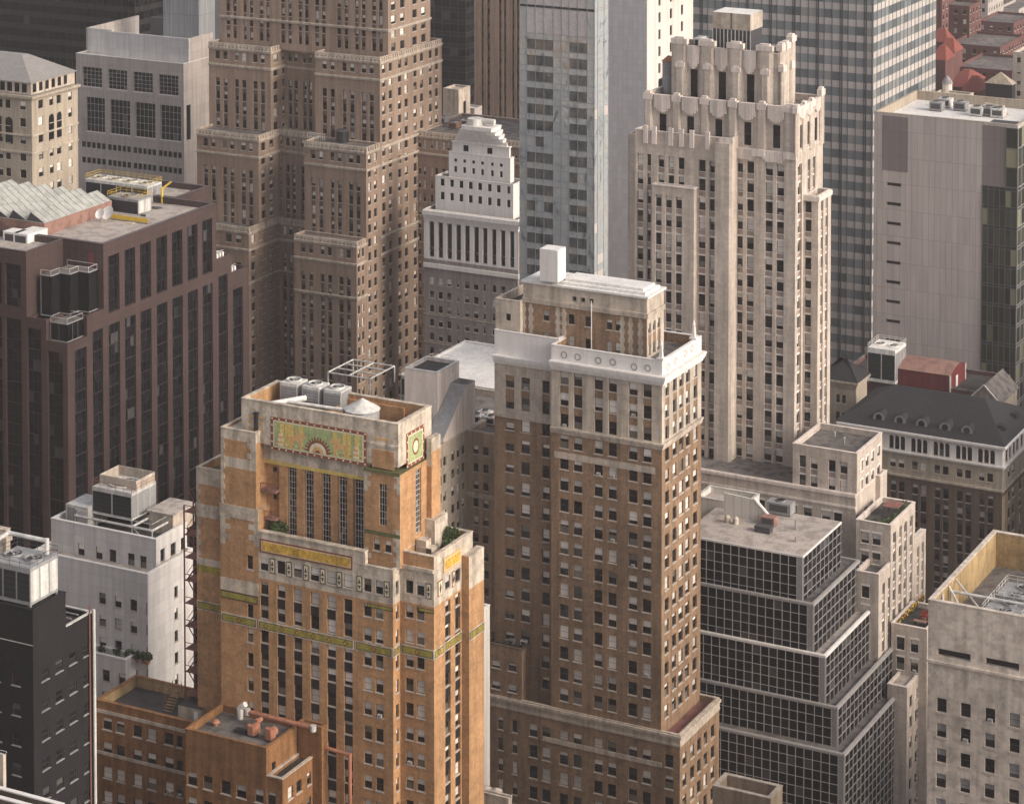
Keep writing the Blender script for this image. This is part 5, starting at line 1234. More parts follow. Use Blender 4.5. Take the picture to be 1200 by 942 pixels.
for px, py in ((1031,484),(1055.5,488.5),(1081,493),(1108.5,496),(1134,500)):
    yy_ = B.Y0+2.3; x = at(px, py, Y=yy_).x; z = zE+(yy_-B.Y0+.6)*slope; q = MB()
    n_ = 12; r_ = 1.25
    for k in range(n_):
        a0, a1 = math.pi*k/(n_-1)-.0, math.pi*(k+1)/(n_-1)
        if k < n_-1: q.poly([(x+r_*math.cos(a0), yy_-.6, z+r_*math.sin(a0)), (x+r_*math.cos(a0), yy_+2.6, z+r_*math.sin(a0)), (x+r_*math.cos(a1), yy_+2.6, z+r_*math.sin(a1)), (x+r_*math.cos(a1), yy_-.6, z+r_*math.sin(a1))], 'slate')
    q.poly([(x+r_*math.cos(math.pi*k/(n_-1)), yy_-.6, z+r_*math.sin(math.pi*k/(n_-1))) for k in range(n_)]+[(x-r_, yy_-.6, z-.8), (x+r_, yy_-.6, z-.8)], 'slate_grey')
    q.poly([(x+.7*math.cos(k*math.pi/6), yy_-.63, z+.25+.7*math.sin(k*math.pi/6)) for k in range(12)], 'glass_dark')
    q.build('dormer', b)
for py_ in (6, 15):
    y_ = B.Y0+py_; q = MB(); z = zE+(2.5+.6)*slope; x = B.X1-2.3
    q.prism([(x-.3,y_-1.2),(x+1.0,y_-1.0),(x+1.0,y_+1.0),(x-.3,y_+1.2)], z-1.2, z+1.2, 'slate', 'slate'); q.box(x+1.0, x+1.03, y_-.6, y_+.6, z-.6, z+.7, 'glass_dark'); q.build('dormer', b)
PLZ, PLB = b, B
# cream building with hip roof, left of it
B = mass(1003, 449, 960, 1016, d=566)
b = building('cream_cornice_building', 'cream brick building with a small dark hip roof beside the pale deco tower', 'building', B)
walls(b, B, 'brick_cream', [dict(z0=0, z1=B.z1, cols=B.fcols([(979.5,984),(986.5,991)],470), rows=rows(B, 982, 462, 20.5, 10, 20), style='win_arch')], None, parapet=False, top='slate')
band(b, B, B.z1-1.2, B.z1+.2, .6, 'brick_cream', lay=[(0,.4,.25),(.4,.7,.45),(.7,1,.8)])
q = MB(); q.frust(B.X0-.5, B.X1+.7, B.Y0-.7, B.Y1+.6, B.z1+.21, B.X0+5, B.X1-5, B.Y0+4, B.Y1-4, B.z1+4.2, 'slate'); q.build('hip_roof', b)
# low roofs carrying the red shed
B = mass(1160, 462, 985, 1230, d=580); B.Y1 = B.Y0+16
simple('annex_building', 'low dark roofed annex carrying the red shed and a white cooling tower', 'building', B, 'brick_red', par=.8, cop='roof_tar', top='roof_dark')
AB_ = B; zb_ = B.z1-.8
# red shed
B = mass(1113.5, 440.5, 1051, 1131, d=584); B.z0 = zb_
b = building('red_shed', 'dark red corrugated metal shed with white trimmed corners and a curved rust coloured roof', 'shed', B); b.location.z = zb_
q = MB(); q.box(B.X0, B.X1, B.Y0, B.Y1, zb_, B.z1, 'red_panel'); q.build('wall', b)
q = MB(); n_ = 8
for k in range(n_):
    v0, v1 = k/n_, (k+1)/n_; y0_, y1_ = B.Y0-.2+(B.Y1-B.Y0+.4)*v0, B.Y0-.2+(B.Y1-B.Y0+.4)*v1; h0, h1 = 1.3*math.sin(math.pi*v0), 1.3*math.sin(math.pi*v1)
    q.poly([(B.X0-.2,y0_,B.z1+.05+h0),(B.X1+.2,y0_,B.z1+.05+h0),(B.X1+.2,y1_,B.z1+.05+h1),(B.X0-.2,y1_,B.z1+.05+h1)], 'rust_roof')
q.poly([(B.X1+.1, B.Y0+(B.Y1-B.Y0)*k/n_, B.z1+1.3*math.sin(math.pi*k/n_)) for k in range(n_+1)], 'red_panel'); q.build('roof', b)
for x, y_ in ((B.X0,B.Y0),(B.X1,B.Y0),(B.X1,B.Y1)): q = MB(); q.box(x-.16, x+.16, y_-.16, y_+.16, zb_, B.z1+.1, 'white_paint'); q.build('corner_trim', b)
q = MB(); q.box(B.X1-.02, B.X1+.05, B.Y0+4.2, B.Y0+5.6, zb_, zb_+2.6, 'white_paint'); q.build('door', b)
# gabled house on the annex
B = mass(1171, 470, 1136, 1192, d=572); B.z0 = zb_-.2
b = building('gabled_penthouse', 'cream gabled penthouse with a grey pitched roof behind the black hip roof', 'penthouse', B)
q = MB(); q.box(B.X0, B.X1, B.Y0, B.Y1, 0, B.z1-.6, 'brick_cream')
xm_ = (B.X0+B.X1)/2; zg_ = B.z1+3.2
q.poly([(B.X0,B.Y0,B.z1-.6),(B.X1,B.Y0,B.z1-.6),(xm_,B.Y0,zg_-.1)], 'brick_cream'); q.build('wall', b)
q = MB()
for s_ in (-1, 1):
    xe = B.X0-.5 if s_ < 0 else B.X1+.5; zb2_ = B.z1-.7
    P_ = [(xe,B.Y0-.4,zb2_),(xm_,B.Y0-.4,zg_),(xm_,B.Y1,zg_),(xe,B.Y1,zb2_)]; q.poly(P_ if s_ > 0 else P_[::-1], 'roof_tar'); q.tube((xe,B.Y0-.4,zb2_),(xm_,B.Y0-.4,zg_),.2,'pale_metal',5)
q.build('roof', b)

# ------------------------------------------------------------ left foreground buildings
V = mass(183, 632.6, 60, 219, d=400)
b = building('white_panel_building', 'white panelled building with small dark windows and a boxy cooling tower on top', 'building', V)
c1 = V.fcols([(91,98.8),(112,120),(128,136),(149.5,157.5),(164,171.5)],640)
walls(b, V, 'white_panel', [dict(z0=0, z1=V.z1, cols=c1, rows=[(V.fz(91,650.5), V.fz(91,635.5))], style='win_plain')], [dict(z0=0, z1=V.z1, cols=V.rcols([(188,193),(200,206),(212,217)],650), rows=[(V.fz(183,662), V.fz(183,647))], style='win_plain')], par=1.3, cop='stone_white', top='roof_dark')
V2 = Box(at(57,655,Y=V.Y0-4).x-3, V.X1+1.2, V.Y0-4, V.Y1, 0, at(190,677,Y=V.Y0-4).z); V2.cpx = 196
walls(b, V2, 'white_panel', [dict(z0=0, z1=V2.z1, cols=V2.fcols([(79,87),(98,106),(116,124),(134.4,142.4),(152.6,160.6),(171.3,179.3)],720), rows=rows(V2, 120, 694.5, 25.9, 13.5, 30), skip=((0,-1),(1,-1)), style='win_plain')],
      [dict(z0=0, z1=V2.z1, cols=V2.rcols([(204.5,208.5)],720), rows=rows(V2, 120, 694.5, 25.9, 13.5, 30), style='win_plain')], par=1.0, cop='stone_white', top='roof_gravel', name='wall')
V3 = Box(V2.X0, V2.X1-2.2, V2.Y0-2.8, V2.Y0, 0, at(183.5,782,Y=V2.Y0-2.8).z); V3.cpx = 183
walls(b, V3, 'white_panel', [dict(z0=0, z1=V3.z1, cols=V3.fcols([(120,128.5),(139,147),(158,166),(175,181)],800), rows=rows(V3, 124, 784.5, 25.9, 14, 30), style='win_plain')], None, par=.9, cop='stone_white', top='roof_gravel', name='wall')
WHT, VB, VB3 = b, V, V3
Wb = mass(38.5, 757, -40, 109.5, d=300)
b = building('black_brick_building', 'black painted brick building with pale roof edging, bottom left corner', 'building', Wb)
walls(b, Wb, 'black_brick', [dict(z0=0, z1=Wb.z1, cols=Wb.fcols([(-8,1),(13.8,23.6)],800), rows=rows(Wb, 18, 788.5, 35, 14.5, 20), style='win_black')],
      [dict(z0=0, z1=Wb.z1, cols=Wb.rcols([(49,57.4),(65.4,73.7),(81.5,89.7),(98,103.5)],800), rows=rows(Wb, 53, 783, 35, 14, 20, 'r'), style='win_black')], par=.9, cop='pale_metal', copt=.1, over=.0, top='roof_dark')
K = Box(Wb.X0, at(38.5,716,Y=Wb.Y0+.02).x-.02, Wb.Y0+.02, at(77,697,X=at(38.5,716,Y=Wb.Y0+.02).x).y, Wb.z1-.9, at(38.5,716,Y=Wb.Y0).z); K.cpx = 38
walls(b, K, 'black_brick', par=.4, cop='black_brick', top='roof_dark', name='bulkhead_wall'); WK = K
q = MB(); q.tube((Wb.X1+.25, Wb.Y1-.2, Wb.z1-38), (Wb.X1+.25, Wb.Y1-.2, Wb.z1+.4), .2, 'pale_metal'); q.build('downpipe', b)
for k in (-1, 0): q = MB(); q.tube((Wb.X1+.2, Wb.Y1-1.0+k*.0, Wb.z1-38), (Wb.X1+.2, Wb.Y1-1.0, Wb.z1+1.2), .1, 'rust_steel'); q.build('downpipe', b) if k else None
for k in range(4):
    q = MB(); y_ = K.Y1+(Wb.Y1-K.Y1)*k/4+.4; q.box(K.X0, Wb.X1-.5, y_-.06, y_+.06, Wb.z1+.25, Wb.z1+.4, 'mid_metal'); q.build('rail', b)
BLK, BW = b, Wb
# bits at the left edge
B = mass(7, 622, -40, 12, d=372); b = simple('ochre_corner_building', 'sliver of an ochre stone building on the left edge above the black brick building', 'building', B, 'stone_tan', None, None, par=.8, cop='stone_tan', top='roof_gravel')
band(b, B, B.z1-1.6, B.z1-.9, .4, 'stone_tan')
B = mass(3.5, 884, -40, 7, d=262); simple('pale_corner_block', 'sliver of a pale block in the bottom left corner', 'building', B, 'stone_tan', par=.6, cop='stone_white', top='roof_gravel')
B = mass(60, 952, -40, 75, d=255); simple('dark_roof_block', 'dark roof with a pale edge cut off by the bottom edge, far left', 'building', B, 'brick_dark', par=.5, cop='stone_white', top='roof_dark')
# rust brick annexes in front of the ornate tower
X1_ = Box(at(112.5,825,Y=yf-1.4).x, at(236,848,Y=yf-1.4).x, yf-1.4, yf+8, 0, at(231,848.5,Y=yf-1.4).z); X1_.cpx = 231; X1_.Y1 = at(159,797,X=X1_.X0).y
b = building('rust_brick_annex', 'rust brown brick annex with a black roof and a small iron stair, lower left', 'building', X1_)
walls(b, X1_, 'brick_rust', [dict(z0=0, z1=X1_.z1, cols=X1_.fcols([(120.5,131),(136,145.8),(155.8,166),(172.3,182.6),(192.5,203),(207,213.5)],860), rows=rows(X1_, 125, 841, 28.4, 14, 30), style='win_orange')], None, par=1.5, pt=.5, cop='brick_rust', inner='ochre_wall', top='roof_dark')
q = MB()
for py in (832, 880.5): z = X1_.fz(118, py); q.box(X1_.X0, X1_.X1, X1_.Y0-.1, X1_.Y0+.02, z-.3, z+.2, 'stone_tan')
q.build('belt_course', b); ANX = b
yx = yf-9.4; X2 = Box(at(217,856,Y=yx).x, at(312,877,Y=yx).x, yx, yf-.02, 0, at(312,877,Y=yx).z); X2.cpx = 312
b = building('rust_brick_wing', 'rust orange brick wing with copper coloured roof ducts at the foot of the ornate tower', 'building', X2)
rx = rows(X2, 225, 904.5, 29.2, 16, 20)
walls(b, X2, 'brick_rust', [dict(z0=0, z1=X2.z1, cols=X2.fcols([(219.5,230.8),(238,248.8),(258.6,270),(276.7,288.3),(298.5,308.6)],905), rows=rx, style='win_orange')],
      [dict(z0=X2.z1-9, z1=X2.z1, cols=X2.rcols([(318.5,323)],880), rows=[(X2.z1-4.3,X2.z1-2.6)], style='win_small')], par=.9, pt=.35, cop='brick_rust', top='roof_tar')
X3 = Box(X2.X1-.05, at(331,913.5,Y=yx+.05).x, yx+.05, yf-.3, 0, at(331,913.5,Y=yx+.05).z); X3.cpx = 331
walls(b, X3, 'brick_rust', [dict(z0=0, z1=X3.z1, cols=X3.fcols([(313.5,323)],930), rows=rx, style='win_orange')], [dict(z0=0, z1=X3.z1, cols=X3.rcols([(337.5,343.5),(347.5,353.5),(360,364.5),(367.5,371)],930), rows=rows(X3, 340, 921.5, 29, 15, 20, 'r'), style='win_orange')], par=.5, cop='stone_tan', top='roof_dark')
X4 = Box(at(349,855,Y=yf-1.5).x, at(377,858,Y=yf-1.5).x, yf-1.5, yf-.03, 0, at(377,853,Y=yf-1.5).z); walls(b, X4, 'brick_rust', par=.3, top='roof_dark')
WNG = b

# ------------------------------------------------------------ buildings between the ornate tower and the brick tower
c = at(547.7, 506.5, d=452); Q2 = Box(c.x-.05, at(640,522,Y=c.y).x, c.y, c.y+18, 0, at(549,504.5,Y=c.y).z); Q2.cpx = 549
Q1 = Box(at(440,470,d=440).x-6, c.x, at(500,530,X=c.x).y, c.y, 0, c.z+.4); Q1.cpx = 548; Q1.Y1 += 22
b = building('tan_courtyard_building', 'tan brick building with an inner corner, glimpsed between the ornate tower and the brick tower', 'building', Q1)
q1c = [(514.5,517.5),(519.5,523),(529,533),(535.5,539),(541.5,545)]
walls(b, Q1, 'brick_cream', None, [dict(z0=0, z1=Q1.z1, cols=Q1.rcols(q1c,560), rows=rows(Q1, 530, 529.5, 20.6, 11, 40, 'r'), style='win_plain')], par=1.0, cop='stone_tan', top='roof_tar')
walls(b, Q2, 'brick_tan', [dict(z0=0, z1=Q2.z1, cols=Q2.fcols([(554.5,560.5),(566,572.5),(584,590)],560), rows=rows(Q2, 557, 522, 20.6, 10, 40), style='win_plain')], None, par=1.0, cop='stone_tan', top='roof_tar')
band(b, Q2, Q2.fz(557,582), Q2.fz(557,577), .3, 'stone_tan', name='belt_course', right=False)
TAN, QA, QB = b, Q1, Q2
P3 = mass(512.5, 437.5, 474, 538, d=449); P3.z0 = Q1.z1-1
b = building('cream_plant_tower', 'cream concrete lift and plant tower with a dark flat top behind the mosaic crown', 'building', P3)
walls(b, P3, 'limestone_pale', None, None, par=.5, cop='pale_metal', top='roof_dark'); 
q = MB(); q.box(P3.X1-.02, P3.X1+.05, P3.Y1-3.0, P3.Y1-1.6, P3.z1-5.5, P3.z1-1.5, 'white_paint'); q.build('door', b)
q = MB(); dx = 3.2; za_ = at(540, 455, X=P3.X1+dx).z; ya, yb2 = P3.Y0-3.5, P3.Y1
q.poly([(P3.X1+dx,ya,P3.z0),(P3.X1+dx,yb2,P3.z0),(P3.X1+dx,yb2,za_),(P3.X1+dx,yb2-3,za_),(P3.X1+dx,ya,za_-7)], 'limestone_pale'); q.poly([(P3.X1+.01,ya,za_-7),(P3.X1+dx,ya,za_-7),(P3.X1+dx,yb2-3,za_),(P3.X1+.01,yb2-3,za_)], 'mid_metal'); q.poly([(P3.X1+.01,yb2-3,za_),(P3.X1+dx,yb2-3,za_),(P3.X1+dx,yb2,za_),(P3.X1+.01,yb2,za_)], 'roof_tar'); q.poly([(P3.X1+.01,ya,P3.z0),(P3.X1+dx,ya,P3.z0),(P3.X1+dx,ya,za_-7),(P3.X1+.01,ya,za_-7)], 'limestone_pale')
q.build('ramp_housing', b); PLT = P3
B = mass(640, 466, 470, 660, d=486); B.Y1 = B.Y0+26
b = building('white_roof_building', 'building with a plain white roof over a blue glass band, behind the tan brick building', 'building', B)
walls(b, B, 'stone_white', par=.3, cop='roof_white', top='roof_white'); rs = [(B.z1-6.5, B.z1-1.5, 'glass_teal'), (B.z1-7.5, B.z1-6.5, 'mid_metal')]; curtain(b, B, 'f', [2*k for k in range(int((B.X1-B.X0)/2))], rs, 'mid_metal', mw=.12, md=.1)
# white ribbed strip between towers
c = at(574, 709, d=425); B = Box(c.x-8, c.x, at(540,715,X=c.x).y, c.y, 0, c.z); B.cpx = 574
b = simple('white_ribbed_building', 'narrow white ribbed building squeezed between the ornate tower and the brick tower', 'building', B, 'white_corrugated', None, None, par=1.0, cop='stone_white', top='roof_tar')
B = mass(596, 936, 540, 600, d=382); b = simple('small_roof_building', 'small pale walled rooftop with air units between the two tall brick towers, bottom edge', 'building', B, 'stone_tan', None, None, par=1.6, pt=.6, cop='stone_tan', top='roof_gravel'); SRB = B
B = mass(903, 936, 835, 917, d=398); B.Y1 = min(B.Y1, B.Y0+9); b = simple('tan_parapet_building', 'tan brick parapet roof in front of the stepped glass building, bottom edge', 'building', B, 'brick_tan', None, None, par=2.2, pt=.6, cop='stone_tan', top='roof_gravel')
# ------------------------------------------------------------ far red brick buildings, top right
def far(name, label, px, py, xl, xr, d, wall, pz=3.4, wx=3.2, top='roof_tar', par=.8, st_='win_plain', **k):
    B = mass(px, py, xl, xr, d=d); W, D = B.X1-B.X0, B.Y1-B.Y0
    rz_ = [(B.z1-3-pz*j, B.z1-1.4-pz*j) for j in range(int(B.z1/pz)-1)]
    n, m = max(1, int(W/wx)), max(1, int(D/wx))
    b = simple(name, label, 'building', B, wall, [dict(z0=0, z1=B.z1, cols=even(W, n, 1.2), rows=rz_, style=st_)], [dict(z0=0, z1=B.z1, cols=even(D, m, 1.2), rows=rz_, style=st_)], par=par, top=top, cop=wall, **k)
    return b, B
far('red_brick_building', 'dark red brick apartment block with a flat topped tower, top right', 1136, 8, 1104, 1150, 930, 'brick_red')
far('red_brick_building', 'wide dark red brick block with small white windows, top right below the flat topped one', 1172, 56, 1112, 1200, 905, 'brick_red')
far('red_brick_building', 'stepped dark red brick block with pale roof edges, near the top right corner', 1188, 28, 1146, 1210, 960, 'brick_red')
far('dark_brick_building', 'low purple brown brick block below the wide red brick block', 1186, 84, 1120, 1215, 850, 'brick_red')
far('grey_tower_block', 'grey block rising out of the top edge above the red brick blocks', 1158, -14, 1136, 1176, 1010, 'museum_concrete')
far('grey_flat_block', 'flat topped grey block at the top right corner', 1194, 12, 1168, 1215, 1050, 'museum_concrete')
far('beige_block', 'beige block with dark square windows at the right edge, above the panelled block', 1215, 64, 1187, 1240, 780, 'limestone', wx=3.4)
far('brown_side_block', 'brown block glimpsed between the banded slab and the red brick blocks', 1104, -20, 1085, 1112, 890, 'brick_red')
for k, (lb, px, py, xl, xr, d) in enumerate((('steep red tiled roof beside the banded slab, topmost of the red roofs', 1110, 50, 1090, 1118, 870), ('small red tiled roof below the topmost red roof', 1118, 62, 1100, 1128, 852), ('small red tiled hood low beside the banded slab', 1108, 71, 1092, 1118, 835), ('long red tiled roof with a ridge, above the panelled block', 1132, 103, 1112, 1154, 815), ('lowest red tiled roof with a valley, right of the green cupola', 1146, 108, 1128, 1158, 800))):
    B = mass(px, py, xl, xr, d=d); b = building('red_roof_house', lb, 'house', B); walls(b, B, 'brick_red', parapet=False, top='brick_red')
    q = MB(); q.frust(B.X0-.4, B.X1+.4, B.Y0-.4, B.Y1+.4, B.z1+.01, B.X0+(B.X1-B.X0)*.3, B.X1-(B.X1-B.X0)*.3, B.Y0+(B.Y1-B.Y0)*.45, B.Y1-(B.Y1-B.Y0)*.45, B.z1+4.0, 'red_tile'); q.build('roof', b)
B = mass(1186, 100, 1155, 1190, d=770)
b = building('black_box_building', 'black shrouded rooftop box with a cream pyramid roof, top right', 'building', B); walls(b, B, 'black_metal', parapet=False)
q = MB(); q.frust(B.X0-.3, B.X1+.3, B.Y0-.3, B.Y1+.3, B.z1+.01, (B.X0+B.X1)/2-.2, (B.X0+B.X1)/2+.2, (B.Y0+B.Y1)/2-.2, (B.Y0+B.Y1)/2+.2, B.z1+3.2, 'brick_cream'); q.build('roof', b)
B = mass(1136, 112, 1097, 1141, d=740); b = simple('tan_terrace_block', 'low tan block with a flat roof right of the banded slab', 'building', B, 'stone_tan', par=.8, top='roof_gravel', cop='stone_tan')
c = at(1110, 112, d=748); t = thing('cupola', 'small green copper cupola on the tan block right of the banded slab', 'cupola', (c.x, c.y, B.z1)); 
q = MB(); q.cyl(c.x, c.y, B.z1-1, B.z1+2, 1.5, 1.4, 'limestone_pale', 12); q.build('drum', t); q = MB(); q.cyl(c.x, c.y, B.z1+2, B.z1+3.3, 1.7, 1.0, 'slate_grey', 12); q.cyl(c.x, c.y, B.z1+3.3, B.z1+4.3, .9, .1, 'mid_metal', 12); q.build('dome', t)
# distant rows so that no bare ground shows beyond the last street
rr_ = random.Random(11); wallm = ['brick_red','museum_concrete','brick_hotel','limestone','brick_cream','brick_grey']; k = 0
adj = ['red brick','grey concrete','brown brick','pale stone','cream brick','grey brick']
for i in range(9):
    px = 1105+ i*16; d = 1120+rr_.random()*160; w_ = rr_.choice(range(6)); zt_ = rr_.uniform(45, 62)
    c = at(px, 0, d=d); B = Box(c.x-16, c.x+4, c.y, c.y+18, 0, zt_); B.cpx = px
    pz = 3.4; rz_ = [(B.z1-3-pz*j, B.z1-1.4-pz*j) for j in range(10)]
    b = building('distant_block', '%s block in the far row along the top right edge, %s from the left' % (adj[w_], ('first','second','third','fourth','fifth','sixth','seventh','eighth','ninth')[i]), 'building', B, 'far blocks along the top right edge')
    walls(b, B, wallm[w_], [dict(z0=0, z1=B.z1, cols=even(20, 6, 1.2), rows=rz_, style='win_plain')], None, par=.8, cop=wallm[w_])
# ------------------------------------------------------------ unseen blocks added beside the view and
# below it to shade the street canyons
def project(p):
    r = Vector(p)-CAM; dp = r.dot(FWD); return (PPX+F*r.dot(RGT)/dp, PPY-F*r.dot(UPV)/dp, dp)
rg = random.Random(21)
for i, X in enumerate(range(-430, 520, 37)):
    for j, Yc in enumerate(range(95, 760, 34)):
        if i % 4 == 3 or j % 3 == 2: continue                     # avenues and streets
        x0, x1, y0, y1 = X, X+35, Yc, Yc+32
        if any(a-3 < x1 and c+3 > x0 and e-3 < y1 and g_+3 > y0 for a, c, e, g_ in FOOT): continue
        cs = [project((x, y, 0)) for x in (x0, x1) for y in (y0, y1)]
        if min(c[2] for c in cs) < 20: continue
        if max(c[2] for c in cs) > 640: continue
        lft = all(c[0] < -30 for c in cs); rgt = all(c[0] > 1230 for c in cs); h = rg.uniform(85, 130)
        if cs[0][0] > 1230: h = rg.uniform(50, 85)
        if not (lft or rgt):
            h = min(h, 230-(965+465)*max(c[2] for c in cs)/F-3)
        if h < 22: continue
        if (lft or rgt) and abs(sum(c[0] for c in cs)/4-600) > 2600: continue
        B = Box(x0, x1, y0, y1, 0, h); m_ = rg.choice(('brick_hotel','limestone','brick_tan','brick_brown','museum_concrete'))
        n0 = len(FOOT); b = building('shade_block', 'plain block added outside the picture to shade the street canyons', 'building', B, 'unseen blocks added to shade the streets')
        pz = 3.5; rz_ = [(h-4-pz*k, h-2-pz*k) for k in range(int(h/pz)-2)]
        walls(b, B, m_, [dict(z0=0, z1=h, cols=even(35, 9, 1.5), rows=rz_, style='win_small')], [dict(z0=0, z1=h, cols=even(32, 8, 1.5), rows=rz_, style='win_small')], par=1, top='roof_tar')
        del FOOT[n0:]

x0_, x1_ = V.X1+9, QA.X0-1.5  # hidden block added behind the ornate tower, shades the white panelled building
if x1_-x0_ > 8:
    B = Box(x0_, x1_, max(V.Y0-2, YB+3), V.Y1+12, 0, 86); b = building('shade_block', 'plain block added outside the picture to shade the street canyons', 'building', B, 'unseen blocks added to shade the streets')
    print('hidden block', x0_, x1_, B.Y0, B.Y1); walls(b, B, 'brick_tan', par=1)
# ============================================================ rooftop equipment: every unit a thing of its own
def cooler(label, x0, x1, y0, y1, z0, z1, fans=3, casing='pale_metal', axis='x', legs=.5, louv=True, group=None, pipe=False, rail=True, name='cooling_tower', rx='yellow_paint', pan='black_metal', ncell=None, cat='cooling tower'):
    t = thing(name, label, cat, ((x0+x1)/2, (y0+y1)/2, z0), group)
    q = MB(); zb = z0+legs; q.box(x0, x1, y0, y1, zb, z1, casing); q.build('casing', t)
    for a in (x0+.15, x1-.15):
        for c_ in (y0+.15, y1-.15):
            if legs > .05: q = MB(); q.box(a-.12, a+.12, c_-.12, c_+.12, z0, zb, 'mid_metal'); q.build('leg', t)
    n = ncell or fans; h = z1-zb
    if louv:
        for k in range(n):
            u0, u1 = x0+(x1-x0)*k/n+.12, x0+(x1-x0)*(k+1)/n-.12
            q = MB(); q.box(u0, u1, y0-.03, y0+.02, zb+h*.1, zb+h*.85, pan)
            for j in range(1, 5): q.box(u0, u1, y0-.05, y0-.03, zb+h*(.1+.75*j/5)-.02, zb+h*(.1+.75*j/5)+.02, 'dark_metal')
            q.build('louvre', t)
        D = y1-y0; m = max(1, int(D/1.6))
        for k in range(m): q = MB(); u = y0+D*k/m; q.box(x1-.02, x1+.04, u+.12, u+D/m-.1, zb+h*.08, zb+h*.9, 'mid_metal' if casing != 'mid_metal' else 'pale_metal'); q.build('side_panel', t)
    for k in range(fans):
        if axis == 'x': cx, cy = x0+(x1-x0)*(k+.5)/fans, (y0+y1)/2; r = min((x1-x0)/fans, y1-y0)*.38
        else: cx, cy = (x0+x1)/2, y0+(y1-y0)*(k+.5)/fans; r = min((y1-y0)/fans, x1-x0)*.38
        q = MB(); n_ = 18; i = len(q.v)
        for j in range(n_):
            a0, a1 = 2*math.pi*j/n_, 2*math.pi*(j+1)/n_; P_ = lambda a, rr, z: (cx+rr*math.cos(a), cy+rr*math.sin(a), z)
            q.poly([P_(a0,r,z1), P_(a1,r,z1), P_(a1,r,z1+.3), P_(a0,r,z1+.3)], casing); q.poly([P_(a1,r*.9,z1), P_(a0,r*.9,z1), P_(a0,r*.9,z1+.3), P_(a1,r*.9,z1+.3)], casing); q.poly([P_(a0,r,z1+.3), P_(a1,r,z1+.3), P_(a1,r*.9,z1+.3), P_(a0,r*.9,z1+.3)], casing)
        q.build('fan_ring', t)
        q = MB(); q.cyl(cx, cy, z1+.01, z1+.03, r*.9, r*.9, 'black_metal', 18)
        for j in range(5):
            a = 2*math.pi*j/5; q.poly([(cx+.1*math.cos(a), cy+.1*math.sin(a), z1+.12), (cx+r*.85*math.cos(a-.16), cy+r*.85*math.sin(a-.16), z1+.1), (cx+r*.85*math.cos(a+.2), cy+r*.85*math.sin(a+.2), z1+.18)], 'mid_metal')
        q.cyl(cx, cy, z1+.03, z1+.25, r*.16, r*.12, 'mid_metal', 8); q.build('fan', t)
    if rail:
        q = MB(); pts = [(x0,y0),(x1,y0),(x1,y1),(x0,y1)]
        for j in range(4):
            a, c_ = pts[j], pts[(j+1)%4]; L_ = math.dist(a, c_); m = max(1, int(L_/1.3))
            for zz in (z1+.5, z1+1.0): q.tube((*a, zz), (*c_, zz), .035, rx, 4)
            for i_ in range(m): u = i_/m; q.tube((a[0]+(c_[0]-a[0])*u, a[1]+(c_[1]-a[1])*u, z1), (a[0]+(c_[0]-a[0])*u, a[1]+(c_[1]-a[1])*u, z1+1.0), .035, rx, 4)
        q.build('railing', t)
    return t
def pipes(name, label, cat, pts, r, m, loc=None, flange=None, group=None):
    t = thing(name, label, cat, loc or pts[0], group); q = MB()
    for a, c_ in zip(pts, pts[1:]): q.tube(a, c_, r, m, 10)
    for p in pts[1:-1]: q.cyl(p[0], p[1], p[2]-r*1.02, p[2]+r*1.02, r*1.02, r*1.02, m, 10)
    q.build('pipe', t)
    if flange:
        q = MB()
        for p in (pts[0], pts[-1]): q.cyl(p[0], p[1], p[2]-r*1.3, p[2]+r*1.3, r*1.35, r*1.35, flange, 10)
        q.build('cap', t)
    return t
def acbox(label, px, py, Zr, w_, d_, h, m='pale_metal', name='air_unit', fan=True, group=None, cat='air unit', cyl=False):
    """small roof unit whose front bottom middle is seen at (px, py) on a roof at height Zr"""
    c = at(px, py, Z=Zr); t = thing(name, label, cat, (c.x, c.y, Zr), group); x0, x1, y0, y1 = c.x-w_/2, c.x+w_/2, c.y, c.y+d_
    if cyl:
        q = MB(); q.cyl(c.x, c.y+w_/2, Zr, Zr+h*.75, w_/2, w_/2, m, 18); q.build('body', t); q = MB(); q.cyl(c.x, c.y+w_/2, Zr+h*.75, Zr+h, w_/2*1.08, w_*.06, m, 18); q.build('lid', t); return t
    q = MB(); q.box(x0, x1, y0, y1, Zr+.2, Zr+h, m); q.box(x0-.04, x1+.04, y0-.04, y1+.04, Zr+h-.12, Zr+h+.02, m); q.build('casing', t)
    q = MB(); q.box(x0+.1, x0+.3, y0+.05, y1-.05, Zr, Zr+.2, 'dark_metal'); q.box(x1-.3, x1-.1, y0+.05, y1-.05, Zr, Zr+.2, 'dark_metal'); q.box(x0+.3, x1-.3, y0+.3, y0+.5, Zr+.02, Zr+.2, 'dark_metal'); q.build('skid', t)
    q = MB(); q.box(x0+w_*.12, x1-w_*.12, y0-.03, y0+.02, Zr+h*.3, Zr+h*.85, 'dark_metal'); q.build('grille', t)
    if fan: q = MB(); q.cyl((x0+x1)/2, (y0+y1)/2, Zr+h+.02, Zr+h+.3, min(w_, d_)*.32, min(w_, d_)*.32, 'mid_metal', 14, 'black_metal'); q.build('fan', t)
    return t
rl_ = random.Random(9)
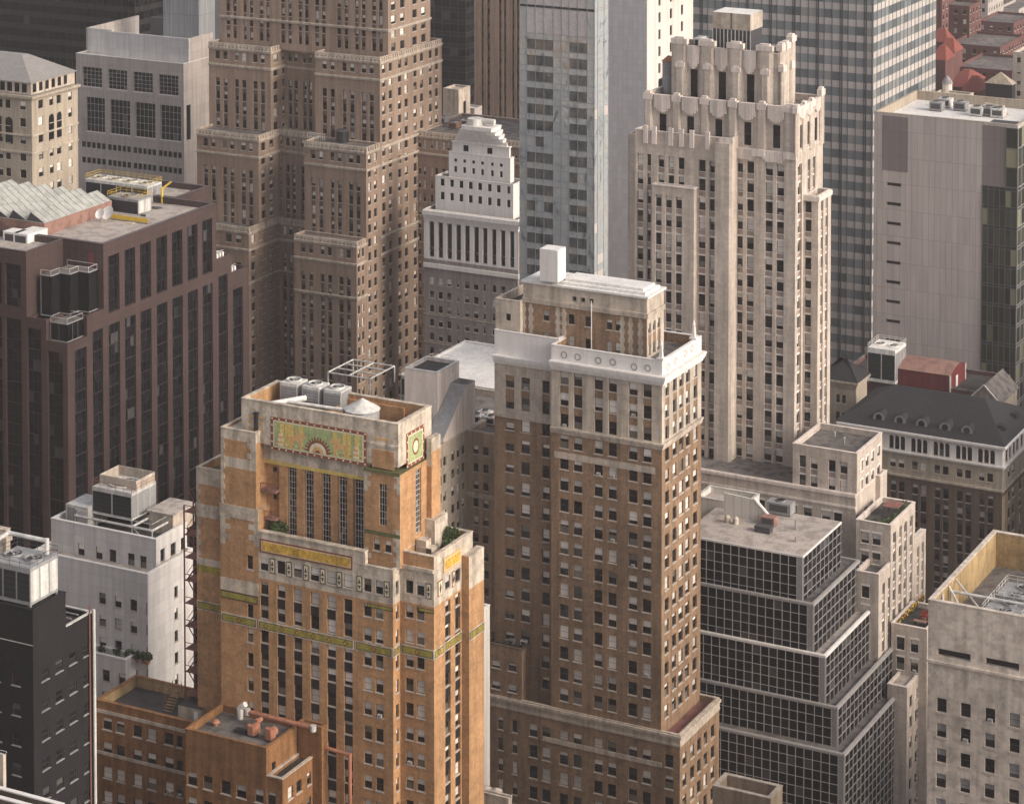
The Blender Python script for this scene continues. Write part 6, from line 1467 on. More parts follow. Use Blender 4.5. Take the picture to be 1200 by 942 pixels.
def leaves(q, cx, cy, z0, rx, ry, rz, n, m='leaf', s=.16):
    for _ in range(n):
        a, e, rr = rl_.uniform(0, 2*math.pi), rl_.uniform(-.3, 1), rl_.random()**.4
        x, y, z = cx+rx*rr*math.cos(a)*math.sqrt(max(0,1-e*e*.8)), cy+ry*rr*math.sin(a)*math.sqrt(max(0,1-e*e*.8)), z0+rz*.4+rz*.6*rr*e
        u = Vector((rl_.uniform(-1,1), rl_.uniform(-1,1), rl_.uniform(-1,1))).normalized()*s; v = u.orthogonal().normalized()*s*rl_.uniform(.5, 1)
        c_ = Vector((x, y, z)); q.poly([c_-u-v, c_+u-v, c_+u+v, c_-u+v], m)
def shrub(label, px, py, Zr, r, h, group=None, m='leaf', n=160):
    c = at(px, py, Z=Zr); t = thing('shrub', label, 'shrub', (c.x, c.y, Zr), group)
    q = MB(); q.cyl(c.x, c.y, Zr, Zr+.45, r*.45, r*.55, 'copper_paint', 10); q.build('pot', t)
    q = MB(); q.tube((c.x, c.y, Zr+.4), (c.x, c.y, Zr+h*.7), .05, 'rust_steel', 5); q.build('stem', t)
    q = MB(); leaves(q, c.x, c.y, Zr+.3, r, r, h, n, m); q.build('foliage', t)
# --- ornate tower crown
zr = U.z1-3.2
for k, lb in enumerate(('leftmost','middle','rightmost')):
    x = at(330+25.5*k, 480, Y=U.Y0+7.2).x
    cooler('white fan unit inside the mosaic crown, %s of three in a row' % lb, x, x+2.9, U.Y0+6.8, U.Y0+9.8, zr, U.z1+.9+.0, 1, 'pale_metal', legs=1.2, rail=False, group='fan units in the mosaic crown', name='fan_unit', pan='mid_metal', cat='fan unit')
c = at(424.5, 494, Z=zr); cy_ = U.Y0+4.6; cx_ = at(424.5, 485, Y=cy_).x
t = thing('water_tank', 'round grey water tank with a shallow cone lid inside the mosaic crown', 'water tank', (cx_, cy_, zr))
q = MB(); q.cyl(cx_, cy_, zr, U.z1-.2, 2.45, 2.45, 'mid_metal', 24); q.build('tank', t, True); q = MB(); q.cyl(cx_, cy_, U.z1-.2, U.z1+1.3, 2.6, .1, 'pale_metal', 24); q.build('lid', t)
x0 = at(312, 478, Y=U.Y0+2.5).x
pipes('duct', 'thick cream duct with a side branch inside the mosaic crown', 'duct', [(x0, U.Y0+2.2, zr+.3), (x0, U.Y0+2.2, U.z1-1.2), (x0+4.5, U.Y0+6.2, U.z1-.6)], .42, 'white_paint')
pipes('duct', 'long thin cream duct running along the three fan units', 'duct', [(x0+2.5, U.Y0+4.2, U.z1-.9), (x0+12, U.Y0+4.2, U.z1-.7)], .25, 'white_paint')
t = thing('chimney_figure', 'small dark flue standing on the left shoulder of the ornate tower', 'flue', (W3.X1-.5, W3.Y0+1, W3.z1)); q = MB(); q.box(W3.X1-.75, W3.X1-.3, W3.Y0+.7, W3.Y0+1.2, W3.z1, W3.z1+2.6, 'black_metal'); q.build('shaft', t); q = MB(); q.box(W3.X1-.85, W3.X1-.2, W3.Y0+.6, W3.Y0+1.3, W3.z1+2.6, W3.z1+2.75, 'black_metal'); q.build('cowl', t)
# terrace plants on the ornate tower
def tplant(label, x, y, Zr, r, h, n=260, group=None):
    t = thing('shrub', label, 'shrub', (x, y, Zr), group); q = MB(); q.tube((x,y,Zr),(x,y,Zr+h*.6),.07,'rust_steel',5); q.build('stem', t); q = MB(); leaves(q, x, y, Zr, r, r*.7, h, n, s=.17); q.build('foliage', t)
tplant('dark bush on the terrace behind the gold mosaic panel', at(325,628,Y=yf+1.7).x, yf+1.9, zled+.8, 1.6, 2.6)
tplant('low dark bush along the back of the right terrace of the ornate tower', C2.X1-2.2, C2.Y1-2.2, C2.z1-1.4, 1.5, 2.4)
tplant('brown bush at the edge of the right terrace of the ornate tower', C2.X1-1.3, C2.Y1-4.8, C2.z1-1.4, 1.2, 1.5)
q0 = Vector((C2.X0+2.0, C2.Y0+3.2, C2.z1-1.4)); t = thing('stair_housing', 'small stone stair housing on the right terrace of the ornate tower', 'stair housing', q0)
q = MB(); q.box(q0.x-1.3, q0.x+1.3, q0.y, q0.y+1.6, q0.z, q0.z+1.2, 'stone_buff'); q.box(q0.x-1.3, q0.x+.3, q0.y+.1, q0.y+1.6, q0.z+1.2, q0.z+2.1, 'stone_buff'); q.build('wall', t); q = MB(); q.box(q0.x+.4, q0.x+1.2, q0.y-.03, q0.y+.02, q0.z, q0.z+1.1, 'dark_metal'); q.build('door', t)
# rust fire stair on the left flank
xs0, xs1 = W1.X0-2.9, W1.X0-.15; ys0, ys1 = W1.Y0+1.0, W1.Y0+3.4
t = thing('fire_stair', 'rust red open steel stair climbing the left side of the ornate tower', 'fire stair', ((xs0+xs1)/2, ys0, 0))
ztop = at(222, 593, Y=ys0).z; zbot = X1_.z1-12; fl_ = 3.42; z = zbot
for a in (xs0, xs1):
    for c_ in (ys0, ys1): q = MB(); q.box(a-.09, a+.09, c_-.09, c_+.09, 0, ztop, 'rust_steel'); q.build('post', t)
k = 0
while z < ztop-1:
    q = MB(); q.box(xs0, xs1, ys0, ys1, z, z+.12, 'rust_steel'); q.box(xs0, xs1, ys0-.04, ys0+.04, z+1.0, z+1.08, 'rust_steel'); q.tube((xs0, ys0, z+.12), (xs0, ys0, z+1), .04, 'rust_steel', 4); q.build('landing', t)
    q = MB(); a, c_ = (xs0+.2, xs1-.2) if k % 2 else (xs1-.2, xs0+.2); q.tube((a, ys0+.5, z+.1), (c_, ys0+.5, z+fl_), .11, 'rust_steel', 4); q.tube((a, ys0+.5, z+1.1), (c_, ys0+.5, z+fl_+1), .05, 'rust_steel', 4); q.build('flight', t); z += fl_; k += 1
# copper pipes on and beside the rust wing
zr2 = X2.z1-.9
c = at(289, 838, Z=zr2+1.6); e = Vector((at(367, 853, Y=yf-2.4).x, yf-2.4, zr2+1.75))
pipes('copper_duct', 'long copper coloured duct with silver ends crossing the rust wing roof', 'duct', [(at(290, 836, Y=yf-2.4).x, yf-2.4, zr2+1.9), (e.x, e.y, e.z)], .33, 'copper_paint', flange='pale_metal')
c = at(303, 846, Y=yf-3.6); pipes('copper_elbow', 'short copper coloured elbow dropping from the long duct', 'duct', [(c.x, yf-2.9, zr2+1.6), (c.x, yf-3.8, zr2+1.6), (c.x, yf-3.8, zr2)], .34, 'copper_paint')
for px, py, hh, lb in ((295, 863, 1.6, 'copper coloured squat blower on the rust wing roof, nearer the middle'), (316, 869, 1.9, 'copper coloured upright blower at the front right of the rust wing roof')):
    c = at(px, py, Z=zr2); c.x = min(c.x, X2.X1-1.0); c.y = max(c.y, X2.Y0+.6); t = thing('blower', lb, 'blower', (c.x, c.y, zr2))
    q = MB(); q.prism([(c.x-.75,c.y),(c.x-.4,c.y-.35),(c.x+.4,c.y-.35),(c.x+.75,c.y),(c.x+.75,c.y+.5),(c.x-.75,c.y+.5)], zr2+.35, zr2+hh, 'copper_paint'); q.build('casing', t)
    q = MB(); q.tube((c.x, c.y+.4, zr2+hh*.6), (c.x, c.y+1.3, zr2+hh*.6), .62, 'copper_paint', 14); q.build('drum', t); q = MB(); q.box(c.x-.6, c.x+.6, c.y-.2, c.y+.9, zr2, zr2+.35, 'dark_metal'); q.build('base', t)
c = at(253, 850, Z=zr2); t = thing('vent_hood', 'small copper coloured mushroom vent at the left of the rust wing roof', 'vent', (c.x, c.y, zr2)); q = MB(); q.cyl(c.x, c.y, zr2, zr2+.5, .3, .3, 'copper_paint', 12); q.build('neck', t); q = MB(); q.cyl(c.x, c.y, zr2+.5, zr2+.9, .62, .3, 'copper_paint', 14); q.build('hood', t)
acbox('black low vent box between the copper blowers', 281, 860, zr2, 1.9, .9, .5, 'black_metal', fan=False)
c = at(287, 838, Z=zr2); t = thing('silver_elbow', 'shiny silver duct elbow against the brick at the back of the rust wing roof', 'duct', (c.x, c.y, zr2)); q = MB(); c.y = min(c.y, yf-1.2); q.cyl(c.x, c.y, zr2, zr2+1.6, .4, .5, 'white_paint', 12); q.tube((c.x, c.y, zr2+1.6), (c.x+.9, c.y, zr2+2.3), .42, 'white_paint', 12); q.build('pipe', t)
yv = yf-.6; pa = at(382, 876, Y=yv); pb = at(410, 881, Y=yv)
pipes('copper_pipe', 'copper coloured pipe running down the front of the ornate tower', 'pipe', [(pa.x, yf-.2, pa.z), (pa.x, yv, pa.z), (pb.x, yv, pa.z-.2), (pb.x, yv, 20)], .26, 'copper_paint')
for k in range(2): pass
t = thing('stair', 'small rusty steel stair on the black annex roof', 'stair', (at(197,838,Z=X1_.z1-1.5).x, X1_.Y0+1.5, X1_.z1-1.5)); zq = X1_.z1-1.5; c = at(199, 834, Z=zq); cy = max(c.y, X1_.Y0+.8)
for k in range(8): q = MB(); q.box(c.x-1.2, c.x+.3, cy+k*.33, cy+k*.33+.3, zq+k*.3, zq+k*.3+.08, 'ochre_wall'); q.build('step', t)
for x in (c.x-1.25, c.x+.35):
    q = MB(); q.tube((x, cy, zq), (x, cy+2.6, zq+2.4), .06, 'rust_steel', 4); q.tube((x, cy, zq+1.1), (x, cy+2.6, zq+3.5), .05, 'rust_steel', 4)
    for k in range(4): q.tube((x, cy+k*.85, zq+k*.8), (x, cy+k*.85, zq+k*.8+1.15), .04, 'rust_steel', 4)
    q.build('railing', t)
c = Vector((X1_.X1-2.6, X1_.Y0+2.5, zq)); t = thing('roof_shed', 'small cream shed with a white door at the right of the black annex roof', 'shed', c); q = MB(); c.x = at(226, 836, Y=c.y).x; q.box(c.x-2.6, c.x+1.5, c.y, c.y+4, zq, zq+2.4, 'brick_cream', 'roof_dark'); q.build('wall', t); q = MB(); q.box(c.x+.2, c.x+.9, c.y-.05, c.y+.02, zq, zq+2.0, 'white_paint'); q.build('door', t)
# --- roofs behind the ornate tower
zq = QA.z1-1
c = at(505, 470, Z=zq); L_ = 9.5
cooler('grey cooling bank with a row of fans behind the mosaic crown', c.x-5.4, c.x-.3, c.y-1.5, c.y+10.5, zq, zq+4.4, 3, 'stone_tan', axis='y', rail=True, rx='stone_tan', ncell=2)
c2_ = at(428, 462, Z=zq); t = thing('dunnage_frame', 'white steel frame of bars and rails behind the crown fan units', 'frame', (c2_.x, c2_.y, zq)); q = MB()
for k in range(4): q.tube((c2_.x-8, c2_.y+k*3, zq+3.0), (c2_.x+1, c2_.y+k*3, zq+3.0), .16, 'pale_metal', 5)
for x in (c2_.x-8, c2_.x-3.5, c2_.x+1): q.tube((x, c2_.y, zq+3.0), (x, c2_.y+9, zq+3.0), .16, 'pale_metal', 5)
for x in (c2_.x-8, c2_.x+1):
    for y_ in (c2_.y, c2_.y+9): q.tube((x, y_, zq), (x, y_, zq+3.0), .14, 'pale_metal', 5)
q.build('frame', t)
for k, (px, py) in enumerate(((556, 497), (566, 493), (573, 499))):
    acbox(('silver air unit on the tan courtyard roof, left one of three', 'silver air unit on the tan courtyard roof, rearmost of three', 'silver air unit on the tan courtyard roof, nearest the brick tower')[k], px, py, QB.z1-1, 2.2, 1.8, 1.5, 'white_paint', group='air units on the tan courtyard roof')
# --- black granite roof
ZAr = ZA+.01
c = at(126, 252, Z=ZAr); cooler('grey fan unit with a yellow walkway on the granite block roof', c.x, c.x+7.5, c.y, c.y+4.5, ZAr, ZAr+3.8, 1, 'mid_metal', legs=.3, rail=True)
c = at(90, 238, Z=ZAr); cooler('long pale cooling bank with yellow railings at the back of the granite block roof', c.x, c.x+15.5, c.y+3, c.y+8, ZAr, ZAr+4.4, 4, 'pale_metal', legs=.6)
for k, (px, py, lb) in enumerate(((128, 262, 'white satellite dish on the granite block roof, the larger'), (119, 263, 'white satellite dish on the granite block roof, the smaller'))):
    c = at(px, py+3, Z=ZAr); t = thing('satellite_dish', lb, 'satellite dish', (c.x, c.y, ZAr), 'satellite dishes on the granite roof'); r_ = 1.4-.3*k
    q = MB(); q.tube((c.x, c.y, ZAr), (c.x, c.y, ZAr+2.2), .12, 'mid_metal'); q.build('mast', t)
    q = MB(); cc = Vector((c.x, c.y-.2, ZAr+2.6)); ax = Vector((-.1, -.8, .5)).normalized(); u = ax.orthogonal().normalized(); v = ax.cross(u)
    for j in range(16):
        a0, a1 = j*math.pi/8, (j+1)*math.pi/8
        for (ra, rb, ha, hb) in ((0, .6, 0, .12), (.6, 1, .12, .35)):
            q.poly([cc+(u*math.cos(a)+v*math.sin(a))*rr*r_+ax*h for a, rr, h in ((a0,ra,ha),(a0,rb,hb),(a1,rb,hb),(a1,ra,ha))], 'white_paint')
    q.build('dish', t)
c = at(190, 243, Z=ZAr); t = thing('davit', 'yellow davit crane near the right parapet of the granite block', 'davit', (c.x, c.y, ZAr)); q = MB(); q.tube((c.x,c.y,ZAr),(c.x,c.y,ZAr+4),.25,'yellow_paint'); q.build('mast', t); q = MB(); q.tube((c.x,c.y,ZAr+3.8),(c.x+1.6,c.y+1,ZAr+5.2),.2,'yellow_paint'); q.build('arm', t); q = MB(); q.box(c.x-3.4, c.x+2.4, c.y-.6, c.y-.3, ZAr+.6, ZAr+.9, 'pale_metal'); q.build('beam', t)
for k in range(5):
    px, py = ((12, 291), (24, 293), (36, 289), (18, 277), (36, 275))[k]; c = at(px, py, Z=ZAr+.0)
    acbox('silver duct box at the front left of the granite roof, %s' % ('first','second','third','fourth, behind the first','last, behind the third')[k], px, py-3, ZAr, 3.4, 3.0, 2.6, 'roof_white', name='duct_box', fan=False, group='duct boxes on the granite roof', cat='duct')
c = at(30, 268, Z=ZAr); pipes('duct', 'fat silver duct bending down beside the skylight', 'duct', [(c.x-9, c.y, ZAr+2.8), (c.x+1, c.y, ZAr+2.8), (c.x+4.5, c.y-1.5, ZAr+1.2)], .9, 'roof_white')
t = thing('walkway', 'yellow railed walkway across the granite block roof', 'walkway', (c.x, c.y, ZAr)); c = at(128, 262, Z=ZAr); e = at(174, 246, Z=ZAr); q = MB()
c1_ = (c.x, c.y, ZAr+2); e1_ = (c.x+.4, c.y+11, ZAr+2)
q.box(c.x, c.x+9.5, c.y-.2, c.y+.9, ZAr+1.0, ZAr+1.15, 'mid_metal'); q.build('deck', t); q = MB()
q.box(c.x, c.x+9.5, c.y-.2, c.y-.12, ZAr+1.15, ZAr+2.0, 'yellow_paint'); q.build('guard', t); q = MB()
for k in range(4): q.box(c.x+.2+k*3, c.x+.35+k*3, c.y-.1, c.y+.8, ZAr, ZAr+1.0, 'mid_metal')
q.build('leg', t)
for k, (WW, n_, lb) in enumerate(((W_, 4, 'white ribbed air rack on the first lower wing of the granite block'), (W2_, 3, 'white ribbed air rack on the last lower wing of the granite block'))):
    t = thing('air_rack', lb, 'air rack', ((WW.X1-3), WW.Y0+2, WW.z1-.6), 'air racks on the granite wings'); q = MB()
    for j in range(n_): q.box(WW.X1-4.5, WW.X1-.9, WW.Y0+.6+j*1.0, WW.Y0+1.1+j*1.0, WW.z1-.5, WW.z1+.8, 'white_paint')
    q.box(WW.X1-4.6, WW.X1-.8, WW.Y0+.5, WW.Y0+.9+n_, WW.z1-.6, WW.z1-.45, 'mid_metal'); q.build('coil', t); q = MB(); q.tube((WW.X1-1, WW.Y0+.6, WW.z1+1.2), (WW.X1-1, WW.Y0+n_, WW.z1+1.2), .06, 'pale_metal', 4); q.tube((WW.X1-1, WW.Y0+.6, WW.z1-.5), (WW.X1-1, WW.Y0+.6, WW.z1+1.2), .06, 'pale_metal', 4); q.build('railing', t)
for k in range(6):
    px, py = ((205, 240), (215, 236), (180, 250), (168, 259), (150, 268), (228, 232))[k]
    acbox('small grey roof box along the right parapet of the granite block, %s from the front' % ('sixth','fifth','fourth','third','second','first')[(k*5) % 6], px, py, ZAr, 1.4+.3*(k%3), 1.4, 1.0+.4*(k%2), ('mid_metal','stone_tan','dark_metal')[k%3], name='roof_box', fan=False, group='roof boxes along the granite parapet')
# --- white panelled building
zv = VB.z1-1.3; x0 = at(108.5, 605, Y=VB.Y0+3).x; x1 = at(154.5, 618, Y=VB.Y0+3).x; y0 = VB.Y0+3; y1 = at(183, 600, X=x1).y
zt = at(154.5, 578.5, Y=y0).z
t = cooler('boxy cooling tower with black intakes on the white panelled building', x0, x1, y0, y1, zv+1.4, zt, 1, 'pale_metal', legs=.8, rx='rust_steel', ncell=2)
q = MB(); q.ring(x0+.3, x1-.2, y0+1.5, y1, zt, zt+1.5, .15, 'stone_tan'); q.build('parapet', t)
t = thing('steel_platform', 'white steel pipe platform round the cooling tower on the white panelled building', 'platform', (x0, y0-1, zv)); q = MB()
for (a, c_) in (((x0-2.2,y0-1.6),(x1+1.2,y0-1.6)), ((x1+1.2,y0-1.6),(x1+1.2,y1+1)), ((x0-2.2,y0-1.6),(x0-2.2,y0+2)), ((x1+1.2,y0-1.6),(x1+5,y0-1.6)), ((x1+5,y0-1.6),(x1+5,y1)), ((x1+1.2,y0+3),(x1+5,y0+3)), ((x1+1.2,y1),(x1+5,y1))):
    q.tube((*a, zv+2.0), (*c_, zv+2.0), .2, 'pale_metal', 6); q.tube((*a, zv+3.0), (*c_, zv+3.0), .05, 'pale_metal', 4)
for p in ((x0-2.2,y0-1.6),(x0+2,y0-1.6),(x1+1.2,y0-1.6),(x1+5,y0-1.6),(x1+5,y1),(x1+1.2,y1+1)): q.tube((*p, zv), (*p, zv+2.0), .12, 'pale_metal', 5)
q.tube((x1+1.2,y0-1.6,zv+2),(x1+4,y0-1.6,zv-.0),.1,'pale_metal',5); q.build('frame', t)
x2 = at(78, 600, Y=y0-1).x; acx = MB(); t = thing('louvre_house', 'low white louvred plant box left of the cooling tower', 'plant box', (x2, y0-1, zv)); acx.box(x2, x2+4.3, y0-1.2, y0+4, zv, zv+3.4, 'pale_metal'); acx.build('casing', t)
for k in range(2): q = MB(); q.box(x2+.3+k*1.0, x2+1.2+k*1.0, y0-1.25, y0-1.15, zv+.6, zv+3.0, 'mid_metal'); q.build('louvre', t)
t = thing('lean_to', 'small cream shed roof behind the cooling tower on the white panelled building', 'shed', (x1+2, y1-2, zv)); q = MB(); q.box(x1+1.5, x1+6, y1-4, y1+2, zv, zv+3.2, 'stone_tan', 'roof_gravel'); q.build('wall', t); q = MB(); q.box(x1+1.2, x1+6.3, y1-4.3, y1+2.2, zv+3.21, zv+3.45, 'roof_gravel'); q.build('roof', t)
for k in range(6): shrub('potted shrub on the white building ledge, %s from the left' % ('first','second','third','fourth','fifth','sixth')[k], (119,137,152,161,168,173)[k], (768,771,774,775.5,776.5,777.5)[k], VB3.z1-.9, .5+.15*(k%3), 1.4, 'potted shrubs on the white building ledge', n=90)
# --- black brick building
zw = WK.z1-.4; x1 = at(38, 706, Y=WK.Y0+.5).x-.3; y0 = WK.Y0+.5; y1 = at(68, 688, X=x1).y; x0 = at(-12, 700, Y=y0).x
t = cooler('silver cooling tower with big black intakes on the black brick building', x0, x1, y0, y1, zw, zw+5.1, 2, 'mid_metal', legs=.7, rx='dark_metal', ncell=3)
q = MB(); c = at(52, 676, X=x1+.06)
for k in range(16): a0, a1 = k*math.pi/8, (k+1)*math.pi/8; q.poly([(x1+.07, c.y+r_*math.cos(a), c.z+r_*math.sin(a)) for r_, a in ((.34,a0),(.44,a0),(.44,a1),(.34,a1))], 'white_paint')
q.poly([(x1+.07, c.y-.22, c.z+.05), (x1+.07, c.y+.22, c.z+.15), (x1+.07, c.y+.0, c.z-.22)], 'white_paint'); q.build('emblem', t)
pipes('pipe_loop', 'fat silver pipe looping over the silver cooling tower', 'pipe', [(x1-6.5, y0+1, zw+5.3), (x1-6.5, y0+1, zw+6.6), (x1-6.5, y1-1, zw+6.9), (x1-.8, y1-1, zw+6.9), (x1-.8, y1-1, zw+5.3)], .26, 'pale_metal')
for k in range(5):
    c = Vector((WK.X1-.3, WK.Y0+1+k*1.3, WK.z1)); 
# --- stepped glass building roof
zg = G1.z1-.02
t = thing('screen_fin', 'pale sloping steel screen on the roof of the stepped glass building', 'screen', (0,0,0)); a = at(848, 600, Z=zg); c = at(906, 616.5, Z=zg); t.location = (a.x, a.y, zg); yy_ = (a.y+c.y)/2; xa, xc = at(848,600,Y=yy_).x, at(907,612,Y=yy_).x
q = MB(); h = 4.0; P_ = [(xa,zg),(xc,zg),(xc-3.6,zg+h-.3),(xa,zg+h)]
q.poly([(x,yy_,z) for x, z in P_], 'white_corrugated'); q.poly([(x,yy_+.3,z) for x, z in P_][::-1], 'white_corrugated'); q.poly([(P_[3][0],yy_,P_[3][1]),(P_[2][0],yy_,P_[2][1]),(P_[2][0],yy_+.3,P_[2][1]),(P_[3][0],yy_+.3,P_[3][1])], 'white_corrugated'); q.poly([(P_[0][0],yy_,zg),(P_[3][0],yy_,P_[3][1]),(P_[3][0],yy_+.3,P_[3][1]),(P_[0][0],yy_+.3,zg)], 'white_corrugated'); q.build('screen_panel', t)
q = MB(); q.tube((xc-3.7, yy_+.1, zg+h-.2), (xc+.3, yy_+.1, zg), .28, 'white_paint', 6); q.build('brace', t)
acbox('dark rooftop duct box in front of the pale screen', 893, 625, zg, 2.9, 1.6, 1.1, 'dark_metal', fan=False, name='duct_box', cat='duct'); acbox('rusty rooftop duct box right behind the dark one', 899, 617, zg, 2.6, 1.8, 1.6, 'rust_roof', fan=False, name='duct_box', cat='duct')
for k, px in enumerate((851, 861)): acbox('small pale drum on the glass building roof, %s of two' % ('left', 'right')[k], px, 613+k*2, zg, 1.0, 1, 1.4, 'stone_tan', name='drum', cyl=True, group='drums on the glass building roof', cat='drum')
acbox('silver plant box behind the pale screen', 912, 604, zg, 4.5, 2.5, 2.2, 'mid_metal', name='plant_box', cat='plant box')
t = thing('barrier', 'red mesh barrier lying on the second pale terrace of the glass building', 'barrier', (0,0,0)); B_ = Bs[2]; x = at(852, 742, Y=Bs[1].Y0-1).x; t.location = (x, B_.Y0+.9, B_.z1); q = MB(); q.box(x-2.5, x+2.4, B_.Y0+1.0, B_.Y0+1.06, B_.z1-.48, B_.z1+.35, 'red_tile'); q.build('mesh_panel', t)
for k in range(3): q = MB(); q.box(x-2.5+k*2.4, x-2.42+k*2.4, B_.Y0+.95, B_.Y0+1.1, B_.z1-.48, B_.z1+.5, 'dark_metal'); q.build('post', t)
x = at(828, 733, Y=Bs[1].Y0-1.2).x; acbox('small cream cabinet at the left end of the red barrier', 828, 736, B_.z1-.49, .9, .7, 1.9, 'stone_tan', fan=False, name='cabinet', cat='cabinet')
# --- terraces with planting
def bed(name, label, B_, zr_, n, flower=None, inset=.7, dens=1, strip=None):
    q = MB(); x0, x1, y0, y1 = B_.X0+inset, B_.X1-inset, B_.Y0+inset, B_.Y1-inset
    for _ in range(n):
        e_ = rl_.random(); 
        if strip == 'edge': x, y = (x1-rl_.random()*1.2, rl_.uniform(y0, y1)) if e_ < .6 else (rl_.uniform(x0, x1), y0+rl_.random())
        else: x, y = rl_.uniform(x0, x1), rl_.uniform(y0, y1)
        leaves(q, x, y, zr_, .45, .45, rl_.uniform(.6, 1.5), 16, 'leaf', .17)
        if flower and rl_.random() < .35: leaves(q, x, y, zr_+.5, .35, .35, .9, 5, flower, .15)
    o = q.build(name); tag(o, label, 'planting', kind='stuff'); return o
xl_ = at(1008,640,Y=B3_.Y0).x; gb = Box(xl_, B3_.X1, B3_.Y0, B3_.Y1, 0, 0); bed('planting', 'leafy roof garden on the pale deco tower terrace', gb, B3_.z1-.9, 70, strip='edge')
c = Vector(((gb.X0+gb.X1)/2+.6, (gb.Y0+gb.Y1)/2+1, B3_.z1-.9)); t = thing('pergola', 'dark wooden garden pergola with a red canopy in the leafy roof garden', 'pergola', c)
for dx in (-1.3, 1.3):
    for dy in (-1.5, 1.5): q = MB(); q.box(c.x+dx-.08, c.x+dx+.08, c.y+dy-.08, c.y+dy+.08, c.z, c.z+1.9, 'dark_metal'); q.build('post', t)
q = MB(); q.box(c.x-1.5, c.x+1.5, c.y-1.7, c.y+1.7, c.z+1.9, c.z+2.0, 'roof_red'); q.build('canopy', t)
gb = Box(B6_.X0, B6_.X1, B6_.Y0, min(B6_.Y1, B6_.Y0+16), 0, 0); q = MB(); x0_ = gb.X0+.7
for k in range(26): leaves(q, x0_+.3, gb.Y0+.8+k*.55, B6_.z1-.8, .35, .35, 1.1, 14, 'leaf', .15); leaves(q, x0_+.3, gb.Y0+.8+k*.55, B6_.z1-.4, .35, .35, .8, 7, 'yellow_paint' if k % 3 else 'flower_red', .14)
tag(q.build('planting'), 'row of yellow and red flowers along the left of the lower terrace', 'planting', kind='stuff')
c = Vector((gb.X0+4.2, gb.Y0+3.5, B6_.z1-.8)); t = thing('garden_table', 'red topped table on the flower edged terrace', 'table', c); q = MB(); q.box(c.x-1.2, c.x+1.2, c.y-.5, c.y+.5, c.z+.7, c.z+.78, 'rust_roof'); q.build('top', t)
for dx in (-1, 1): q = MB(); q.box(c.x+dx-.06, c.x+dx+.06, c.y-.4, c.y+.4, c.z, c.z+.7, 'dark_metal'); q.build('leg', t)
shrub('red flowered shrub at the right of the flower edged terrace', 1083, 727, B6_.z1-.8, .6, 1.6, m='flower_red', n=120)
# --- stained tower roof units
zz_ = ZB.z1-5.0
for k in range(2):
    for j in range(2):
        x0 = ZB.X0+6.6+k*6.2; y0 = ZB.Y0+3.0+j*6.5
        cooler('silver fan bank in the ochre walled roof, %s' % (('front left','back left'),('front right','back right'))[k][j], x0, x0+5.6, y0, y0+5.6, zz_, zz_+3.6, 2, 'mid_metal', axis='y', legs=.4, rx='pale_metal', group='fan banks in the ochre walled roof', name='fan_bank', cat='fan bank')
# --- panelled block roof
zn = PB.z1-2.2
for k, (px, py) in enumerate(((1096, 131), (1106, 127), (1124, 131), (1143, 137), (1158, 137), (1168, 139))):
    acbox('grey air unit on the panelled block roof, %s from the left' % ('first','second','third','fourth','fifth','sixth')[k], px, py, zn, 3.2, 3, 2.3, ('mid_metal','pale_metal')[k % 2], group='air units on the panelled block roof')
c = at(1140, 132, Z=zn); pipes('duct', 'pale curved duct across the panelled block roof', 'duct', [(c.x, c.y, zn+.8), (c.x+3, c.y+1.5, zn+2), (c.x+7.5, c.y+1, zn+1.8), (c.x+9, c.y-1, zn+.6)], .5, 'stone_tan')
t = thing('grille_deck', 'dark slatted deck at the right end of the panelled block roof', 'deck', (PB.X1-5, PB.Y0+4, zn)); q = MB()
for k in range(9): q.box(PB.X1-9, PB.X1-1.2, PB.Y0+2.2+k*.9, PB.Y0+2.7+k*.9, zn+1.0, zn+1.15, 'dark_metal')
q.box(PB.X1-9, PB.X1-8.8, PB.Y0+2, PB.Y0+10.5, zn, zn+1.0, 'dark_metal'); q.box(PB.X1-1.4, PB.X1-1.2, PB.Y0+2, PB.Y0+10.5, zn, zn+1.0, 'dark_metal'); q.build('slats', t)
# --- annex
za2 = AB_.z1-.8; c = at(1045, 437, Z=za2); x1 = at(1049, 434, d=588).x; x0 = at(1018.5, 430, d=592).x; y0 = at(1049, 434, d=588).y
cooler('white cooling tower left of the red shed', x0, x1, y0, y0+7.5, za2, at(1049, 411, d=588).z, 2, 'white_paint', legs=.5, rx='white_paint', ncell=2)
# --- deco tower crown
zc = T2.z1-1.2
c = at(817, 52, Z=zc); cooler('white cylinder fan unit on the deco tower crown', at(811,50,Y=T2.Y0+1).x, at(824,50,Y=T2.Y0+1).x, T2.Y0+2.2, T2.Y0+4.6, zc, zc+2.6, 1, 'white_paint', rail=False, name='fan_unit', cat='fan unit')
t = thing('flue', 'orange topped grey flue beside the deco tower crown', 'flue', (at(784,110,Y=T1.Y0+8).x, T1.Y0+8, T1.z1-1)); x = t.location.x; q = MB(); q.cyl(x, T1.Y0+8, T1.z1-1.2, T1.z1+5.2, 1.3, 1.3, 'mid_metal', 14); q.build('shaft', t); q = MB(); q.cyl(x, T1.Y0+8, T1.z1+5.2, T1.z1+6.2, 1.5, .3, 'copper_paint', 14); q.build('cap', t)
acbox('small dark machine on the left shoulder of the deco crown', 778, 108, T1.z1-1.2, 2.2, 1.8, 2.4, 'dark_metal')
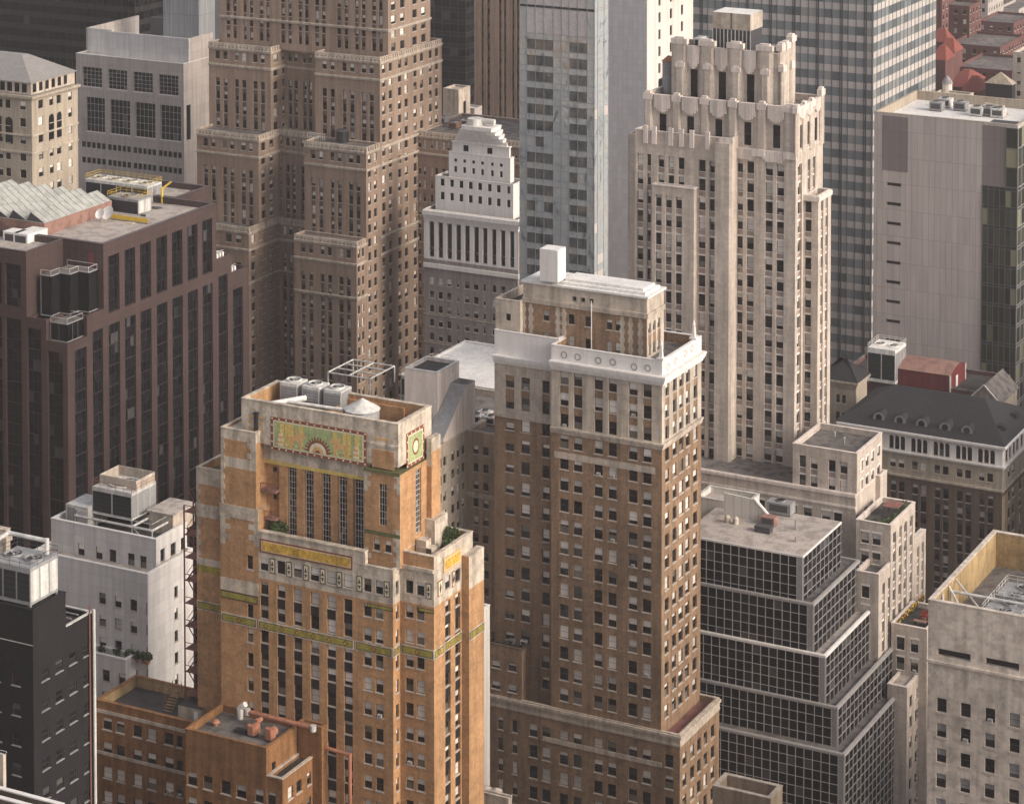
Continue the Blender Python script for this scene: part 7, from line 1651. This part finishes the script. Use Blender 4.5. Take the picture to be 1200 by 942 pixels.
# --- brick tower extras
zk = BTP.z1-1.0
for k, (px, py) in enumerate(((632, 812), (640, 815))): acbox('white air unit in the dark court of the brick tower, %s one' % ('left','right')[k], px, py, zk, 1.0, .9, 1.0, 'white_paint', group='air units in the brick tower court')
zk2 = at(595, 757, Y=BTP.Y0+.06).z-.6
for k, (px, py) in enumerate(((598, 756), (606, 753), (613, 757))): acbox('small grey roof machine on the brick tower side wing, %s' % ('leftmost','rearmost','rightmost')[k], px, py, zk2, 1.1, .9, .9, ('mid_metal','rust_roof','white_paint')[k], group='machines on the side wing roof')
zs_ = BT.z1-1.6
# --- small roof, bottom edge
for k, (px, py) in enumerate(((566, 934), (578, 936))): acbox('round pale air unit on the small bottom roof, %s of two' % ('left','right')[k], px, py, SRB.z1-1.6, 1.8, 1.8, 1.3, 'stone_tan', cyl=True, group='air units on the small bottom roof')
# --- hotel ledges
zl_ = [z1_, z2_, z3_]
c = at(400, 167, Z=z2_-.5); t = thing('water_barrel', 'black barrel on a brown hotel ledge', 'barrel', (c.x, c.y, z2_-.5)); q = MB(); q.cyl(c.x, c.y+.5, z2_-.5, z2_+2.2, 1.5, 1.5, 'black_metal', 14); q.build('tank', t); q = MB(); q.cyl(c.x, c.y+.5, z2_+2.2, z2_+2.5, 1.6, 1.2, 'dark_metal', 14); q.build('lid', t)
c = at(358, 164, Z=z2_-.5); t = thing('ledge_rack', 'white latticed rack on the corner of a brown hotel ledge', 'rack', (c.x, c.y, z2_-.5)); q = MB()
for k in range(9): q.tube((c.x+.2+k*.6, c.y+.6, z2_-.5), (c.x+.2+k*.6, c.y+.6, z2_+1.2), .06, 'pale_metal', 4)
for zz in (.2, 1.2): q.tube((c.x+.2, c.y+.6, z2_+zz), (c.x+5, c.y+.6, z2_+zz), .07, 'pale_metal', 4)
q.build('frame', t)
for k, px in enumerate((396, 402, 428)): shrub('dark shrub on the upper ledge of the brown hotel, %s of three' % ('left','middle','right')[k], px, (63,64,66.5)[k], z1_-.5, .9, 1.6, 'shrubs on the upper hotel ledge', n=80)
zE_ = EWB.z1-.5
for k, (px, py) in enumerate(((500, 148), (516, 145), (530, 151), (545, 148))): acbox('small roof box on the hotel wing, %s from the left' % ('first','second','third','fourth')[k], px, py, zE_, 2.4, 2.4, 1.4, ('stone_tan','mid_metal','rust_roof','stone_tan')[k], group='roof boxes on the hotel wing')
for lb, B_, u, v, h in (('thin vent pipe on the flat roof right of the deco tower shaft', B0, .6, .5, 1.2), ('short vent pipe near the back of that flat roof beside the deco shaft', B0, .35, .75, .8), ('thin vent pipe on the pale roof of the stepped glass building', G1, .75, .6, 1.6), ('low vent on the near edge of the stepped glass building roof', G1, .85, .3, .7), ('rusty vent on the brown brick podium terrace', BTP, .985, .8, .9), ('grey vent on the dark court roof of the brick tower', S, .96, .6, 1.0)):
    x, y = B_.X0+(B_.X1-B_.X0)*u, B_.Y0+(B_.Y1-B_.Y0)*v; z = B_.z1-(1.0 if B_ is not G1 else .05); z = B_.z1-1.6 if B_ is S else z
    t = thing('roof_vent', lb, 'vent', (x, y, z)); q = MB(); q.cyl(x, y, z, z+h, .16, .16, 'mid_metal', 10); q.build('pipe', t); q = MB(); q.cyl(x, y, z+h, z+h+.25, .3, .1, 'mid_metal', 10); q.build('cap', t)
# ------------------------------------------------------------ air
hz = MB(); hz.box(-900, 1100, -60, 1700, -3, 236, 'haze_air') if False else None
m = bpy.data.materials.new('haze_air'); MATS['haze_air'] = m; m.use_nodes = True; n = m.node_tree.nodes; n.remove(n['Principled BSDF'])
pv = n.new('ShaderNodeVolumePrincipled'); pv.inputs['Color'].default_value = (.88, .84, .84, 1); pv.inputs['Density'].default_value = HAZE; pv.inputs['Anisotropy'].default_value = .2
m.node_tree.links.new(pv.outputs[0], n['Material Output'].inputs['Volume'])
q = MB(); q.box(-1500, 1900, -400, 2400, -3, 262, 'haze_air'); n0 = len(ALL); o = q.build('haze'); o['kind'] = 'stuff'; del ALL[n0:]
finish_windows()
